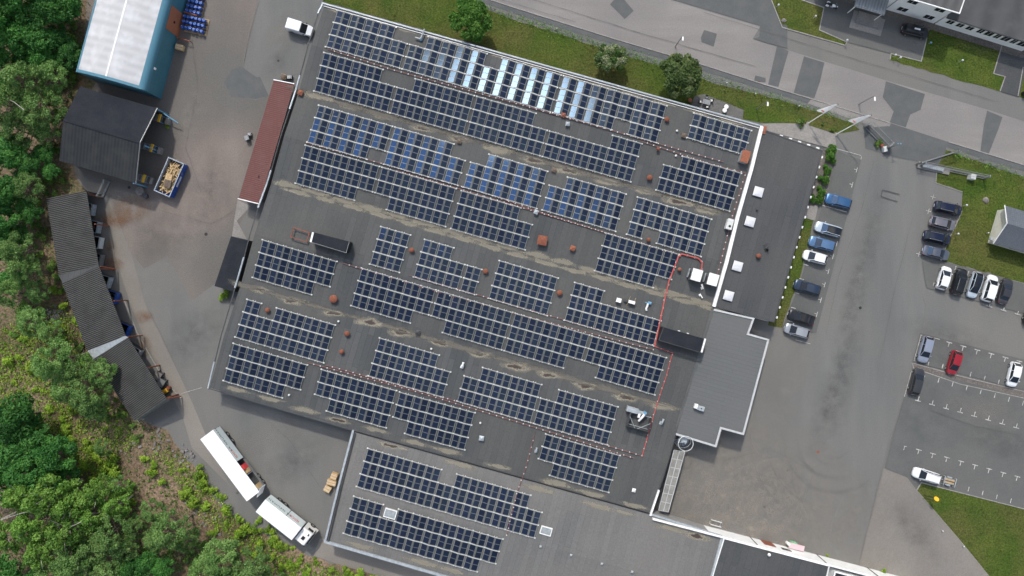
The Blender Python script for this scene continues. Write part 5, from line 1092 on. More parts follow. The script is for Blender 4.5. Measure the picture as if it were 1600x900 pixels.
mb.build('duct_box', M['galv'], t, True); mb = MB(); mb.cyl((1.75, .1, .5), .26, .8, 12); mb.build('joint', M['blue_steel'], t, True, smooth=True)
mb = MB(); mb.tube([(1.75, 0, 1.1), (1.6, -.5, 1.1), (1.2, -1.5, .7)], .2, 10); mb.box((.95, -.6, .9), (.38, .7, .35)); mb.build('outlet', M['white'], t, True, smooth=True)
mb = MB()
for i, j in ((-1.2, .4), (-1.2, -.4), (0, .4), (0, -.4), (1.5, 0)): mb.box((i, j, .3), (.06, .06, .6))
mb.build('leg', M['wood'], t, True)

# ------------------------------------------------------------------ vehicles
PAINT = {}
def paint(name, c, metal=.35):
    if name not in PAINT:
        PAINT[name] = mat('paint_'+name, c, .32, metal=metal, coat=.6, spec=.5)
    return PAINT[name]
m_tail = mat('tail_lamp', (.25, .01, .01), .25); m_head = mat('head_lamp', (.65, .68, .70), .12); m_plate = mat('plate', (.7, .7, .68), .5)
CARS = {   # length, width, height, belt height, hood end, windscreen base->top, roof end, rear glass end (fractions from the nose)
 'hatch':  (4.0, 1.76, 1.48, .92, .195, .40, .86, .965), 'estate': (4.65, 1.82, 1.47, .93, .225, .405, .90, .975),
 'suv':    (4.55, 1.86, 1.68, 1.05, .205, .37, .90, .97), 'sedan': (4.6, 1.80, 1.44, .92, .235, .41, .72, .84)}
def car(x, y, deg, kind, col, metal, lab, rails=False, glassroof=False, length=None, roofcol=None):
    L, W_, H, B, h0, w1, r1, g1 = CARS[kind]
    if length: L = length
    c = P(x, y, .6); t = thing('parked_car', lab, 'car', (c.x, c.y, 0), math.radians(deg), None); pm = paint(col[0], col[1], metal)
    X = lambda f: L/2-f*L
    # body: stations nose to tail; half width, lower z, shoulder z, top z
    st = [(0, .50, .42, .52, .58), (.012, .66, .26, .60, .68), (.04, .80, .22, .68, .78), (.09, .92, .2, .74, B-.10), (.16, .97, .2, .80, B-.05), (.22, .985, .2, .82, B-.01), (.30, 1.0, .2, .84, B+.01),
          (.45, 1.0, .2, .86, B+.02), (.62, 1.0, .2, .87, B+.03), (.78, .995, .2, .88, B+.04), (.88, .97, .2, .88, B+.03), (.94, .93, .24, .86, B), (.975, .86, .3, .8, B-.06), (.995, .74, .36, .72, B-.18), (1.0, .60, .42, .62, B-.3)]
    if kind == 'sedan': st = [(a, b, c1, min(d1, .86), e) for a, b, c1, d1, e in st]
    mb = MB(); k = 9; vs = []; hw = W_/2
    for f, w, zl, zs, zt in st:
        w *= hw; vs += [(X(f), s*q, z) for s, q, z in ((-1, w*.90, zl), (-1, w*.99, zl+.14), (-1, w, zs-.12), (-1, w*.955, zs+.04), (-1, w*.80, zt-.015), (1, 0, zt+.025), (1, w*.80, zt-.015), (1, w*.955, zs+.04), (1, w, zs-.12), (1, w*.99, zl+.14), (1, w*.90, zl))]
    k = 11; fs = [(i*k+j, (i+1)*k+j, (i+1)*k+j+1, i*k+j+1) for i in range(len(st)-1) for j in range(k-1)]; n = len(st)
    fs += [tuple(range(k)), tuple((n-1)*k+j for j in range(k-1, -1, -1))]; fs += [(i*k, i*k+k-1, (i+1)*k+k-1, (i+1)*k) for i in range(n-1)]
    fs = [f[::-1] for f in fs]
    mb.add(vs, fs); body = mb.build('body', pm, t, True, smooth=35)
    # glasshouse: one dark glass volume with painted roof, pillars and rails set proud of it
    wb, wt = hw*.86, hw*.70; zt = H-.05; bb = B-.02
    pts = [(h0-.005, wb*.93, bb+.07), (w1, wt*.96, zt-.05), ((w1+r1)/2, wt, zt), (r1, wt*.95, zt-.06), (g1, wb*.86, bb+.07)]
    mb = MB(); vs = [(X(f), s*w_, z) for f, w_, z in pts for s in (-1, 1)]
    sd = [(X(f), s*(wb), bb) for f in (h0+.03, (w1+r1)/2, g1-.02) for s in (-1, 1)]
    vs += sd; mb.add(vs, [(0, 1, 3, 2), (2, 3, 5, 4), (4, 5, 7, 6), (6, 7, 9, 8), (0, 2, 4, 12, 10), (4, 6, 8, 14, 12), (1, 11, 13, 5, 3), (5, 13, 15, 9, 7)]); mb.build('window_glass', M['glass_dark'], t, True, smooth=20)
    mb = MB(); rc = M['glass_dark'] if glassroof else (paint(*roofcol) if roofcol else pm); a, b_ = w1+.012, r1-.008; m_ = (a+b_)/2
    q = [(X(a), wt*.86, zt-.03), (X(a+.05), wt*.93, zt), (X(m_), wt*.97, zt+.035), (X(b_-.05), wt*.93, zt+.0), (X(b_), wt*.84, zt-.045)]
    vs = [(x_, s*w_, z_+(.02 if s == 0 else 0)) for x_, w_, z_ in q for s in (-1, 0, 1)]; mb.add(vs, [(i*3+j, i*3+j+1, i*3+j+4, i*3+j+3) for i in range(4) for j in range(2)]); 
    mb.add([(x_, s*w_, z_-.05) for x_, w_, z_ in q for s in (-1, 1)], [(i*2, i*2+2, i*2+3, i*2+1) for i in range(4)]); mb.build('roof', rc, t, True, smooth=50)
    mb = MB()
    for s in (-1, 1):
        mb.tube([(X(h0+.02), s*wb*.93, bb+.08), (X(w1), s*wt*.97, zt-.03), (X((w1+r1)/2), s*wt*1.01, zt+.01), (X(r1), s*wt*.96, zt-.04), (X(g1-.01), s*wb*.88, bb+.02)], .045, 6)
        mb.tube([(X((w1+r1)/2+.02), s*wb, bb), (X((w1+r1)/2+.01), s*wt, zt)], .035, 5)
    mb.build('roof_pillar', pm, t, True, smooth=True)
    if rails:
        for s in (-1, 1): mb = MB(); mb.tube([(X(w1+.05), s*wt*.90, zt+.02), (X(w1+.08), s*wt*.92, zt+.09), (X(r1-.06), s*wt*.92, zt+.09), (X(r1-.03), s*wt*.88, zt+.02)], .028, 6); mb.build('roof_rail', M['alu'], t, True)
    for s in (-1, 1):
        mb = MB(); mb.lathe((X(h0+.07), s*(hw+.07), B+.02), [(.05, 0), (.10, .04), (.09, .12), (.03, .15)], 8); mb.v = [(X(h0+.07)+(a-X(h0+.07))*.8, b, c_) for a, b, c_ in mb.v]; mb.build('mirror', pm, t, True, smooth=True)
        mb = MB(); mb.sweep([(X(.035), s*hw*.52, .66), (X(.055), s*hw*.70, .69), (X(.10), s*hw*.87, .73)], [(-.03, -.03), (-.03, .045), (.05, .04), (.05, -.03)]); mb.build('headlight', m_head, t, True)
        mb = MB(); mb.sweep([(X(.985), s*hw*.55, .80), (X(.972), s*hw*.78, .82), (X(.925), s*hw*.93, .84)], [(-.03, -.06), (-.03, .05), (.025, .04), (.025, -.06)]); mb.build('tail_light', m_tail, t, True)
        for f in (.19, .80):
            mb = MB(); mb.cyl((X(f), s*(hw-.20) if s > 0 else -(hw-.20), .32), .32, .21, 16, ax=(0, s, 0)); w = mb.build('wheel', M['rubber'], t, True)
            mb = MB(); mb.cyl((X(f), s*(hw+.005), .32), .19, .02, 10, ax=(0, s, 0)); mb.build('rim', M['alu'], w, True).parent = w
    mb = MB(); mb.box((X(1)-.005, 0, .62), (.03, .5, .12)); mb.box((X(0)+.005, 0, .45), (.03, .5, .11)); mb.build('number_plate', m_plate, t, True)
    mb = MB(); mb.tube([(X(h0+.0), -wb*.5, bb+.05), (X(h0+.01), wb*.1, bb+.04)], .015, 4); mb.tube([(X(h0+.0), wb*.1, bb+.05), (X(h0+.01), wb*.7, bb+.04)], .015, 4); mb.build('wiper', M['black'], t, True)
    return t
WHITE = ('white', (.74, .76, .77)); SILV = ('silver', (.42, .44, .46)); LAV = ('silver_blue', (.33, .37, .45)); BLUE = ('blue', (.045, .13, .27)); MBLUE = ('mid_blue', (.11, .21, .37)); DBL = ('dark_blue', (.03, .05, .085))
NAVY = ('navy', (.008, .014, .04)); BLK = ('black', (.010, .011, .013)); DG = ('dark_grey', (.05, .05, .055)); GB = ('grey_blue', (.12, .135, .17)); RED = ('red', (.30, .012, .022)); SG = ('stone_grey', (.24, .23, .25)); WB = ('ice_white', (.52, .60, .66))
lx = 164.6   # nose to the left in the picture, row along the annex
car(1309.5, 314.5, lx, 'estate', BLUE, .5, 'blue estate car beside the round bushes, topmost of the annex row', length=4.5)
car(1294, 358.5, lx-1, 'estate', WB, .3, 'silver-white car with dark glass roof in the annex row', glassroof=True, length=4.6)
car(1284, 381, lx, 'estate', MBLUE, .5, 'mid-blue car between the silver-white and the white one', length=4.5)
car(1273.5, 402, lx, 'hatch', WHITE, 0, 'small white hatchback below the mid-blue car', length=4.15)
car(1261, 449, lx-1, 'estate', DBL, .5, 'dark grey-blue estate car standing alone in the annex row', length=4.65)
car(1252, 496, lx-2, 'sedan', BLK, .2, 'black saloon car directly above the silver hatchback')
car(1245, 517, lx-1, 'hatch', SILV, .6, 'silver hatchback with a red tail, lowest of the annex row', length=4.3)
rx_ = -12.5
car(1481, 325.5, rx_, 'suv', NAVY, .3, 'black car with silver roof rails, topmost of the row by the lawn', rails=True, length=4.75)
car(1472.5, 349, rx_-1, 'estate', SG, .6, 'pinkish silver-grey car, second in the row by the lawn', rails=True, length=4.35)
car(1464, 371.5, rx_, 'suv', NAVY, .3, 'navy car with roof rails, third in the row by the lawn', rails=True, length=4.75)
car(1462, 395, rx_-2, 'sedan', GB, .5, 'grey-blue saloon, lowest of the row by the lawn', length=4.65)
up = 73
car(1474.5, 434.5, up, 'hatch', WHITE, 0, 'white hatchback, leftmost of the five cars side by side'); car(1498, 440, up, 'suv', BLK, .2, 'black car with roof rails, second of the five side by side', rails=True)
car(1522.5, 445, up+180, 'hatch', WB, .3, 'pale silver car with black glass roof, middle of the five side by side', glassroof=True, length=4.5)
car(1546, 450.5, up, 'suv', WHITE, 0, 'large white car, fourth of the five side by side', length=4.6); car(1570, 455, up, 'sedan', DG, .4, 'dark grey saloon, rightmost of the five side by side', length=4.4)
car(1445.5, 546, up+180+2, 'estate', LAV, .5, 'lavender silver estate at the left end of the middle parking row', length=4.5); car(1490.5, 566.5, up+180, 'hatch', RED, .2, 'red hatchback parked over the gravel strip', length=4.1)
car(1583.5, 585, up+180+4, 'hatch', WHITE, 0, 'white hatchback alone at the right of the middle parking row', length=4.2); car(1432, 596, up+2, 'estate', DG, .4, 'dark grey estate across the gravel strip from the lavender one', length=4.6)
car(1447, 743, lx-2, 'suv', WHITE, 0, 'white car with a small trailer behind it', rails=True, length=4.7)
car(1430, 48.5, -13, 'estate', BLK, .1, 'black car with red and white stickers by the office', length=4.6)
c = P(1426, 48.5, 1.5); mb = MB(); a = math.radians(-13)
car(1612, 487, up, 'suv', BLK, .2, 'black car cut by the right edge of the picture')
# stickers on the black car's roof belong to it
q = [o for o in COL.objects if o.name.startswith('parked_car') and 'stickers' in o.get('label', '')][0]
mb = MB(); mb.box((-.1, 0, 1.478), (1.0, .26, .015)); s_ = mb.build('sticker', M['white'], q, True); mb = MB(); mb.box((-1.45, .1, 1.36), (.5, .45, .02)); mb.build('sticker', M['text_red'], q, True)
# white van beside the factory
c = P(469, 44, .8); t = thing('delivery_van', 'small white van with boxy rear parked at the factory corner', 'van', (c.x, c.y, 0), math.radians(-17)); pm = paint('white', (.8, .8, .8), 0)
mb = MB(); st = [(2.15, .55, .35, .6), (2.08, .75, .25, .85), (1.7, .86, .22, 1.0), (1.1, .90, .22, 1.1), (.8, .9, .22, 1.15), (-2.0, .9, .22, 1.15), (-2.12, .86, .3, 1.1)]; vs = []
for x_, w, zl, zt in st: vs += [(x_, -w, zl), (x_, -w, zt-.12), (x_, -w*.9, zt), (x_, w*.9, zt), (x_, w, zt-.12), (x_, w, zl)]
mb.add(vs, [tuple(reversed((i*6+j, (i+1)*6+j, (i+1)*6+(j+1) % 6, i*6+(j+1) % 6))) for i in range(6) for j in range(6)]+[tuple(range(5, -1, -1)), tuple(36+j for j in range(6))]); mb.build('body', pm, t, True, smooth=30)
mb = MB(); mb.prism([(-2.1, -.86), (.35, -.84), (.35, .84), (-2.1, .86)], 1.12, 1.78); mb.build('cargo_box', pm, t, True)
mb = MB(); mb.prism([(-2.05, -.76), (.3, -.74), (.3, .74), (-2.05, .76)], 1.78, 1.84); 
for k in (-1.4, -.7, 0): mb.box((k, 0, 1.85), (.05, 1.4, .03))
mb.build('roof', pm, t, True)
mb = MB(); mb.add([(1.25, -.78, 1.08), (1.25, .78, 1.08), (.5, .66, 1.74), (.5, -.66, 1.74), (.3, -.8, 1.08), (.3, .8, 1.08), (.3, .7, 1.76), (.3, -.7, 1.76)], [(0, 1, 2, 3), (0, 3, 7, 4), (1, 5, 6, 2), (3, 2, 6, 7)]); mb.build('window_glass', M['glass_dark'], t, True)
for s in (-1, 1):
    mb = MB(); mb.box((.95, s*1.0, 1.15), (.12, .2, .2)); mb.build('mirror', M['black'], t, True); mb = MB(); mb.box((2.05, s*.6, .72), (.15, .28, .18)); mb.build('headlight', m_head, t, True); mb = MB(); mb.box((-2.1, s*.8, .9), (.08, .12, .4)); mb.build('tail_light', m_tail, t, True)
    for f in (1.3, -1.3): mb = MB(); mb.cyl((f, s*.70, .32), .32, .2, 16, ax=(0, s, 0)); mb.build('wheel', M['rubber'], t, True)
# lorry and trailer
def text(body, size, loc, rot, m, parent, nm='lettering', sp=1.0):
    cu = bpy.data.curves.new(nm, 'FONT'); cu.body = body; cu.size = size; cu.extrude = .008; cu.space_character = sp; cu.align_x = 'CENTER'; cu.align_y = 'CENTER'
    o = bpy.data.objects.new(nm, cu); COL.objects.link(o); bpy.context.view_layer.update()
    me = bpy.data.meshes.new_from_object(o.evaluated_get(bpy.context.evaluated_depsgraph_get())); bpy.data.objects.remove(o)
    me.materials.clear(); me.materials.append(m)
    R_ = Euler(rot).to_matrix().to_4x4(); R_.translation = Vector(loc); me.transform(R_); o = bpy.data.objects.new(nm, me); COL.objects.link(o); o.parent = parent; return o
m_tarp = mat('tarpaulin', (.83, .83, .82), .6, (.76, .77, .77), .8, 1); m_curt = mat('curtain_side', (.66, .73, .72), .6, (.60, .66, .65), 1.5, 1)
def corners(*px): return [P(x, y, 3.95) for x, y in px]
def wheels(t, xs, hw, r=.5):
    for x_ in xs:
        for s in (-1, 1):
            mb = MB(); mb.cyl((x_, s*(hw-.34), r), r, .32, 18, ax=(0, s, 0)); w = mb.build('wheel', M['rubber'], t, True); mb = MB(); mb.cyl((x_, s*(hw-.02), r), r*.5, .03, 10, ax=(0, s, 0)); mb.build('rim', M['alu'], w, True)
A, B_, C_ = corners((414.6, 780.2), (470.9, 824.6), (399.3, 799.9)); d = (B_-A); Lb = d.length; a = math.atan2(d.y, d.x); wv = (C_-A).length; ctr = (A+B_)/2+(C_-A)/2
t = thing('box_lorry', 'white curtain-sided lorry with its cab towards the factory corner', 'lorry', (ctr.x, ctr.y, 0), a); hw = 1.28
mb = MB(); mb.box((0, 0, 3.93), (Lb, hw*2, .07))
for k in range(6): mb.box((-Lb/2+.6+k*(Lb-1.2)/5, 0, 3.97), (.05, hw*1.9, .025))
mb.build('box_roof', m_tarp, t, True)
for s in (-1, 1): mb = MB(); mb.box((0, s*(hw-.03), 2.55), (Lb-.1, .05, 2.7)); mb.build('side_curtain', m_curt, t, True)
mb = MB(); mb.box((Lb/2-.03, 0, 2.55), (.06, hw*2-.1, 2.7)); mb.box((-Lb/2+.03, 0, 2.55), (.06, hw*2-.1, 2.7)); mb.build('end_wall', m_tarp, t, True)
mb = MB(); mb.box((0, 0, 1.1), (Lb, hw*2, .18)); mb.box((.8, 0, .8), (Lb+1.4, .9, .3)); mb.build('chassis', M['dark_clad'], t, True)
mb = MB(); mb.box((0, -hw-.005, 3.86), (Lb, .03, .08)); mb.build('trim_rail', M['red_pipe'], t, True)
mb = MB(); mb.box((.55, hw+.012, 2.55), (.09, .02, 2.7)); mb.build('curtain_post', M['black'], t, True)
text('IDOI', .95, (Lb/2-1.9, hw+.01, 2.85), (math.pi/2, 0, math.pi), M['text_red'], t); text('SA NEUMAN', .72, (-1.15, hw+.01, 2.9), (math.pi/2, 0, math.pi), M['text_black'], t, sp=1.25)
cab = MB(); x0 = Lb/2+.25; vs = []
pr = [(0, 1.0, 3.05), (1.5, 1.0, 3.1), (1.9, 1.0, 2.95), (2.15, 1.0, 1.9), (2.25, .9, 1.0), (2.2, .55, .5)]
for x_, _, z in pr: vs += [(x0+x_, -1.2, z), (x0+x_, 1.2, z)]
vs += [(x0, -1.2, .5), (x0, 1.2, .5)]
cab.add(vs, [(0, 2, 3, 1), (2, 4, 5, 3), (4, 6, 7, 5), (6, 8, 9, 7), (8, 10, 11, 9), (0, 12, 10, 8, 6, 4, 2), (1, 3, 5, 7, 9, 11, 13), (0, 1, 13, 12)]); cabo = cab.build('cab', paint('cab_white', (.80, .79, .76), 0), t, True)
mb = MB(); mb.box((x0+1.0, -.25, 3.12), (.55, .62, .06)); mb.build('roof_hatch', M['glass_dark'], cabo, True)
mb = MB(); mb.add([(x0+1.93, -1.08, 2.9), (x0+1.93, 1.08, 2.9), (x0+2.19, 1.08, 1.95), (x0+2.19, -1.08, 1.95)], [(0, 3, 2, 1), (0, 1, 2, 3)][:1]); mb.build('windscreen', M['glass_dark'], cabo, True)
for s in (-1, 1): mb = MB(); mb.box((x0+1.2, s*1.21, 2.3), (1.0, .03, .8)); mb.build('side_window', M['glass_dark'], cabo, True); mb = MB(); mb.box((x0+1.95, s*1.42, 2.3), (.16, .22, .8)); mb.tube([(x0+1.8, s*1.2, 2.7), (x0+1.95, s*1.4, 2.7)], .03); mb.build('mirror', M['black'], cabo, True)
mb = MB(); mb.box((x0+1.35, .75, 3.16), (.5, .28, .12)); mb.box((x0+1.7, 0, 3.2), (.2, 2.0, .1)); mb.build('sun_visor', M['white'], cabo, True)
mb = MB(); mb.box((x0+1.4, .72, 3.24), (.2, .35, .08)); mb.build('roof_horn', M['black'], cabo, True)
wheels(t, (x0+1.0, -.9, -2.1), 1.25)
for s in (-1, 1): mb = MB(); mb.box((x0+2.22, s*.85, .85), (.06, .35, .2)); mb.build('headlight', m_head, cabo, True)
A, B_, C_ = corners((333.2, 671.5), (405.8, 768.5), (312.4, 686.4)); d = (B_-A); Lb = d.length; a = math.atan2(d.y, d.x); ctr = (A+B_)/2+(C_-A)/2
t = thing('long_trailer', 'long white trailer whose side curtain is half open', 'trailer', (ctr.x, ctr.y, 0), a); hw = 1.30
mb = MB(); mb.box((0, 0, 3.93), (Lb, hw*2, .07))
for k in range(9): mb.box((-Lb/2+.6+k*(Lb-1.2)/8, 0, 3.97), (.05, hw*1.9, .025))
mb.build('box_roof', m_tarp, t, True); mb = MB(); mb.box((0, -hw+.03, 2.55), (Lb-.1, .05, 2.7)); mb.build('side_curtain', m_curt, t, True)
mb = MB(); mb.box((-Lb/2+3.25, hw-.03, 2.55), (6.5, .06, 2.7)); mb.build('side_curtain', m_curt, t, True)
mb = MB(); mb.box((-Lb/2+.03, 0, 2.55), (.06, hw*2-.1, 2.7)); mb.build('end_wall', m_tarp, t, True); mb = MB(); mb.box((0, 0, 1.1), (Lb, hw*2, .16)); mb.box((0, 0, .8), (Lb-1, .9, .3)); mb.build('chassis', M['dark_clad'], t, True)
mb = MB(); mb.box((0, -hw-.005, 3.86), (Lb, .03, .08)); mb.build('trim_rail', M['red_pipe'], t, True); mb = MB(); mb.box((.8, 0, 1.2), (Lb-2, hw*2-.05, .04)); mb.build('load_floor', M['dark_clad'], t, True)
mb = MB(); mb.box((3.2, hw-.02, 1.35), (5.6, .06, .35)); mb.box((3.2, hw+.02, 1.05), (5.6, .05, .15)); mb.build('drop_side', M['grey_metal'], t, True)
for x_ in (2.9, 5.9): mb = MB(); mb.box((x_, hw-.06, 2.55), (.1, .1, 2.6)); mb.build('side_post', M['galv'], t, True)
text('IDOI', .85, (-1.2, hw+.01, 3.0), (math.pi/2, 0, math.pi), M['text_red'], t); text('SA NEUMAN', .68, (-4.1, hw+.01, 3.05), (math.pi/2, 0, math.pi), M['text_black'], t, sp=1.3)
wheels(t, (-4.6, -3.3, 4.2, 5.4), 1.3)
dm = d.normalized(); sd = Vector((-dm.y, dm.x, 0))
q = MB(); q.box((Lb/2+.05, .9, 2.4), (.06, 1.5, 2.6), math.radians(35)); q.build('rear_door', m_tarp, t, True)
def inload(x_, y_, z_, dims, m, nm, lab, cat):
    mb = MB(); mb.box((0, 0, dims[2]/2), dims)
    mb.box((0, 0, dims[2]+.03), (dims[0]*.9, dims[1]*.9, .06)); o = mb.build(nm, m); w = ctr+dm*x_+sd*y_; o.location = (w.x, w.y, z_); o.rotation_euler = (0, 0, a); tag(o, lab, cat)
inload(1.5, .75, 1.24, (.9, .9, 1.6), M['text_red'], 'load_crate', 'red load item inside the open side of the trailer', 'crate'); inload(2.35, .8, 1.24, (.75, .8, 1.2), M['wood'], 'load_crate', 'wooden crate beside the red load in the open trailer', 'crate'); inload(5.5, .75, 1.24, (.9, .9, 1.7), M['wood'], 'load_crate', 'wooden crate at the rear end of the open trailer', 'crate')
# small car trailer
c = P(1482, 751.5, .4); t = thing('utility_trailer', 'small flat trailer with wooden deck behind the white car', 'trailer', (c.x, c.y, 0), math.radians(lx+180)); t.rotation_euler = (0, 0, math.radians(-15))
mb = MB(); mb.box((0, 0, .5), (1.9, 1.0, .06)); mb.build('deck', M['grey_metal'], t, True)
for y_ in (-.25, 0, .25): mb = MB(); mb.box((0, y_, .55), (1.85, .2, .04)); mb.build('deck_board', M['wood'] if y_ else M['wood_dark'], t, True)
for x_ in (-.95, .95): mb = MB(); mb.tube([(x_, -.72, .3), (x_, -.72, .85), (x_, .72, .85), (x_, .72, .3)], .045); mb.build('end_rail', M['galv'], t, True)
for s in (-1, 1): mb = MB(); mb.cyl((0, s*.56, .3), .28, .16, 14, ax=(0, s, 0)); mb.build('wheel', M['rubber'], t, True); mb = MB(); mb.sweep([(-.4, s*.66, .4), (-.3, s*.66, .62), (.3, s*.66, .62), (.4, s*.66, .4)], [(-.11, 0), (-.11, .03), (.11, .03), (.11, 0)]); mb.build('mudguard', M['galv'], t, True)
mb = MB(); mb.tube([(-.95, 0, .45), (-1.8, 0, .45)], .05); mb.box((-1.5, -.3, .4), (.1, .5, .1)); mb.build('drawbar', M['galv'], t, True)
# motorcycle by the office
c = P(1297.5, 11); t = thing('motorcycle', 'white and black motorcycle parked on the office forecourt', 'motorcycle', (c.x, c.y, 0), math.radians(-22))
for x_ in (-.75, .75): mb = MB(); mb.cyl((x_, -.07, .32), .32, .14, 16, ax=(0, 1, 0)); mb.build('wheel', M['rubber'], t, True)
mb = MB(); mb.lathe((.15, 0, .6), [(.05, 0), (.2, .05), (.24, .2), (.12, .36), (.02, .4)], 10); mb.v = [(x_*1.6, y_, z_) for x_, y_, z_ in mb.v]; mb.build('tank', M['white'], t, True, smooth=True); mb = MB(); mb.box((-.45, 0, .82), (.75, .3, .14)); mb.build('seat', M['black'], t, True)
mb = MB(); mb.box((.05, 0, .45), (.55, .4, .4)); mb.build('engine', M['galv'], t, True); mb = MB(); mb.tube([(.45, -.42, 1.0), (.6, -.2, 1.05), (.6, .2, 1.05), (.45, .42, 1.0)], .03); mb.build('handlebar', M['alu'], t, True); mb = MB(); mb.cyl((.75, 0, .9), .12, .14, 10, ax=(1, 0, 0)); mb.build('headlight', m_head, t, True)
for s in (-1, 1): mb = MB(); mb.box((-.75, s*.3, .6), (.5, .18, .3)); mb.build('pannier', M['white'], t, True)
# blue skip full of wood
A, B_, C_ = P(263, 245.5, 1.9), P(240.5, 297, 1.9), P(286.5, 256, 1.9); d = B_-A; Lb = d.length; wv = (C_-A).length; a = math.atan2(d.y, d.x); ctr = (B_+C_)/2
t = thing('skip_container', 'open blue skip heaped with scrap wood', 'skip', (ctr.x, ctr.y, 0), a); h = 1.75
mb = MB()
for s in (-1, 1): mb.prism([(-Lb/2, s*wv/2), (Lb/2, s*wv/2), (Lb/2, s*(wv/2-.1)), (-Lb/2, s*(wv/2-.1))], .2, h)
for s in (-1, 1): mb.prism([(s*Lb/2, -wv/2+.1), (s*Lb/2, wv/2-.1), (s*(Lb/2-.1), wv/2-.1), (s*(Lb/2-.1), -wv/2+.1)], .2, h)
mb.prism([(-Lb/2+.1, -wv/2+.1), (Lb/2-.1, -wv/2+.1), (Lb/2-.1, wv/2-.1), (-Lb/2+.1, wv/2-.1)], .15, .25)
for k in range(9): mb.box((-Lb/2+.35+k*(Lb-.7)/8, wv/2+.06, 1.0), (.12, .12, 1.4)); mb.box((-Lb/2+.35+k*(Lb-.7)/8, -wv/2-.06, 1.0), (.12, .12, 1.4))
mb.build('tub', M['blue'], t, True); mb = MB(); mb.box((0, -wv/2+.13, 1.0), (Lb-.3, .05, 1.4)); mb.box((-Lb/2+.13, 0, 1.0), (.05, wv-.3, 1.4)); mb.build('inner_lining', M['grey_metal'], t, True); mb = MB(); mb.beam([(-Lb/2, -wv/2, h), (Lb/2, -wv/2, h), (Lb/2, wv/2, h), (-Lb/2, wv/2, h)], .15, .08, 0, True); mb.build('top_rim', pale, t, True)
mb = MB(); mb.box((.1, wv/2+.13, 1.1), (1.9, .03, .5)); mb.build('side_label', M['flag'], t, True)
wp = MB(); R5 = random.Random(5)
for i in range(230):
    x_ = R5.uniform(-Lb/2+.5, Lb/2-.5); y_ = R5.uniform(-wv/2+.35, wv/2-.35); hm = 1.0+.55*(1-(2*y_/wv)**2)*(1-(2*x_/Lb)**4)
    wp.box((x_, y_, R5.uniform(.5, 1)*hm), (R5.uniform(.5, 1.5), R5.uniform(.08, .16), R5.uniform(.03, .08)), R5.uniform(0, 3.14), 0, R5.uniform(-.25, .25), R5.uniform(-.25, .25))
o = wp.build('scrap_wood', M['wood']); o.location = t.location; o.rotation_euler = t.rotation_euler; tag(o, 'jumbled pale timber offcuts heaped in the blue skip', 'scrap wood', None, 'stuff')
for x_, y_, m_, l_ in ((.1, -.1, 'wood', 'pale plywood sheet on top of the wood heap'), (1.1, .15, 'wood_dark', 'dark board on top of the wood heap')):
    mb = MB(); mb.box((0, 0, 0), (1.25, 1.15, .05)); mb.box((0, .0, .04), (1.25, .1, .03)); o = mb.build('timber_board', M[m_]); o.location = t.matrix_basis@Vector((x_, y_, 1.68)); o.rotation_euler = (.05, .04, a+.15); tag(o, l_, 'board')
# pallets, boxes, drums
def pallet(c, rz, lab, w=1.2, d=.8, m='wood'):
    t = thing('wooden_pallet', lab, 'pallet', c, rz, lab if 'cluster' in lab else None); mb = MB()
    for y_ in (-.36, -.18, 0, .18, .36): mb.box((0, y_*d/.8, .13), (w, .11*d/.8, .022))
    mb.build('deck', M[m], t, True)
    mb = MB()
    for x_ in (-.54, 0, .54): mb.box((x_*w/1.2, 0, .06), (.1, d, .1))
    mb.build('bearer', M[m], t, True)
def stack(x, y, rz, lab, h, w=1.15, d=.95, m=None, tilt=0):
    c = P(x, y, h/2); mb = MB(); mb.box((0, 0, .15+h/2), (w, d, h)); mb.box((0, 0, .15+h+.02), (w*1.03, d*1.03, .04)); mb.box((0, 0, .15+h+.045), (w*1.0, .1, .012))
    t = thing('carton', lab, 'box', (c.x, c.y, 0), rz); o = MB(); 
    mb.build('case', m or M['wood'], t, True); mb = MB(); mb.box((0, d*.22, .15+h+.05), (w*1.05, .05, .02)); mb.box((0, -d*.22, .15+h+.05), (w*1.05, .05, .02)); mb.build('strap', M['white_frame'], t, True)
    pallet((c.x, c.y, 0), rz, 'pallet under the '+lab)
m_card = mat('cardboard', (.52, .36, .19), .8, (.44, .30, .15), 2, 1)
stack(523, 743, math.radians(-20), 'tall wooden-coloured box, upper of three at the wing wall', 1.0, 1.0, 1.0, m_card); stack(519, 753, math.radians(-14), 'box in the middle of three at the wing wall', .7, 1.5, .9, m_card); stack(512.5, 763, math.radians(-30), 'low box, lowest of three at the wing wall', .6, 1.1, 1.0, M['wood'])
stack(282, 75, math.radians(-15), 'small wooden crate below the orange door', .7, 1.25, .85)
mb = MB(); mb.lathe((0, 0, 0), [(.27, 0), (.29, .05), (.29, .3), (.30, .32), (.29, .34), (.29, .6), (.30, .62), (.29, .64), (.29, .84), (.27, .88), (.25, .86)], 14); dr = mb.build('drum_body', M['blue'], smooth=True)
dmesh = dr.data; bpy.data.objects.remove(dr); mb = MB(); mb.cyl((.14, .05, .86), .04, .03, 8); mb.cyl((-.12, -.05, .86), .025, .03, 8); bo = mb.build('bung', M['white']); bme = bo.data; bpy.data.objects.remove(bo)
def drum(x, y, z, lab, grp):
    t = thing('blue_drum', lab, 'drum', (x, y, z), random.uniform(0, 6), grp); o = bpy.data.objects.new('shell', dmesh); COL.objects.link(o); o.parent = t; o = bpy.data.objects.new('bung', bme); COL.objects.link(o); o.parent = t
ud = Vector((math.cos(math.radians(13)), -math.sin(math.radians(13)), 0)); vd = Vector((-ud.y, ud.x, 0))*-1
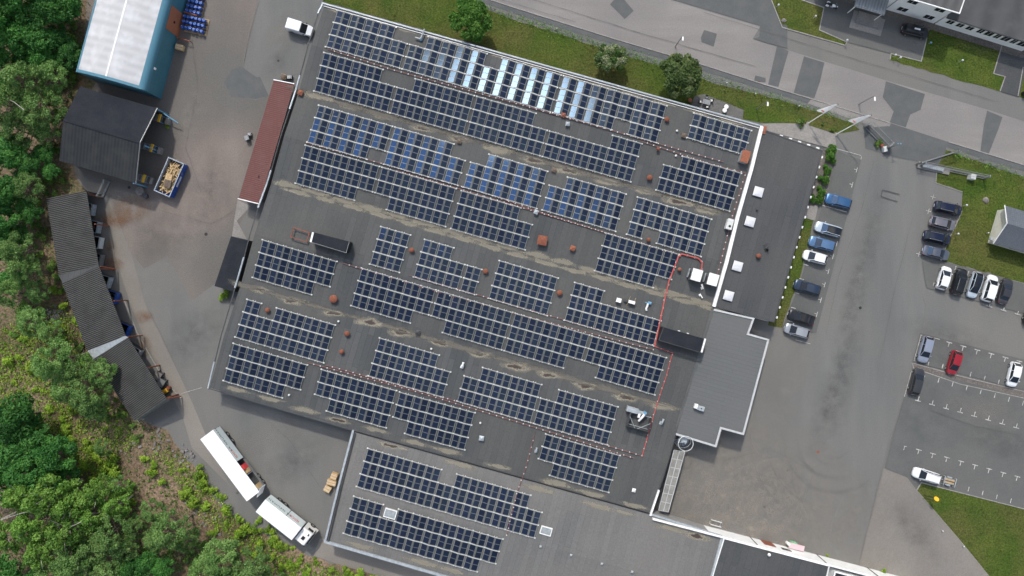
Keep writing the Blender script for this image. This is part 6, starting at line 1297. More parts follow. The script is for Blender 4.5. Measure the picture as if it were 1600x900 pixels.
for r_ in range(3):
    o_ = P(288.5-r_*1.8, 25+r_*8.2, .9)
    for k in range(6):
        q = o_+ud*(k*.66); pr_ = q+vd*random.uniform(-.05, .05)
        drum(pr_.x, pr_.y, .15, 'blue drum in the '+('upper', 'middle', 'lower')[r_]+' row of the wide cluster by the teal hall', 'blue drums of the wide cluster, '+('upper', 'middle', 'lower')[r_]+' row')
    for k in (0, 1, 2): q = o_+ud*(.6+k*1.3); pallet((q.x, q.y, 0), math.radians(-13), 'pallet under the '+('upper', 'middle', 'lower')[r_]+' row of the wide drum cluster', 1.25, 1.0)
for r_ in range(4):
    o_ = P(292-r_*(-1.2)+2, -8+(3-r_)*(-7.5)+26, .9); o_ = P(292+r_*1.9, 16-r_*7.8, .9)
    for k in range(4): q = o_+ud*(k*.66); drum(q.x, q.y, .15, 'blue drum in the narrow cluster at the top edge', 'blue drums of the narrow cluster')
    for k in (0, 1): q = o_+ud*(.45+k*1.25); pallet((q.x, q.y, 0), math.radians(-13), 'pallet under the narrow drum cluster at the top edge', 1.2, .9)

# ------------------------------------------------------------------ vegetation
def leaf_mesh(name, blobs, n, size, m, flat=.35, rs=None, shell=.55):
    """leaf-sized faces scattered in the outer part of each blob (x, y, z, rx, rz)"""
    rs = rs or NR; B = np.array(blobs, float); vol = B[:, 3]**2; pick = rs.choice(len(B), n, p=vol/vol.sum())
    d = rs.normal(size=(n, 3)); d /= np.linalg.norm(d, axis=1)[:, None]; d[:, 2] = np.where(d[:, 2] < -.35, -d[:, 2], d[:, 2])
    r = shell+(1-shell)*rs.rand(n)**.5; r *= rs.uniform(.86, 1.12, n)
    c = B[pick, :3]+d*np.stack([B[pick, 3], B[pick, 3], B[pick, 4]], 1)*r[:, None]
    nrm = d*.6+rs.normal(size=(n, 3))*.5+np.array([0, 0, flat]); nrm /= np.linalg.norm(nrm, axis=1)[:, None]
    t = np.cross(nrm, rs.normal(size=(n, 3))); t /= np.linalg.norm(t, axis=1)[:, None]; b = np.cross(nrm, t)
    s = size*rs.uniform(.6, 1.35, n)[:, None]
    q = np.stack([c-t*s, c-b*s*.55, c+t*s, c+b*s*.55], 1).reshape(-1, 3)
    me = bpy.data.meshes.new(name); me.vertices.add(4*n); me.vertices.foreach_set('co', q.ravel().astype('f'))
    me.loops.add(4*n); me.loops.foreach_set('vertex_index', np.arange(4*n, dtype='i')); me.polygons.add(n); me.polygons.foreach_set('loop_start', np.arange(0, 4*n, 4, dtype='i'))
    bt = rs.rand(len(B)); tone = np.clip(bt[pick]*.55+rs.rand(n)*.45+.0, 0, 1)
    at = me.attributes.new('tone', 'FLOAT', 'FACE'); at.data.foreach_set('value', tone.astype('f')); me.materials.append(m); me.update(calc_edges=True); me.validate()
    return me
def crown(kind, seed):
    rs = np.random.RandomState(seed); bl = []
    if kind == 'deep':
        for i in range(34):
            a = rs.uniform(0, 6.28); e = math.sqrt(rs.rand()); bl.append((math.cos(a)*e*3.3, math.sin(a)*e*3.3, 4.2+3.6*math.sqrt(max(0, 1-e*e*.85))+rs.uniform(-.4, .4), rs.uniform(.8, 1.35), rs.uniform(.7, 1.1)))
        return leaf_mesh('crown', bl, 5200, .25, M['leaf_deep'], rs=rs), 8.0
    if kind == 'birch':
        for i in range(46):
            a = rs.uniform(0, 6.28); e = rs.rand()**.6; bl.append((math.cos(a)*e*3.2, math.sin(a)*e*3.2, 5.0+5.0*(1-e)+rs.uniform(-.8, .8), rs.uniform(.45, .95), rs.uniform(.6, 1.2)))
        return leaf_mesh('crown', bl, 4800, .19, M['leaf_birch'], rs=rs, flat=.2), 11.0
    if kind == 'pine':
        for i in range(40):
            a = rs.uniform(0, 6.28); e = rs.rand()**.55; bl.append((math.cos(a)*e*3.0, math.sin(a)*e*3.0, 5.5+3.2*(1-e*e)+rs.uniform(-.5, .5), rs.uniform(.5, .95), rs.uniform(.35, .6)))
        return leaf_mesh('crown', bl, 6200, .15, M['leaf_pine'], rs=rs, flat=.1, shell=.3), 9.0
    if kind == 'garden':
        for i in range(40):
            a = rs.uniform(0, 6.28); e = math.sqrt(rs.rand()); bl.append((math.cos(a)*e*2.6, math.sin(a)*e*2.6, 2.0+2.6*math.sqrt(max(0, 1-e*e*.8))+rs.uniform(-.2, .2), rs.uniform(.6, .95), rs.uniform(.6, .9)))
        return leaf_mesh('crown', bl, 9500, .19, M['leaf_garden'], rs=rs), 4.6
    if kind == 'olive':
        for i in range(44):
            a = rs.uniform(0, 6.28); e = math.sqrt(rs.rand()); bl.append((math.cos(a)*e*2.7, math.sin(a)*e*2.6, 2.0+2.6*math.sqrt(max(0, 1-e*e*.8))+rs.uniform(-.3, .3), rs.uniform(.5, .95), rs.uniform(.5, .9)))
        return leaf_mesh('crown', bl, 9000, .18, M['leaf_olive'], rs=rs, shell=.4), 4.6
    if kind == 'elder':
        for i in range(36):
            a = rs.uniform(0, 6.28); e = math.sqrt(rs.rand()); bl.append((math.cos(a)*e*2.1, math.sin(a)*e*2.1, 1.4+1.9*math.sqrt(max(0, 1-e*e*.8))+rs.uniform(-.2, .2), rs.uniform(.4, .75), rs.uniform(.4, .7)))
        return leaf_mesh('crown', bl, 5200, .16, M['leaf_elder'], rs=rs), 3.4
def trunk_mesh(h, m, r=.2, seed=0, limbs=7, spread=2.2):
    rs = random.Random(seed); mb = MB(); pts = [(0, 0, -.1)]; x = y = 0; n = 6
    for i in range(1, n+1): x += rs.uniform(-.15, .15); y += rs.uniform(-.15, .15); pts.append((x, y, h*i/n))
    def taper(pts, r0, r1, k=7):
        vs = []; N = len(pts)
        for i, p in enumerate(pts):
            rr = r0+(r1-r0)*i/(N-1); d = Vector(pts[min(i+1, N-1)])-Vector(pts[max(0, i-1)]); a_ = d.orthogonal().normalized() if d.length else Vector((1, 0, 0)); b_ = d.normalized().cross(a_)
            vs += [Vector(p)+(a_*math.cos(6.283*j/k)+b_*math.sin(6.283*j/k))*rr for j in range(k)]
        mb.add(vs, [(i*k+j, i*k+(j+1) % k, (i+1)*k+(j+1) % k, (i+1)*k+j) for i in range(N-1) for j in range(k)])
    taper(pts, r, r*.3)
    for q in range(limbs):
        k = 2+q % 4; s = Vector(pts[k]); a = rs.uniform(0, 6.28); L = spread*rs.uniform(.7, 1.1); taper([s, s+Vector((math.cos(a)*L*.5, math.sin(a)*L*.5, h*.10)), s+Vector((math.cos(a)*L, math.sin(a)*L, h*.22))], r*.38, r*.08, 5)
    o = mb.build('trunk', m); me = o.data; bpy.data.objects.remove(o); return me
LIB = {}
for kind, n in (('deep', 3), ('birch', 4), ('pine', 4), ('garden', 1), ('olive', 1), ('elder', 1)):
    LIB[kind] = []
    for s in range(n):
        me, h = crown(kind, 40+s*7+len(kind)); LIB[kind].append((me, trunk_mesh(h*.85, M['birch_bark' if kind == 'birch' else 'bark'], .22, s, 9, 2.4), h))
BASER = {'deep': 4.3, 'birch': 3.8, 'pine': 3.6, 'garden': 3.3, 'olive': 3.3, 'elder': 2.65}
NAME = {'deep': 'broadleaf_tree', 'birch': 'birch_tree', 'pine': 'pine_tree', 'garden': 'broadleaf_tree', 'olive': 'broadleaf_tree', 'elder': 'flowering_bush'}
def tree(x, y, rpx, kind, lab, grp=None, cat='tree', zs=1.0, lean=0):
    me, tr, h = random.choice(LIB[kind]); s = rpx/9.4/BASER[kind]; c = P(x, y, h*.7*s*zs)
    t = thing(NAME[kind], lab, cat, (c.x, c.y, 0), random.uniform(0, 6.28), grp); t.scale = (s, s, s*zs)
    if lean: t.rotation_euler = (random.uniform(-lean, lean), random.uniform(-lean, lean), random.uniform(0, 6.28))
    o = bpy.data.objects.new('crown', me); COL.objects.link(o); o.parent = t; o = bpy.data.objects.new('trunk', tr); COL.objects.link(o); o.parent = t; return t
def bush_mesh(seed, m, n=420, nb=7):
    rs = np.random.RandomState(seed); bl = []
    for i in range(nb): a = rs.uniform(0, 6.28); e = rs.rand()**.7; bl.append((math.cos(a)*e*.75, math.sin(a)*e*.75, .35+.4*(1-e), rs.uniform(.3, .5), rs.uniform(.3, .45)))
    return leaf_mesh('foliage', bl, n, .13, m, rs=rs, shell=.3, flat=.5)
BUSH = {k: [bush_mesh(90+i*3+len(k), M[m]) for i in range(3)] for k, m in (('bright', 'leaf_bright'), ('deep', 'leaf_mix'), ('pine', 'leaf_pine'), ('birch', 'leaf_birch'))}
CLIP = [bush_mesh(200+i, M['leaf_garden'], 1100, 11) for i in range(2)]
def stems():
    mb = MB()
    for k in range(5): a = k*1.3; mb.tube([(0, 0, 0), (math.cos(a)*.25, math.sin(a)*.25, .35), (math.cos(a)*.5, math.sin(a)*.5, .7)], .025, 4)
    o = mb.build('stem', M['bark']); me = o.data; bpy.data.objects.remove(o); return me
STEM = stems()
def bush(x, y, rpx, kind, lab, grp=None, mesh=None, zs=1.0, nm='shrub'):
    s = rpx/9.3/1.1; c = P(x, y, .5*s); t = thing(nm, lab, 'shrub', (c.x, c.y, 0), random.uniform(0, 6.28), grp); t.scale = (s, s, s*zs)
    o = bpy.data.objects.new('foliage', mesh or random.choice(BUSH[kind])); COL.objects.link(o); o.parent = t
    o = bpy.data.objects.new('stem', STEM); COL.objects.link(o); o.parent = t
# trees that stand alone
tree(735, 32, 36, 'garden', 'large round green tree on the lawn, leftmost of the three'); tree(955, 91, 27, 'elder', 'round bush dotted with cream blossom on the lawn', cat='bush'); tree(1062, 118, 36, 'olive', 'large olive green tree on the lawn beside the patio')
# woodland: kind, positions
WOOD = [
 ('deep', 'dark leafy tree in the top left corner wood', 'dark trees of the top left wood', [(8, 20, 34), (48, 8, 36), (82, 22, 30), (22, 62, 34), (62, 60, 32), (-8, 95, 30), (96, 60, 24), (112, 88, 22), (100, 5, 26), (30, -20, 40), (-25, 40, 40), (35, 42, 26), (68, 88, 24), (40, 90, 24), (110, 20, 18), (14, 140, 22), (92, 95, 16)]),
 ('pine', 'olive pine on the left edge level with the gabled shed', 'olive pines level with the gabled shed', [(36, 128, 36), (78, 120, 28), (12, 165, 34), (58, 172, 34), (30, 205, 30), (74, 208, 24), (85, 150, 20)]),
 ('deep', 'dark leafy tree on the left edge below the birches', 'dark trees below the upper birches', [(12, 245, 32), (5, 300, 30), (45, 262, 24), (6, 345, 26), (80, 268, 16), (10, 390, 24), (30, 230, 20), (50, 330, 20), (25, 320, 22), (70, 240, 18), (20, 440, 22), (30, 365, 18)]),
 ('pine', 'greyish pine left of the long shelter', 'pines left of the long shelter', [(42, 292, 26), (30, 392, 30), (40, 425, 26), (48, 500, 26), (60, 455, 20), (78, 520, 20), (12, 460, 24)]),
 ('pine', 'soft green pine below the roof joint of the long shelter', 'pines beside the lower shelter', [(85, 560, 36), (118, 580, 30), (135, 612, 34), (160, 585, 24), (100, 605, 26), (150, 640, 24)]),
 ('deep', 'very dark leafy tree of the round clump on the lower left edge', 'dark clump on the lower left edge', [(20, 655, 38), (10, 700, 44), (52, 690, 40), (85, 712, 36), (40, 735, 40), (100, 740, 26), (-15, 750, 40)]),
 ('birch', 'pale birch with white leaning trunk in the lower left wood', 'birches of the lower left wood', [(25, 780, 34), (70, 775, 36), (115, 785, 34), (152, 775, 28), (45, 820, 36), (95, 830, 36), (140, 815, 30), (10, 840, 32), (178, 790, 24), (60, 870, 34)]),
 ('pine', 'olive pine in the lower left wood below the birches', 'pines below the lower birches', [(175, 832, 34), (140, 858, 34), (195, 858, 26), (110, 880, 34), (160, 895, 30), (205, 825, 22), (85, 900, 30)]),
 ('pine', 'olive pine right of the bare slope at the bottom', 'pines right of the bare slope', [(270, 825, 33), (248, 845, 24), (290, 845, 22), (235, 795, 20)]),
 ('pine', 'broad olive pine at the bottom edge below the lorries', 'pines at the bottom edge below the lorries', [(345, 872, 36), (385, 890, 34), (322, 895, 28), (360, 915, 30), (420, 905, 22)]),
 ('deep', 'dark leafy tree at the very bottom left', 'dark trees at the bottom left corner', [(15, 890, 30), (40, 905, 26), (200, 895, 26), (225, 880, 24), (255, 890, 22)])]
for kind, lab, grp, L in WOOD:
    for x, y, r in L: tree(x, y, r*random.uniform(.95, 1.08), kind, lab, grp, zs=random.uniform(.85, 1.15), lean=.08)
tree(182, 758, 18, 'pine', 'single olive pine at the upper end of the bare slope'); tree(160, 700, 15, 'pine', 'small dark pine beside the bare slope top')
SH = [
 ('bright', 'bright green shrub on the sunny slope left of the long shelter', 'sunny slope shrubs', [(85, 455, 12), (98, 478, 11), (30, 555, 14), (45, 575, 12), (20, 595, 13), (65, 545, 10), (55, 610, 12), (78, 640, 13), (95, 655, 12), (100, 670, 14), (110, 690, 12), (120, 500, 11), (128, 520, 10), (60, 660, 10), (10, 565, 12), (35, 530, 10), (112, 640, 11)]),
 ('bright', 'yellow-green shrub above the bare slope', 'shrubs above the bare slope', [(140, 700, 14), (152, 712, 13), (170, 725, 15), (180, 738, 12), (158, 735, 12), (130, 725, 12), (145, 750, 11), (135, 690, 10), (190, 775, 11), (205, 785, 10)]),
 ('bright', 'fresh green shrub on the verge between slope and lorries', 'verge shrubs beside the lorries', [(240, 730, 15), (225, 712, 11), (256, 755, 9), (235, 740, 12), (285, 735, 9), (312, 740, 12), (318, 758, 12), (330, 765, 11), (290, 772, 13), (300, 785, 12), (345, 775, 12), (355, 795, 14), (372, 808, 13), (382, 822, 13), (322, 790, 10), (330, 830, 10), (375, 830, 14), (398, 830, 12), (350, 815, 10)]),
 ('bright', 'shrub of the green strip below the two lorries', 'strip shrubs below the lorries', [(402, 812, 12), (415, 828, 12), (428, 845, 13), (440, 855, 11), (458, 858, 10), (470, 872, 13), (455, 882, 11), (495, 880, 12), (515, 888, 11), (540, 896, 12), (560, 900, 11), (590, 908, 11), (425, 870, 12), (440, 890, 12), (480, 895, 12), (405, 852, 11), (400, 870, 12)]),
 ('deep', 'dark green shrub behind the long shelter', 'shrubs behind the long shelter', [(62, 320, 11), (55, 350, 13), (68, 368, 12), (60, 395, 12), (80, 415, 11), (88, 435, 10), (45, 375, 10), (50, 405, 9), (100, 450, 9), (118, 500, 9), (125, 540, 9), (150, 580, 9), (178, 625, 10), (190, 645, 12), (170, 650, 11), (205, 668, 12), (215, 682, 10)]),
 ('deep', 'dark green shrub between the wood and the gabled shed', 'shrubs beside the gabled shed', [(102, 110, 12), (112, 125, 10), (82, 235, 12), (75, 285, 12), (92, 265, 10), (85, 300, 11), (68, 300, 10), (100, 280, 8), (95, 140, 9), (88, 175, 10), (88, 205, 9), (108, 60, 12), (118, 35, 10), (122, 75, 9)]),
 ('deep', 'dark green shrub near the bottom fence', 'shrubs near the bottom fence', [(210, 850, 12), (225, 862, 11), (245, 870, 12), (265, 868, 10), (290, 875, 11), (305, 880, 11), (320, 855, 11), (300, 862, 9)]),
 ('birch', 'soft young birch shrub on the sunny slope', 'young birches on the sunny slope', [(60, 490, 14), (95, 530, 12), (35, 480, 12), (130, 560, 11), (70, 575, 13), (20, 520, 12), (115, 710, 11), (200, 760, 9)])]
for kind, lab, grp, L in SH:
    for x, y, r in L: bush(x+random.uniform(-3, 3), y+random.uniform(-3, 3), r*random.uniform(.6, 1.25), kind, lab, grp, zs=random.uniform(.6, 1.3))
for x, y, r, l in ((1299.5, 234, 10, 'topmost'), (1296.5, 246, 11.5, 'second from the top'), (1292.5, 266, 9.5, 'third from the top'), (1288, 281, 10.5, 'fourth from the top'), (1283, 300, 10, 'fifth from the top'), (1269, 311, 8.5, 'lowest left'), (1280, 312, 8.5, 'lowest right')):
    bush(x, y, r, 'bright', 'clipped round bush beside the annex, '+l, 'round bushes beside the annex', random.choice(CLIP), 1.2, 'round_bush')
bush(1251, 192, 9.5, 'deep', 'dark round bush at the foot of the left flagpole', mesh=BUSH['deep'][0]); bush(1300, 203, 5, 'deep', 'small weedy shrub between the two flagpoles'); bush(1286, 193, 4, 'deep', 'tiny shrub on the lawn edge between the flagpoles')
bush(350, 462, 11, 'bright', 'light green shrub at the foot of the black lean-to'); bush(260, 198, 6, 'bright', 'small green weed under the topmost rack', zs=.5); bush(1380, 893, 6, 'bright', 'green weed tuft at the right end of the white wall'); bush(1293, 868, 4, 'bright', 'tiny weed at the white wall near the pink cover', zs=.5)
bush(1373, 224, 8, 'deep', 'dark potted conifer beside the wide gate section')
# undergrowth: one carpet of leaf tufts over the forest floor
def carpet(name, polys, n, size, m, lab, cat, z=(0.02, .35), clump=None):
    rs = np.random.RandomState(len(name)+n % 97); pts = []
    A = [abs(sum(p[i][0]*p[(i+1) % len(p)][1]-p[(i+1) % len(p)][0]*p[i][1] for i in range(len(p)))) for p in polys]
    def inside(x, y, p):
        c = False; j = len(p)-1
        for i in range(len(p)):
            if (p[i][1] > y) != (p[j][1] > y) and x < (p[j][0]-p[i][0])*(y-p[i][1])/(p[j][1]-p[i][1])+p[i][0]: c = not c
            j = i
        return c
    cl = clump or 6
    for p, a in zip(polys, A):
        k = int(n*a/sum(A)/cl); xs = [q[0] for q in p]; ys = [q[1] for q in p]; g = 0
        while g < k:
            x, y = rs.uniform(min(xs), max(xs)), rs.uniform(min(ys), max(ys))
            if not inside(x, y, p): continue
            g += 1; r_ = rs.uniform(.5, 5)
            for _ in range(cl): pts.append((x+rs.normal()*r_, y+rs.normal()*r_))
    c = np.array([tuple(P(x, y, 0)) for x, y in pts]); N = len(c); c[:, 2] = rs.uniform(z[0], z[1], N)
    d = rs.normal(size=(N, 3))*.6+np.array([0, 0, .7]); d /= np.linalg.norm(d, axis=1)[:, None]; t = np.cross(d, rs.normal(size=(N, 3))); t /= np.linalg.norm(t, axis=1)[:, None]; b = np.cross(d, t); s = size*rs.uniform(.5, 1.5, N)[:, None]
    q = np.stack([c-t*s, c-b*s*.5, c+t*s, c+b*s*.5], 1).reshape(-1, 3); me = bpy.data.meshes.new(name); me.vertices.add(4*N); me.vertices.foreach_set('co', q.ravel().astype('f')); me.loops.add(4*N); me.loops.foreach_set('vertex_index', np.arange(4*N, dtype='i'))
    me.polygons.add(N); me.polygons.foreach_set('loop_start', np.arange(0, 4*N, 4, dtype='i')); at = me.attributes.new('tone', 'FLOAT', 'FACE'); tn = np.repeat(rs.rand(N//cl+1), cl)[:N]*.6+rs.rand(N)*.4; at.data.foreach_set('value', tn.astype('f')); me.materials.append(m); me.update(calc_edges=True); me.validate()
    o = bpy.data.objects.new(name, me); COL.objects.link(o); return tag(o, lab, cat, None, 'stuff')
FP = [(-40, -30), (150, -30), (135, 60), (126, 112), (120, 175), (108, 235), (114, 275), (120, 298), (75, 310), (95, 430), (140, 560), (210, 655), (255, 675), (280, 708), (305, 745), (340, 795), (380, 828), (425, 852), (480, 874), (540, 890), (600, 908), (600, 940), (-40, 940)]
BARE = [(150, 690), (215, 690), (300, 790), (330, 860), (215, 800)]
carpet('undergrowth', [FP], 24000, .16, M['leaf_mix'], 'low green undergrowth covering the forest floor', 'undergrowth'); carpet('leaf_litter', [FP], 9000, .10, mat('litter', (.20, .13, .08), .9, (.12, .08, .05), 2, 1), 'dry brown leaf and twig litter on the forest floor', 'leaf litter', (.01, .08))
carpet('bright_undergrowth', [[(-20, 520), (100, 480), (150, 600), (215, 680), (150, 770), (90, 690), (-20, 640)], [(230, 700), (290, 715), (390, 830), (480, 880), (560, 900), (560, 930), (420, 900), (330, 820)]], 15000, .15, M['leaf_bright'], 'bright undergrowth of the slope and the verge, its leaves coloured as if sunlit', 'undergrowth')
carpet('fence_weeds', [[(700, -10), (800, 22), (925, 62), (1010, 88), (1130, 126), (1215, 150), (1345, 192), (1345, 197), (1215, 157), (1010, 98), (925, 72), (800, 32)], [(1490, 236), (1605, 274), (1605, 282), (1490, 243)]], 3200, .10, M['leaf_birch'], 'straggly weeds along the foot of the street fence', 'weeds', (.02, .3))
LAWNS = [[(505, -30), (700, -6), (800, 30), (1010, 97), (1330, 191), (1304, 209), (1085, 150), (1080, 166), (505, 2)], [(1392, 84), (1451, 46), (1565, 71), (1562, 143)], [(1477, 234), (1605, 279), (1605, 442), (1470, 408), (1504, 300), (1462, 286)], [(1439, 754), (1620, 800), (1620, 960), (1545, 900), (1432, 766)], [(1205, -5), (1252, 0), (1280, 47), (1320, 71), (1222, 43)]]
m_tuft = m_leaf('grass_blade', (.045, .075, .012), (.06, .09, .018), (.11, .11, .035)); carpet('grass_tufts', LAWNS, 22000, .06, m_tuft, 'short rough grass tufts over the lawns', 'grass', (.03, .10), 9)
# rocks on the slope
for x, y, s, l in ((1224.5, 32, .42, 'pale boulder on the small lawn corner of the street'), (1540, 313, .55, 'flat grey rock in the middle of the right lawn')):
    c = P(x, y); mb = MB(); rs = random.Random(int(x)); mb.lathe((0, 0, 0), [(1.0, 0), (.95, .3), (.6, .6), (.15, .72)], 9); mb.v = [(a*s*rs.uniform(.8, 1.3), b*s*rs.uniform(.7, 1.1), c_*s*.8) for a, b, c_ in mb.v]; o = mb.build('boulder', M['rock'], smooth=50); o.location = c; tag(o, l, 'boulder')
mb = MB(); rs = random.Random(3)
for px_, py_, sp, n in ((88, 492, 7, 40), (135, 555, 7, 35), (125, 580, 10, 20), (250, 690, 12, 20), (285, 715, 10, 25), (330, 800, 20, 25), (205, 700, 14, 12), (310, 790, 12, 15)):
    for i in range(n):
        c = P(px_+rs.gauss(0, sp), py_+rs.gauss(0, sp)); s = rs.uniform(.08, .28); mb.box((c.x, c.y, s*.3), (s*2, s*1.5, s), rs.uniform(0, 3), rx=rs.uniform(-.3, .3), ry=rs.uniform(-.3, .3))
tag(mb.build('scree', M['rock']), 'loose grey stones scattered on the wooded slope', 'stones', None, 'stuff')
# fallen and leaning white trunks
for a, b, l in (((165//4+5, 340), (50, 312), 'pale dead branch beside the upper shrubs'), ((0, 331), (18, 335), 'pale fallen trunk at the left edge'), ((2, 812), (62, 795), 'long white birch trunk leaning in the lower left wood'), ((95, 832), (128, 815), 'short white birch trunk leaning in the lower left wood'), ((5, 152), (38, 172), 'thin pale trunk leaning in the upper birches')):
    h = 0.3 if 'fallen' in l or 'dead' in l else 8.5; A, B = P(*a, h if h > 1 else .2), P(*b, h+1.2 if h > 1 else .5); mb = MB(); mb.tube([A, (A+B)/2+Vector((.2, .2, .2)), B], .06 if h > 1 else .09, 6)
    if h > 1: mb.tube([Vector((A.x+3, A.y+1.5, 0)), A+Vector((.5, .3, -1.5)), A], .14, 6)
    o = mb.build('leaning_trunk' if h > 1 else 'fallen_log', M['birch_bark']); recentre(o); tag(o, l, 'tree trunk' if h > 1 else 'log')

# ------------------------------------------------------------------ street furniture and small things
def flagpole(bx, by, tx, ty, lab, rz):
    c = P(bx, by); H_ = 7.0; k = (HC-H_)/FL; t = thing('flagpole', lab, 'flagpole', c); top = P(tx, ty, H_); top = Vector((top.x-c.x, top.y-c.y, H_)); mb = MB()
    mb.tube([(0, 0, 0), top*.5, top], .075, 8); mb.build('pole', M['white'], t, True, smooth=True); mb = MB(); mb.cyl((0, 0, 0), .3, .12, 12); mb.build('foot', M['concrete'], t, True)
    mb = MB(); mb.lathe(tuple(top), [(.05, 0), (.1, .06), (.05, .14)], 8); mb.build('finial', M['black'], t, True)
    n, m_ = 10, 5; vs = []; dr_ = Vector((math.cos(rz), math.sin(rz), 0))
    for i in range(n+1):
        for j in range(m_+1):
            u = i/n; w = j/m_; p = top*(1-.03-u*.43); wd = .2+1.1*u if u < .85 else 1.15
            vs.append(tuple(p+dr_*(w*wd)+Vector((0, 0, -w*.3*u))+Vector((-dr_.y, dr_.x, 0))*math.sin(w*5+u*4)*.07))
    mb = MB(); mb.add(vs, [(i*(m_+1)+j, (i+1)*(m_+1)+j, (i+1)*(m_+1)+j+1, i*(m_+1)+j+1) for i in range(n) for j in range(m_)]); f = mb.build('flag', M['flag'], t, True, smooth=True)
    mb = MB(); e = top*(1-.40); mb.box(e+dr_*.45+Vector((0, 0, .0)), (.5, .3, .04), rz); mb.build('emblem', mat('emblem_red', (.55, .22, .20), .8), f, True)
flagpole(1262, 193, 1309, 163, 'white flagpole with hanging flag beside the round dark bush', math.radians(150)); flagpole(1306, 210, 1361, 180, 'white flagpole with hanging flag beside the wide gate section', math.radians(140))
def globe(x, y, lab, h=.9, r=.17, m='skylight'):
    c = P(x, y, h*.7); t = thing('bollard_light', lab, 'bollard light', (c.x, c.y, 0)); mb = MB(); mb.cyl((0, 0, 0), .05, h, 8); mb.build('post', M['galv'], t, True); mb = MB(); mb.lathe((0, 0, h), [(r*.5, 0), (r, r*.7), (r, r*1.2), (r*.6, r*1.8), (.03, r*2)], 12); mb.build('lamp_head', M[m], t, True, smooth=True)
for x, y, l, m in ((1215, 9, 'white globe light near the boulder corner of the small lawn', 'skylight'), (1273, 26.5, 'white globe light in the middle of the small lawn', 'skylight'), (1322, 64, 'white globe light at the right tip of the small lawn', 'skylight'), (1397.5, 87, 'left white globe light at the lawn tip by the forecourt', 'skylight'), (1405, 91, 'right white globe light at the lawn tip by the forecourt', 'skylight'),
                (1453, 67.5, 'blue-topped post at the lawn edge by the black car', 'blue_steel'), (1501.5, 95.5, 'white globe light in the middle of the office lawn', 'skylight'), (1508, 321, 'white globe light behind the topmost car of the lawn row', 'skylight'), (1495, 365.5, 'white globe light behind the navy car', 'skylight'),
                (870, 45, 'white marker post on the street fence, leftmost', 'skylight'), (1135, 130, 'white marker post on the street fence', 'skylight'), (1180, 147, 'white marker post near the garden stools', 'skylight'), (1248, 166, 'white marker post on the fence left of the flags', 'skylight'), (1472, 829, 'pale marker stone at the lower lawn edge, upper one', 'skylight'), (1505, 853, 'pale marker stone at the lower lawn edge, lower one', 'skylight'), (1543, 364, 'small white lamp by the house corner', 'skylight')): globe(x, y, l, .9 if 'globe' in l else .5, .17 if 'globe' in l or 'blue' in l else .11, m)
def street_lamp(x, y, lab, h=5.0):
    c = P(x, y, h); t = thing('street_lamp', lab, 'street lamp', (c.x-.1, c.y+.1, 0)); mb = MB(); mb.cyl((0, 0, 0), .085, h, 8, r2=.05); mb.tube([(0, 0, h), (0, -.3, h+.15)], .04); mb.build('pole', M['grey_metal'], t, True); mb = MB(); mb.sweep([(0, -.2, h+.15), (.0, -.85, h+.17)], [(-.13, 0), (-.1, .1), (.1, .1), (.13, 0)]); mb.build('lamp_head', M['white'], t, True)
street_lamp(1067.5, 57, 'tall street lamp in the brownish street above the olive tree'); street_lamp(1367, 151, 'tall street lamp in the street above the right flag'); street_lamp(1200, 159, 'tall lamp at the lawn edge left of the flagpoles', 5)
# patio furniture
c = P(1102, 161); t = thing('garden_table', 'small dark garden table on the patio', 'table', c, -TH); mb = MB(); mb.box((0, 0, .72), (1.3, .8, .05)); mb.build('tabletop', M['grey_metal'], t, True)
for i in (-.55, .55):
    for j in (-.32, .32): mb = MB(); mb.box((i, j, .35), (.06, .06, .7)); mb.build('leg', M['dark_clad'], t, True)
for i, (dx, dy, rz, l) in enumerate(((-1.0, .1, 0, 'left'), (.95, .3, 3.1, 'right'), (.2, -.85, 1.57, 'lower'), (.1, .85, -1.57, 'upper'))):
    q = c+Vector((dx, dy, 0)); s = thing('garden_chair', 'black garden chair with pale cushion at the patio table, '+l+' side', 'chair', q, rz, 'chairs round the patio table'); mb = MB(); mb.box((0, 0, .44), (.45, .45, .05)); mb.build('seat', M['black'], s, True); mb = MB(); mb.box((-.22, 0, .7), (.05, .45, .5)); mb.build('backrest', M['black'], s, True)
    mb = MB(); mb.box((.02, 0, .49), (.34, .34, .05)); mb.build('cushion', M['white_frame'], s, True)
    for a in (-.19, .19):
        for b in (-.19, .19): mb = MB(); mb.box((a, b, .21), (.04, .04, .42)); mb.build('leg', M['black'], s, True)
for x, y, l in ((1133.5, 168, 'upper round white garden stool on the patio'), (1131, 173.5, 'lower round white garden stool on the patio')): c = P(x, y); mb = MB(); mb.lathe((0, 0, 0), [(.2, 0), (.26, .1), (.34, .42), (.38, .45), (.38, .5), (.3, .53)], 16); mb.cyl((0, 0, .53), .2, .01, 12); o = mb.build('garden_stool', M['white'], smooth=40); o.location = c; tag(o, l, 'stool')
c = P(1077, 158); mb = MB(); mb.lathe((0, 0, 0), [(.2, 0), (.34, .35), (.36, .6), (.3, .62)], 14); o = mb.build('planter', M['orange_rust'], smooth=40); o.location = c; tag(o, 'rusty orange bowl planter beside the olive tree', 'planter')
c = P(1380, 234); mb = MB(); mb.box((0, 0, .35), (.55, .85, .7)); mb.box((0, 0, .72), (.6, .9, .05)); mb.box((0, 0, .76), (.3, .3, .04)); o = mb.build('post_box', M['white_frame']); o.location = c; o.rotation_euler = (0, 0, .25); tag(o, 'pale cabinet at the lower end of the wide gate section', 'cabinet')
c = P(1376, 228); mb = MB(); mb.lathe((0, 0, 0), [(.25, 0), (.3, .5), (.33, .55), (.1, .6)], 12); o = mb.build('planter', M['rust']); o.location = c; tag(o, 'brown pot between the conifer and the pale cabinet', 'planter')
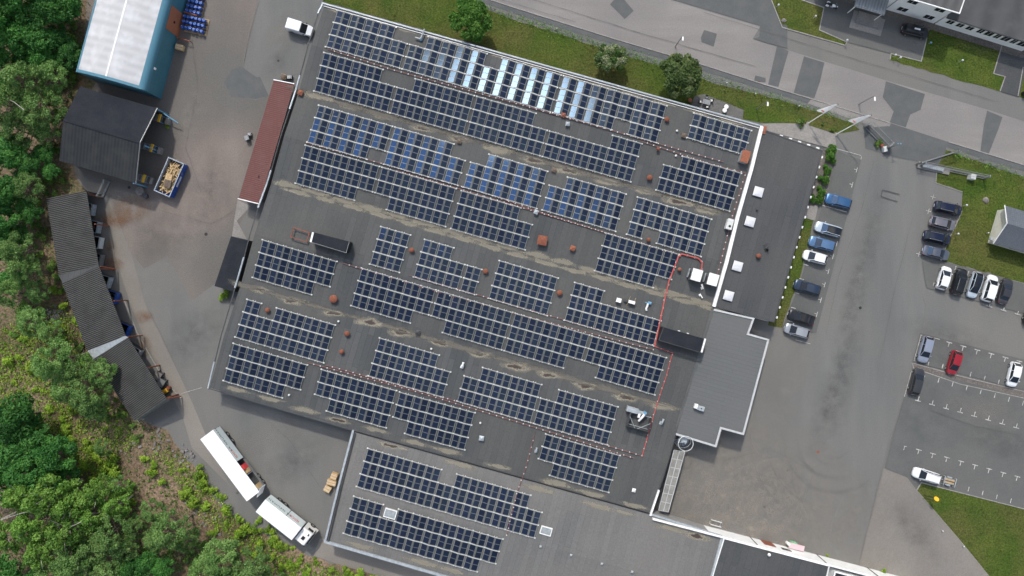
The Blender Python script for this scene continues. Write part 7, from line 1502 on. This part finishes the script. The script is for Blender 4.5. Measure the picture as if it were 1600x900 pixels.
c = P(1391, 230); t = thing('signal_post', 'thin post with two pale lamps beside the gate cabinet', 'signal', c); mb = MB(); mb.cyl((0, 0, 0), .06, 2.6, 8); mb.build('post', M['grey_metal'], t, True)
for i in (-.2, .25): mb = MB(); mb.lathe((i, 0, 2.6), [(.08, 0), (.14, .08), (.1, .2)], 8); mb.build('lamp', M['blue_steel'], t, True)
c = P(1211.5, 207); mb = MB(); c = P(1193.5, 203, 3.6); mb.box((0, 0, .35), (.7, 1.25, .7)); mb.box((.05, .1, .72), (.5, .9, .05)); mb.box((0, 0, .78), (.2, .4, .1)); o = mb.build('corner_box', M['orange_rust']); o.location = (c.x, c.y, 3.0); o.rotation_euler = (0, 0, -TH); tag(o, 'rust-stained box at the upper corner between factory and annex', 'roof box')
# yellow round sign
c = P(1449, 777); t = thing('round_sign', 'round yellow sign on a dark frame standing on the lower lawn', 'sign', c, math.radians(20)); mb = MB(); mb.cyl((.35, .25, 2.1), .40, .05, 20, ax=(.25, .55, .8)); mb.build('sign_disc', M['yellow_sign'], t, True); mb = MB(); mb.tube([(-.5, .6, 0), (.2, .4, 1.9)], .035); mb.tube([(-.9, .1, 0), (.1, .1, 1.9)], .035); mb.tube([(.3, .2, 0), (.35, .22, 2.1)], .04); mb.build('frame', M['black'], t, True)
# things near the upper end of the long shelter
c = P(411-26, 215); t = None
for x, y, rz, m, nm, lab, cat, dd in ((388.5, 217, .3, 'dark_clad', 'wheeled_cart', 'small grey cart beside the red-roofed lean-to', 'cart', (.8, 1.0, .9)), (392, 211, .1, 'rock', 'waste_sack', 'dark sack beside the small grey cart', 'sack', (.6, .6, .6)), (445, 121.5, -.25, 'wood', 'timber_crate', 'light wooden crate above the red-roofed lean-to', 'crate', (.9, .8, .8)), (454, 122, 0, 'black', 'waste_sack', 'black sacks above the red-roofed lean-to', 'sack', (.9, .7, .6)),
                                   (1599, 147, 0, 'black', 'waste_bin', 'black bin at the right edge beside the dark path', 'bin', (.9, .6, 1.0))):
    c = P(x, y); t = thing(nm, lab, cat, (c.x, c.y, 0), rz); mb = MB(); w, d, h = dd; mb.prism([(-w*.45, -d*.45), (w*.45, -d*.45), (w*.5, d*.4), (w*.3, d*.5), (-w*.5, d*.45)], .12, h); mb.build('body', M[m], t, True); mb = MB(); mb.box((0, 0, h+.03), (w*.9, d*.8, .06)); mb.box((w*.2, 0, h+.09), (w*.2, d*.6, .06)); mb.build('lid', M['grey_metal' if m != 'wood' else 'wood_dark'], t, True)
c = P(165, 292); lattice((161, 308), (172, 284), 1.7, .15, 'narrow galvanised gate leaf between shed and long shelter', nm='yard_gate')
c = P(1117, 480); mb = MB()
print('panels', NPAN[0], 'objects', len(COL.objects))
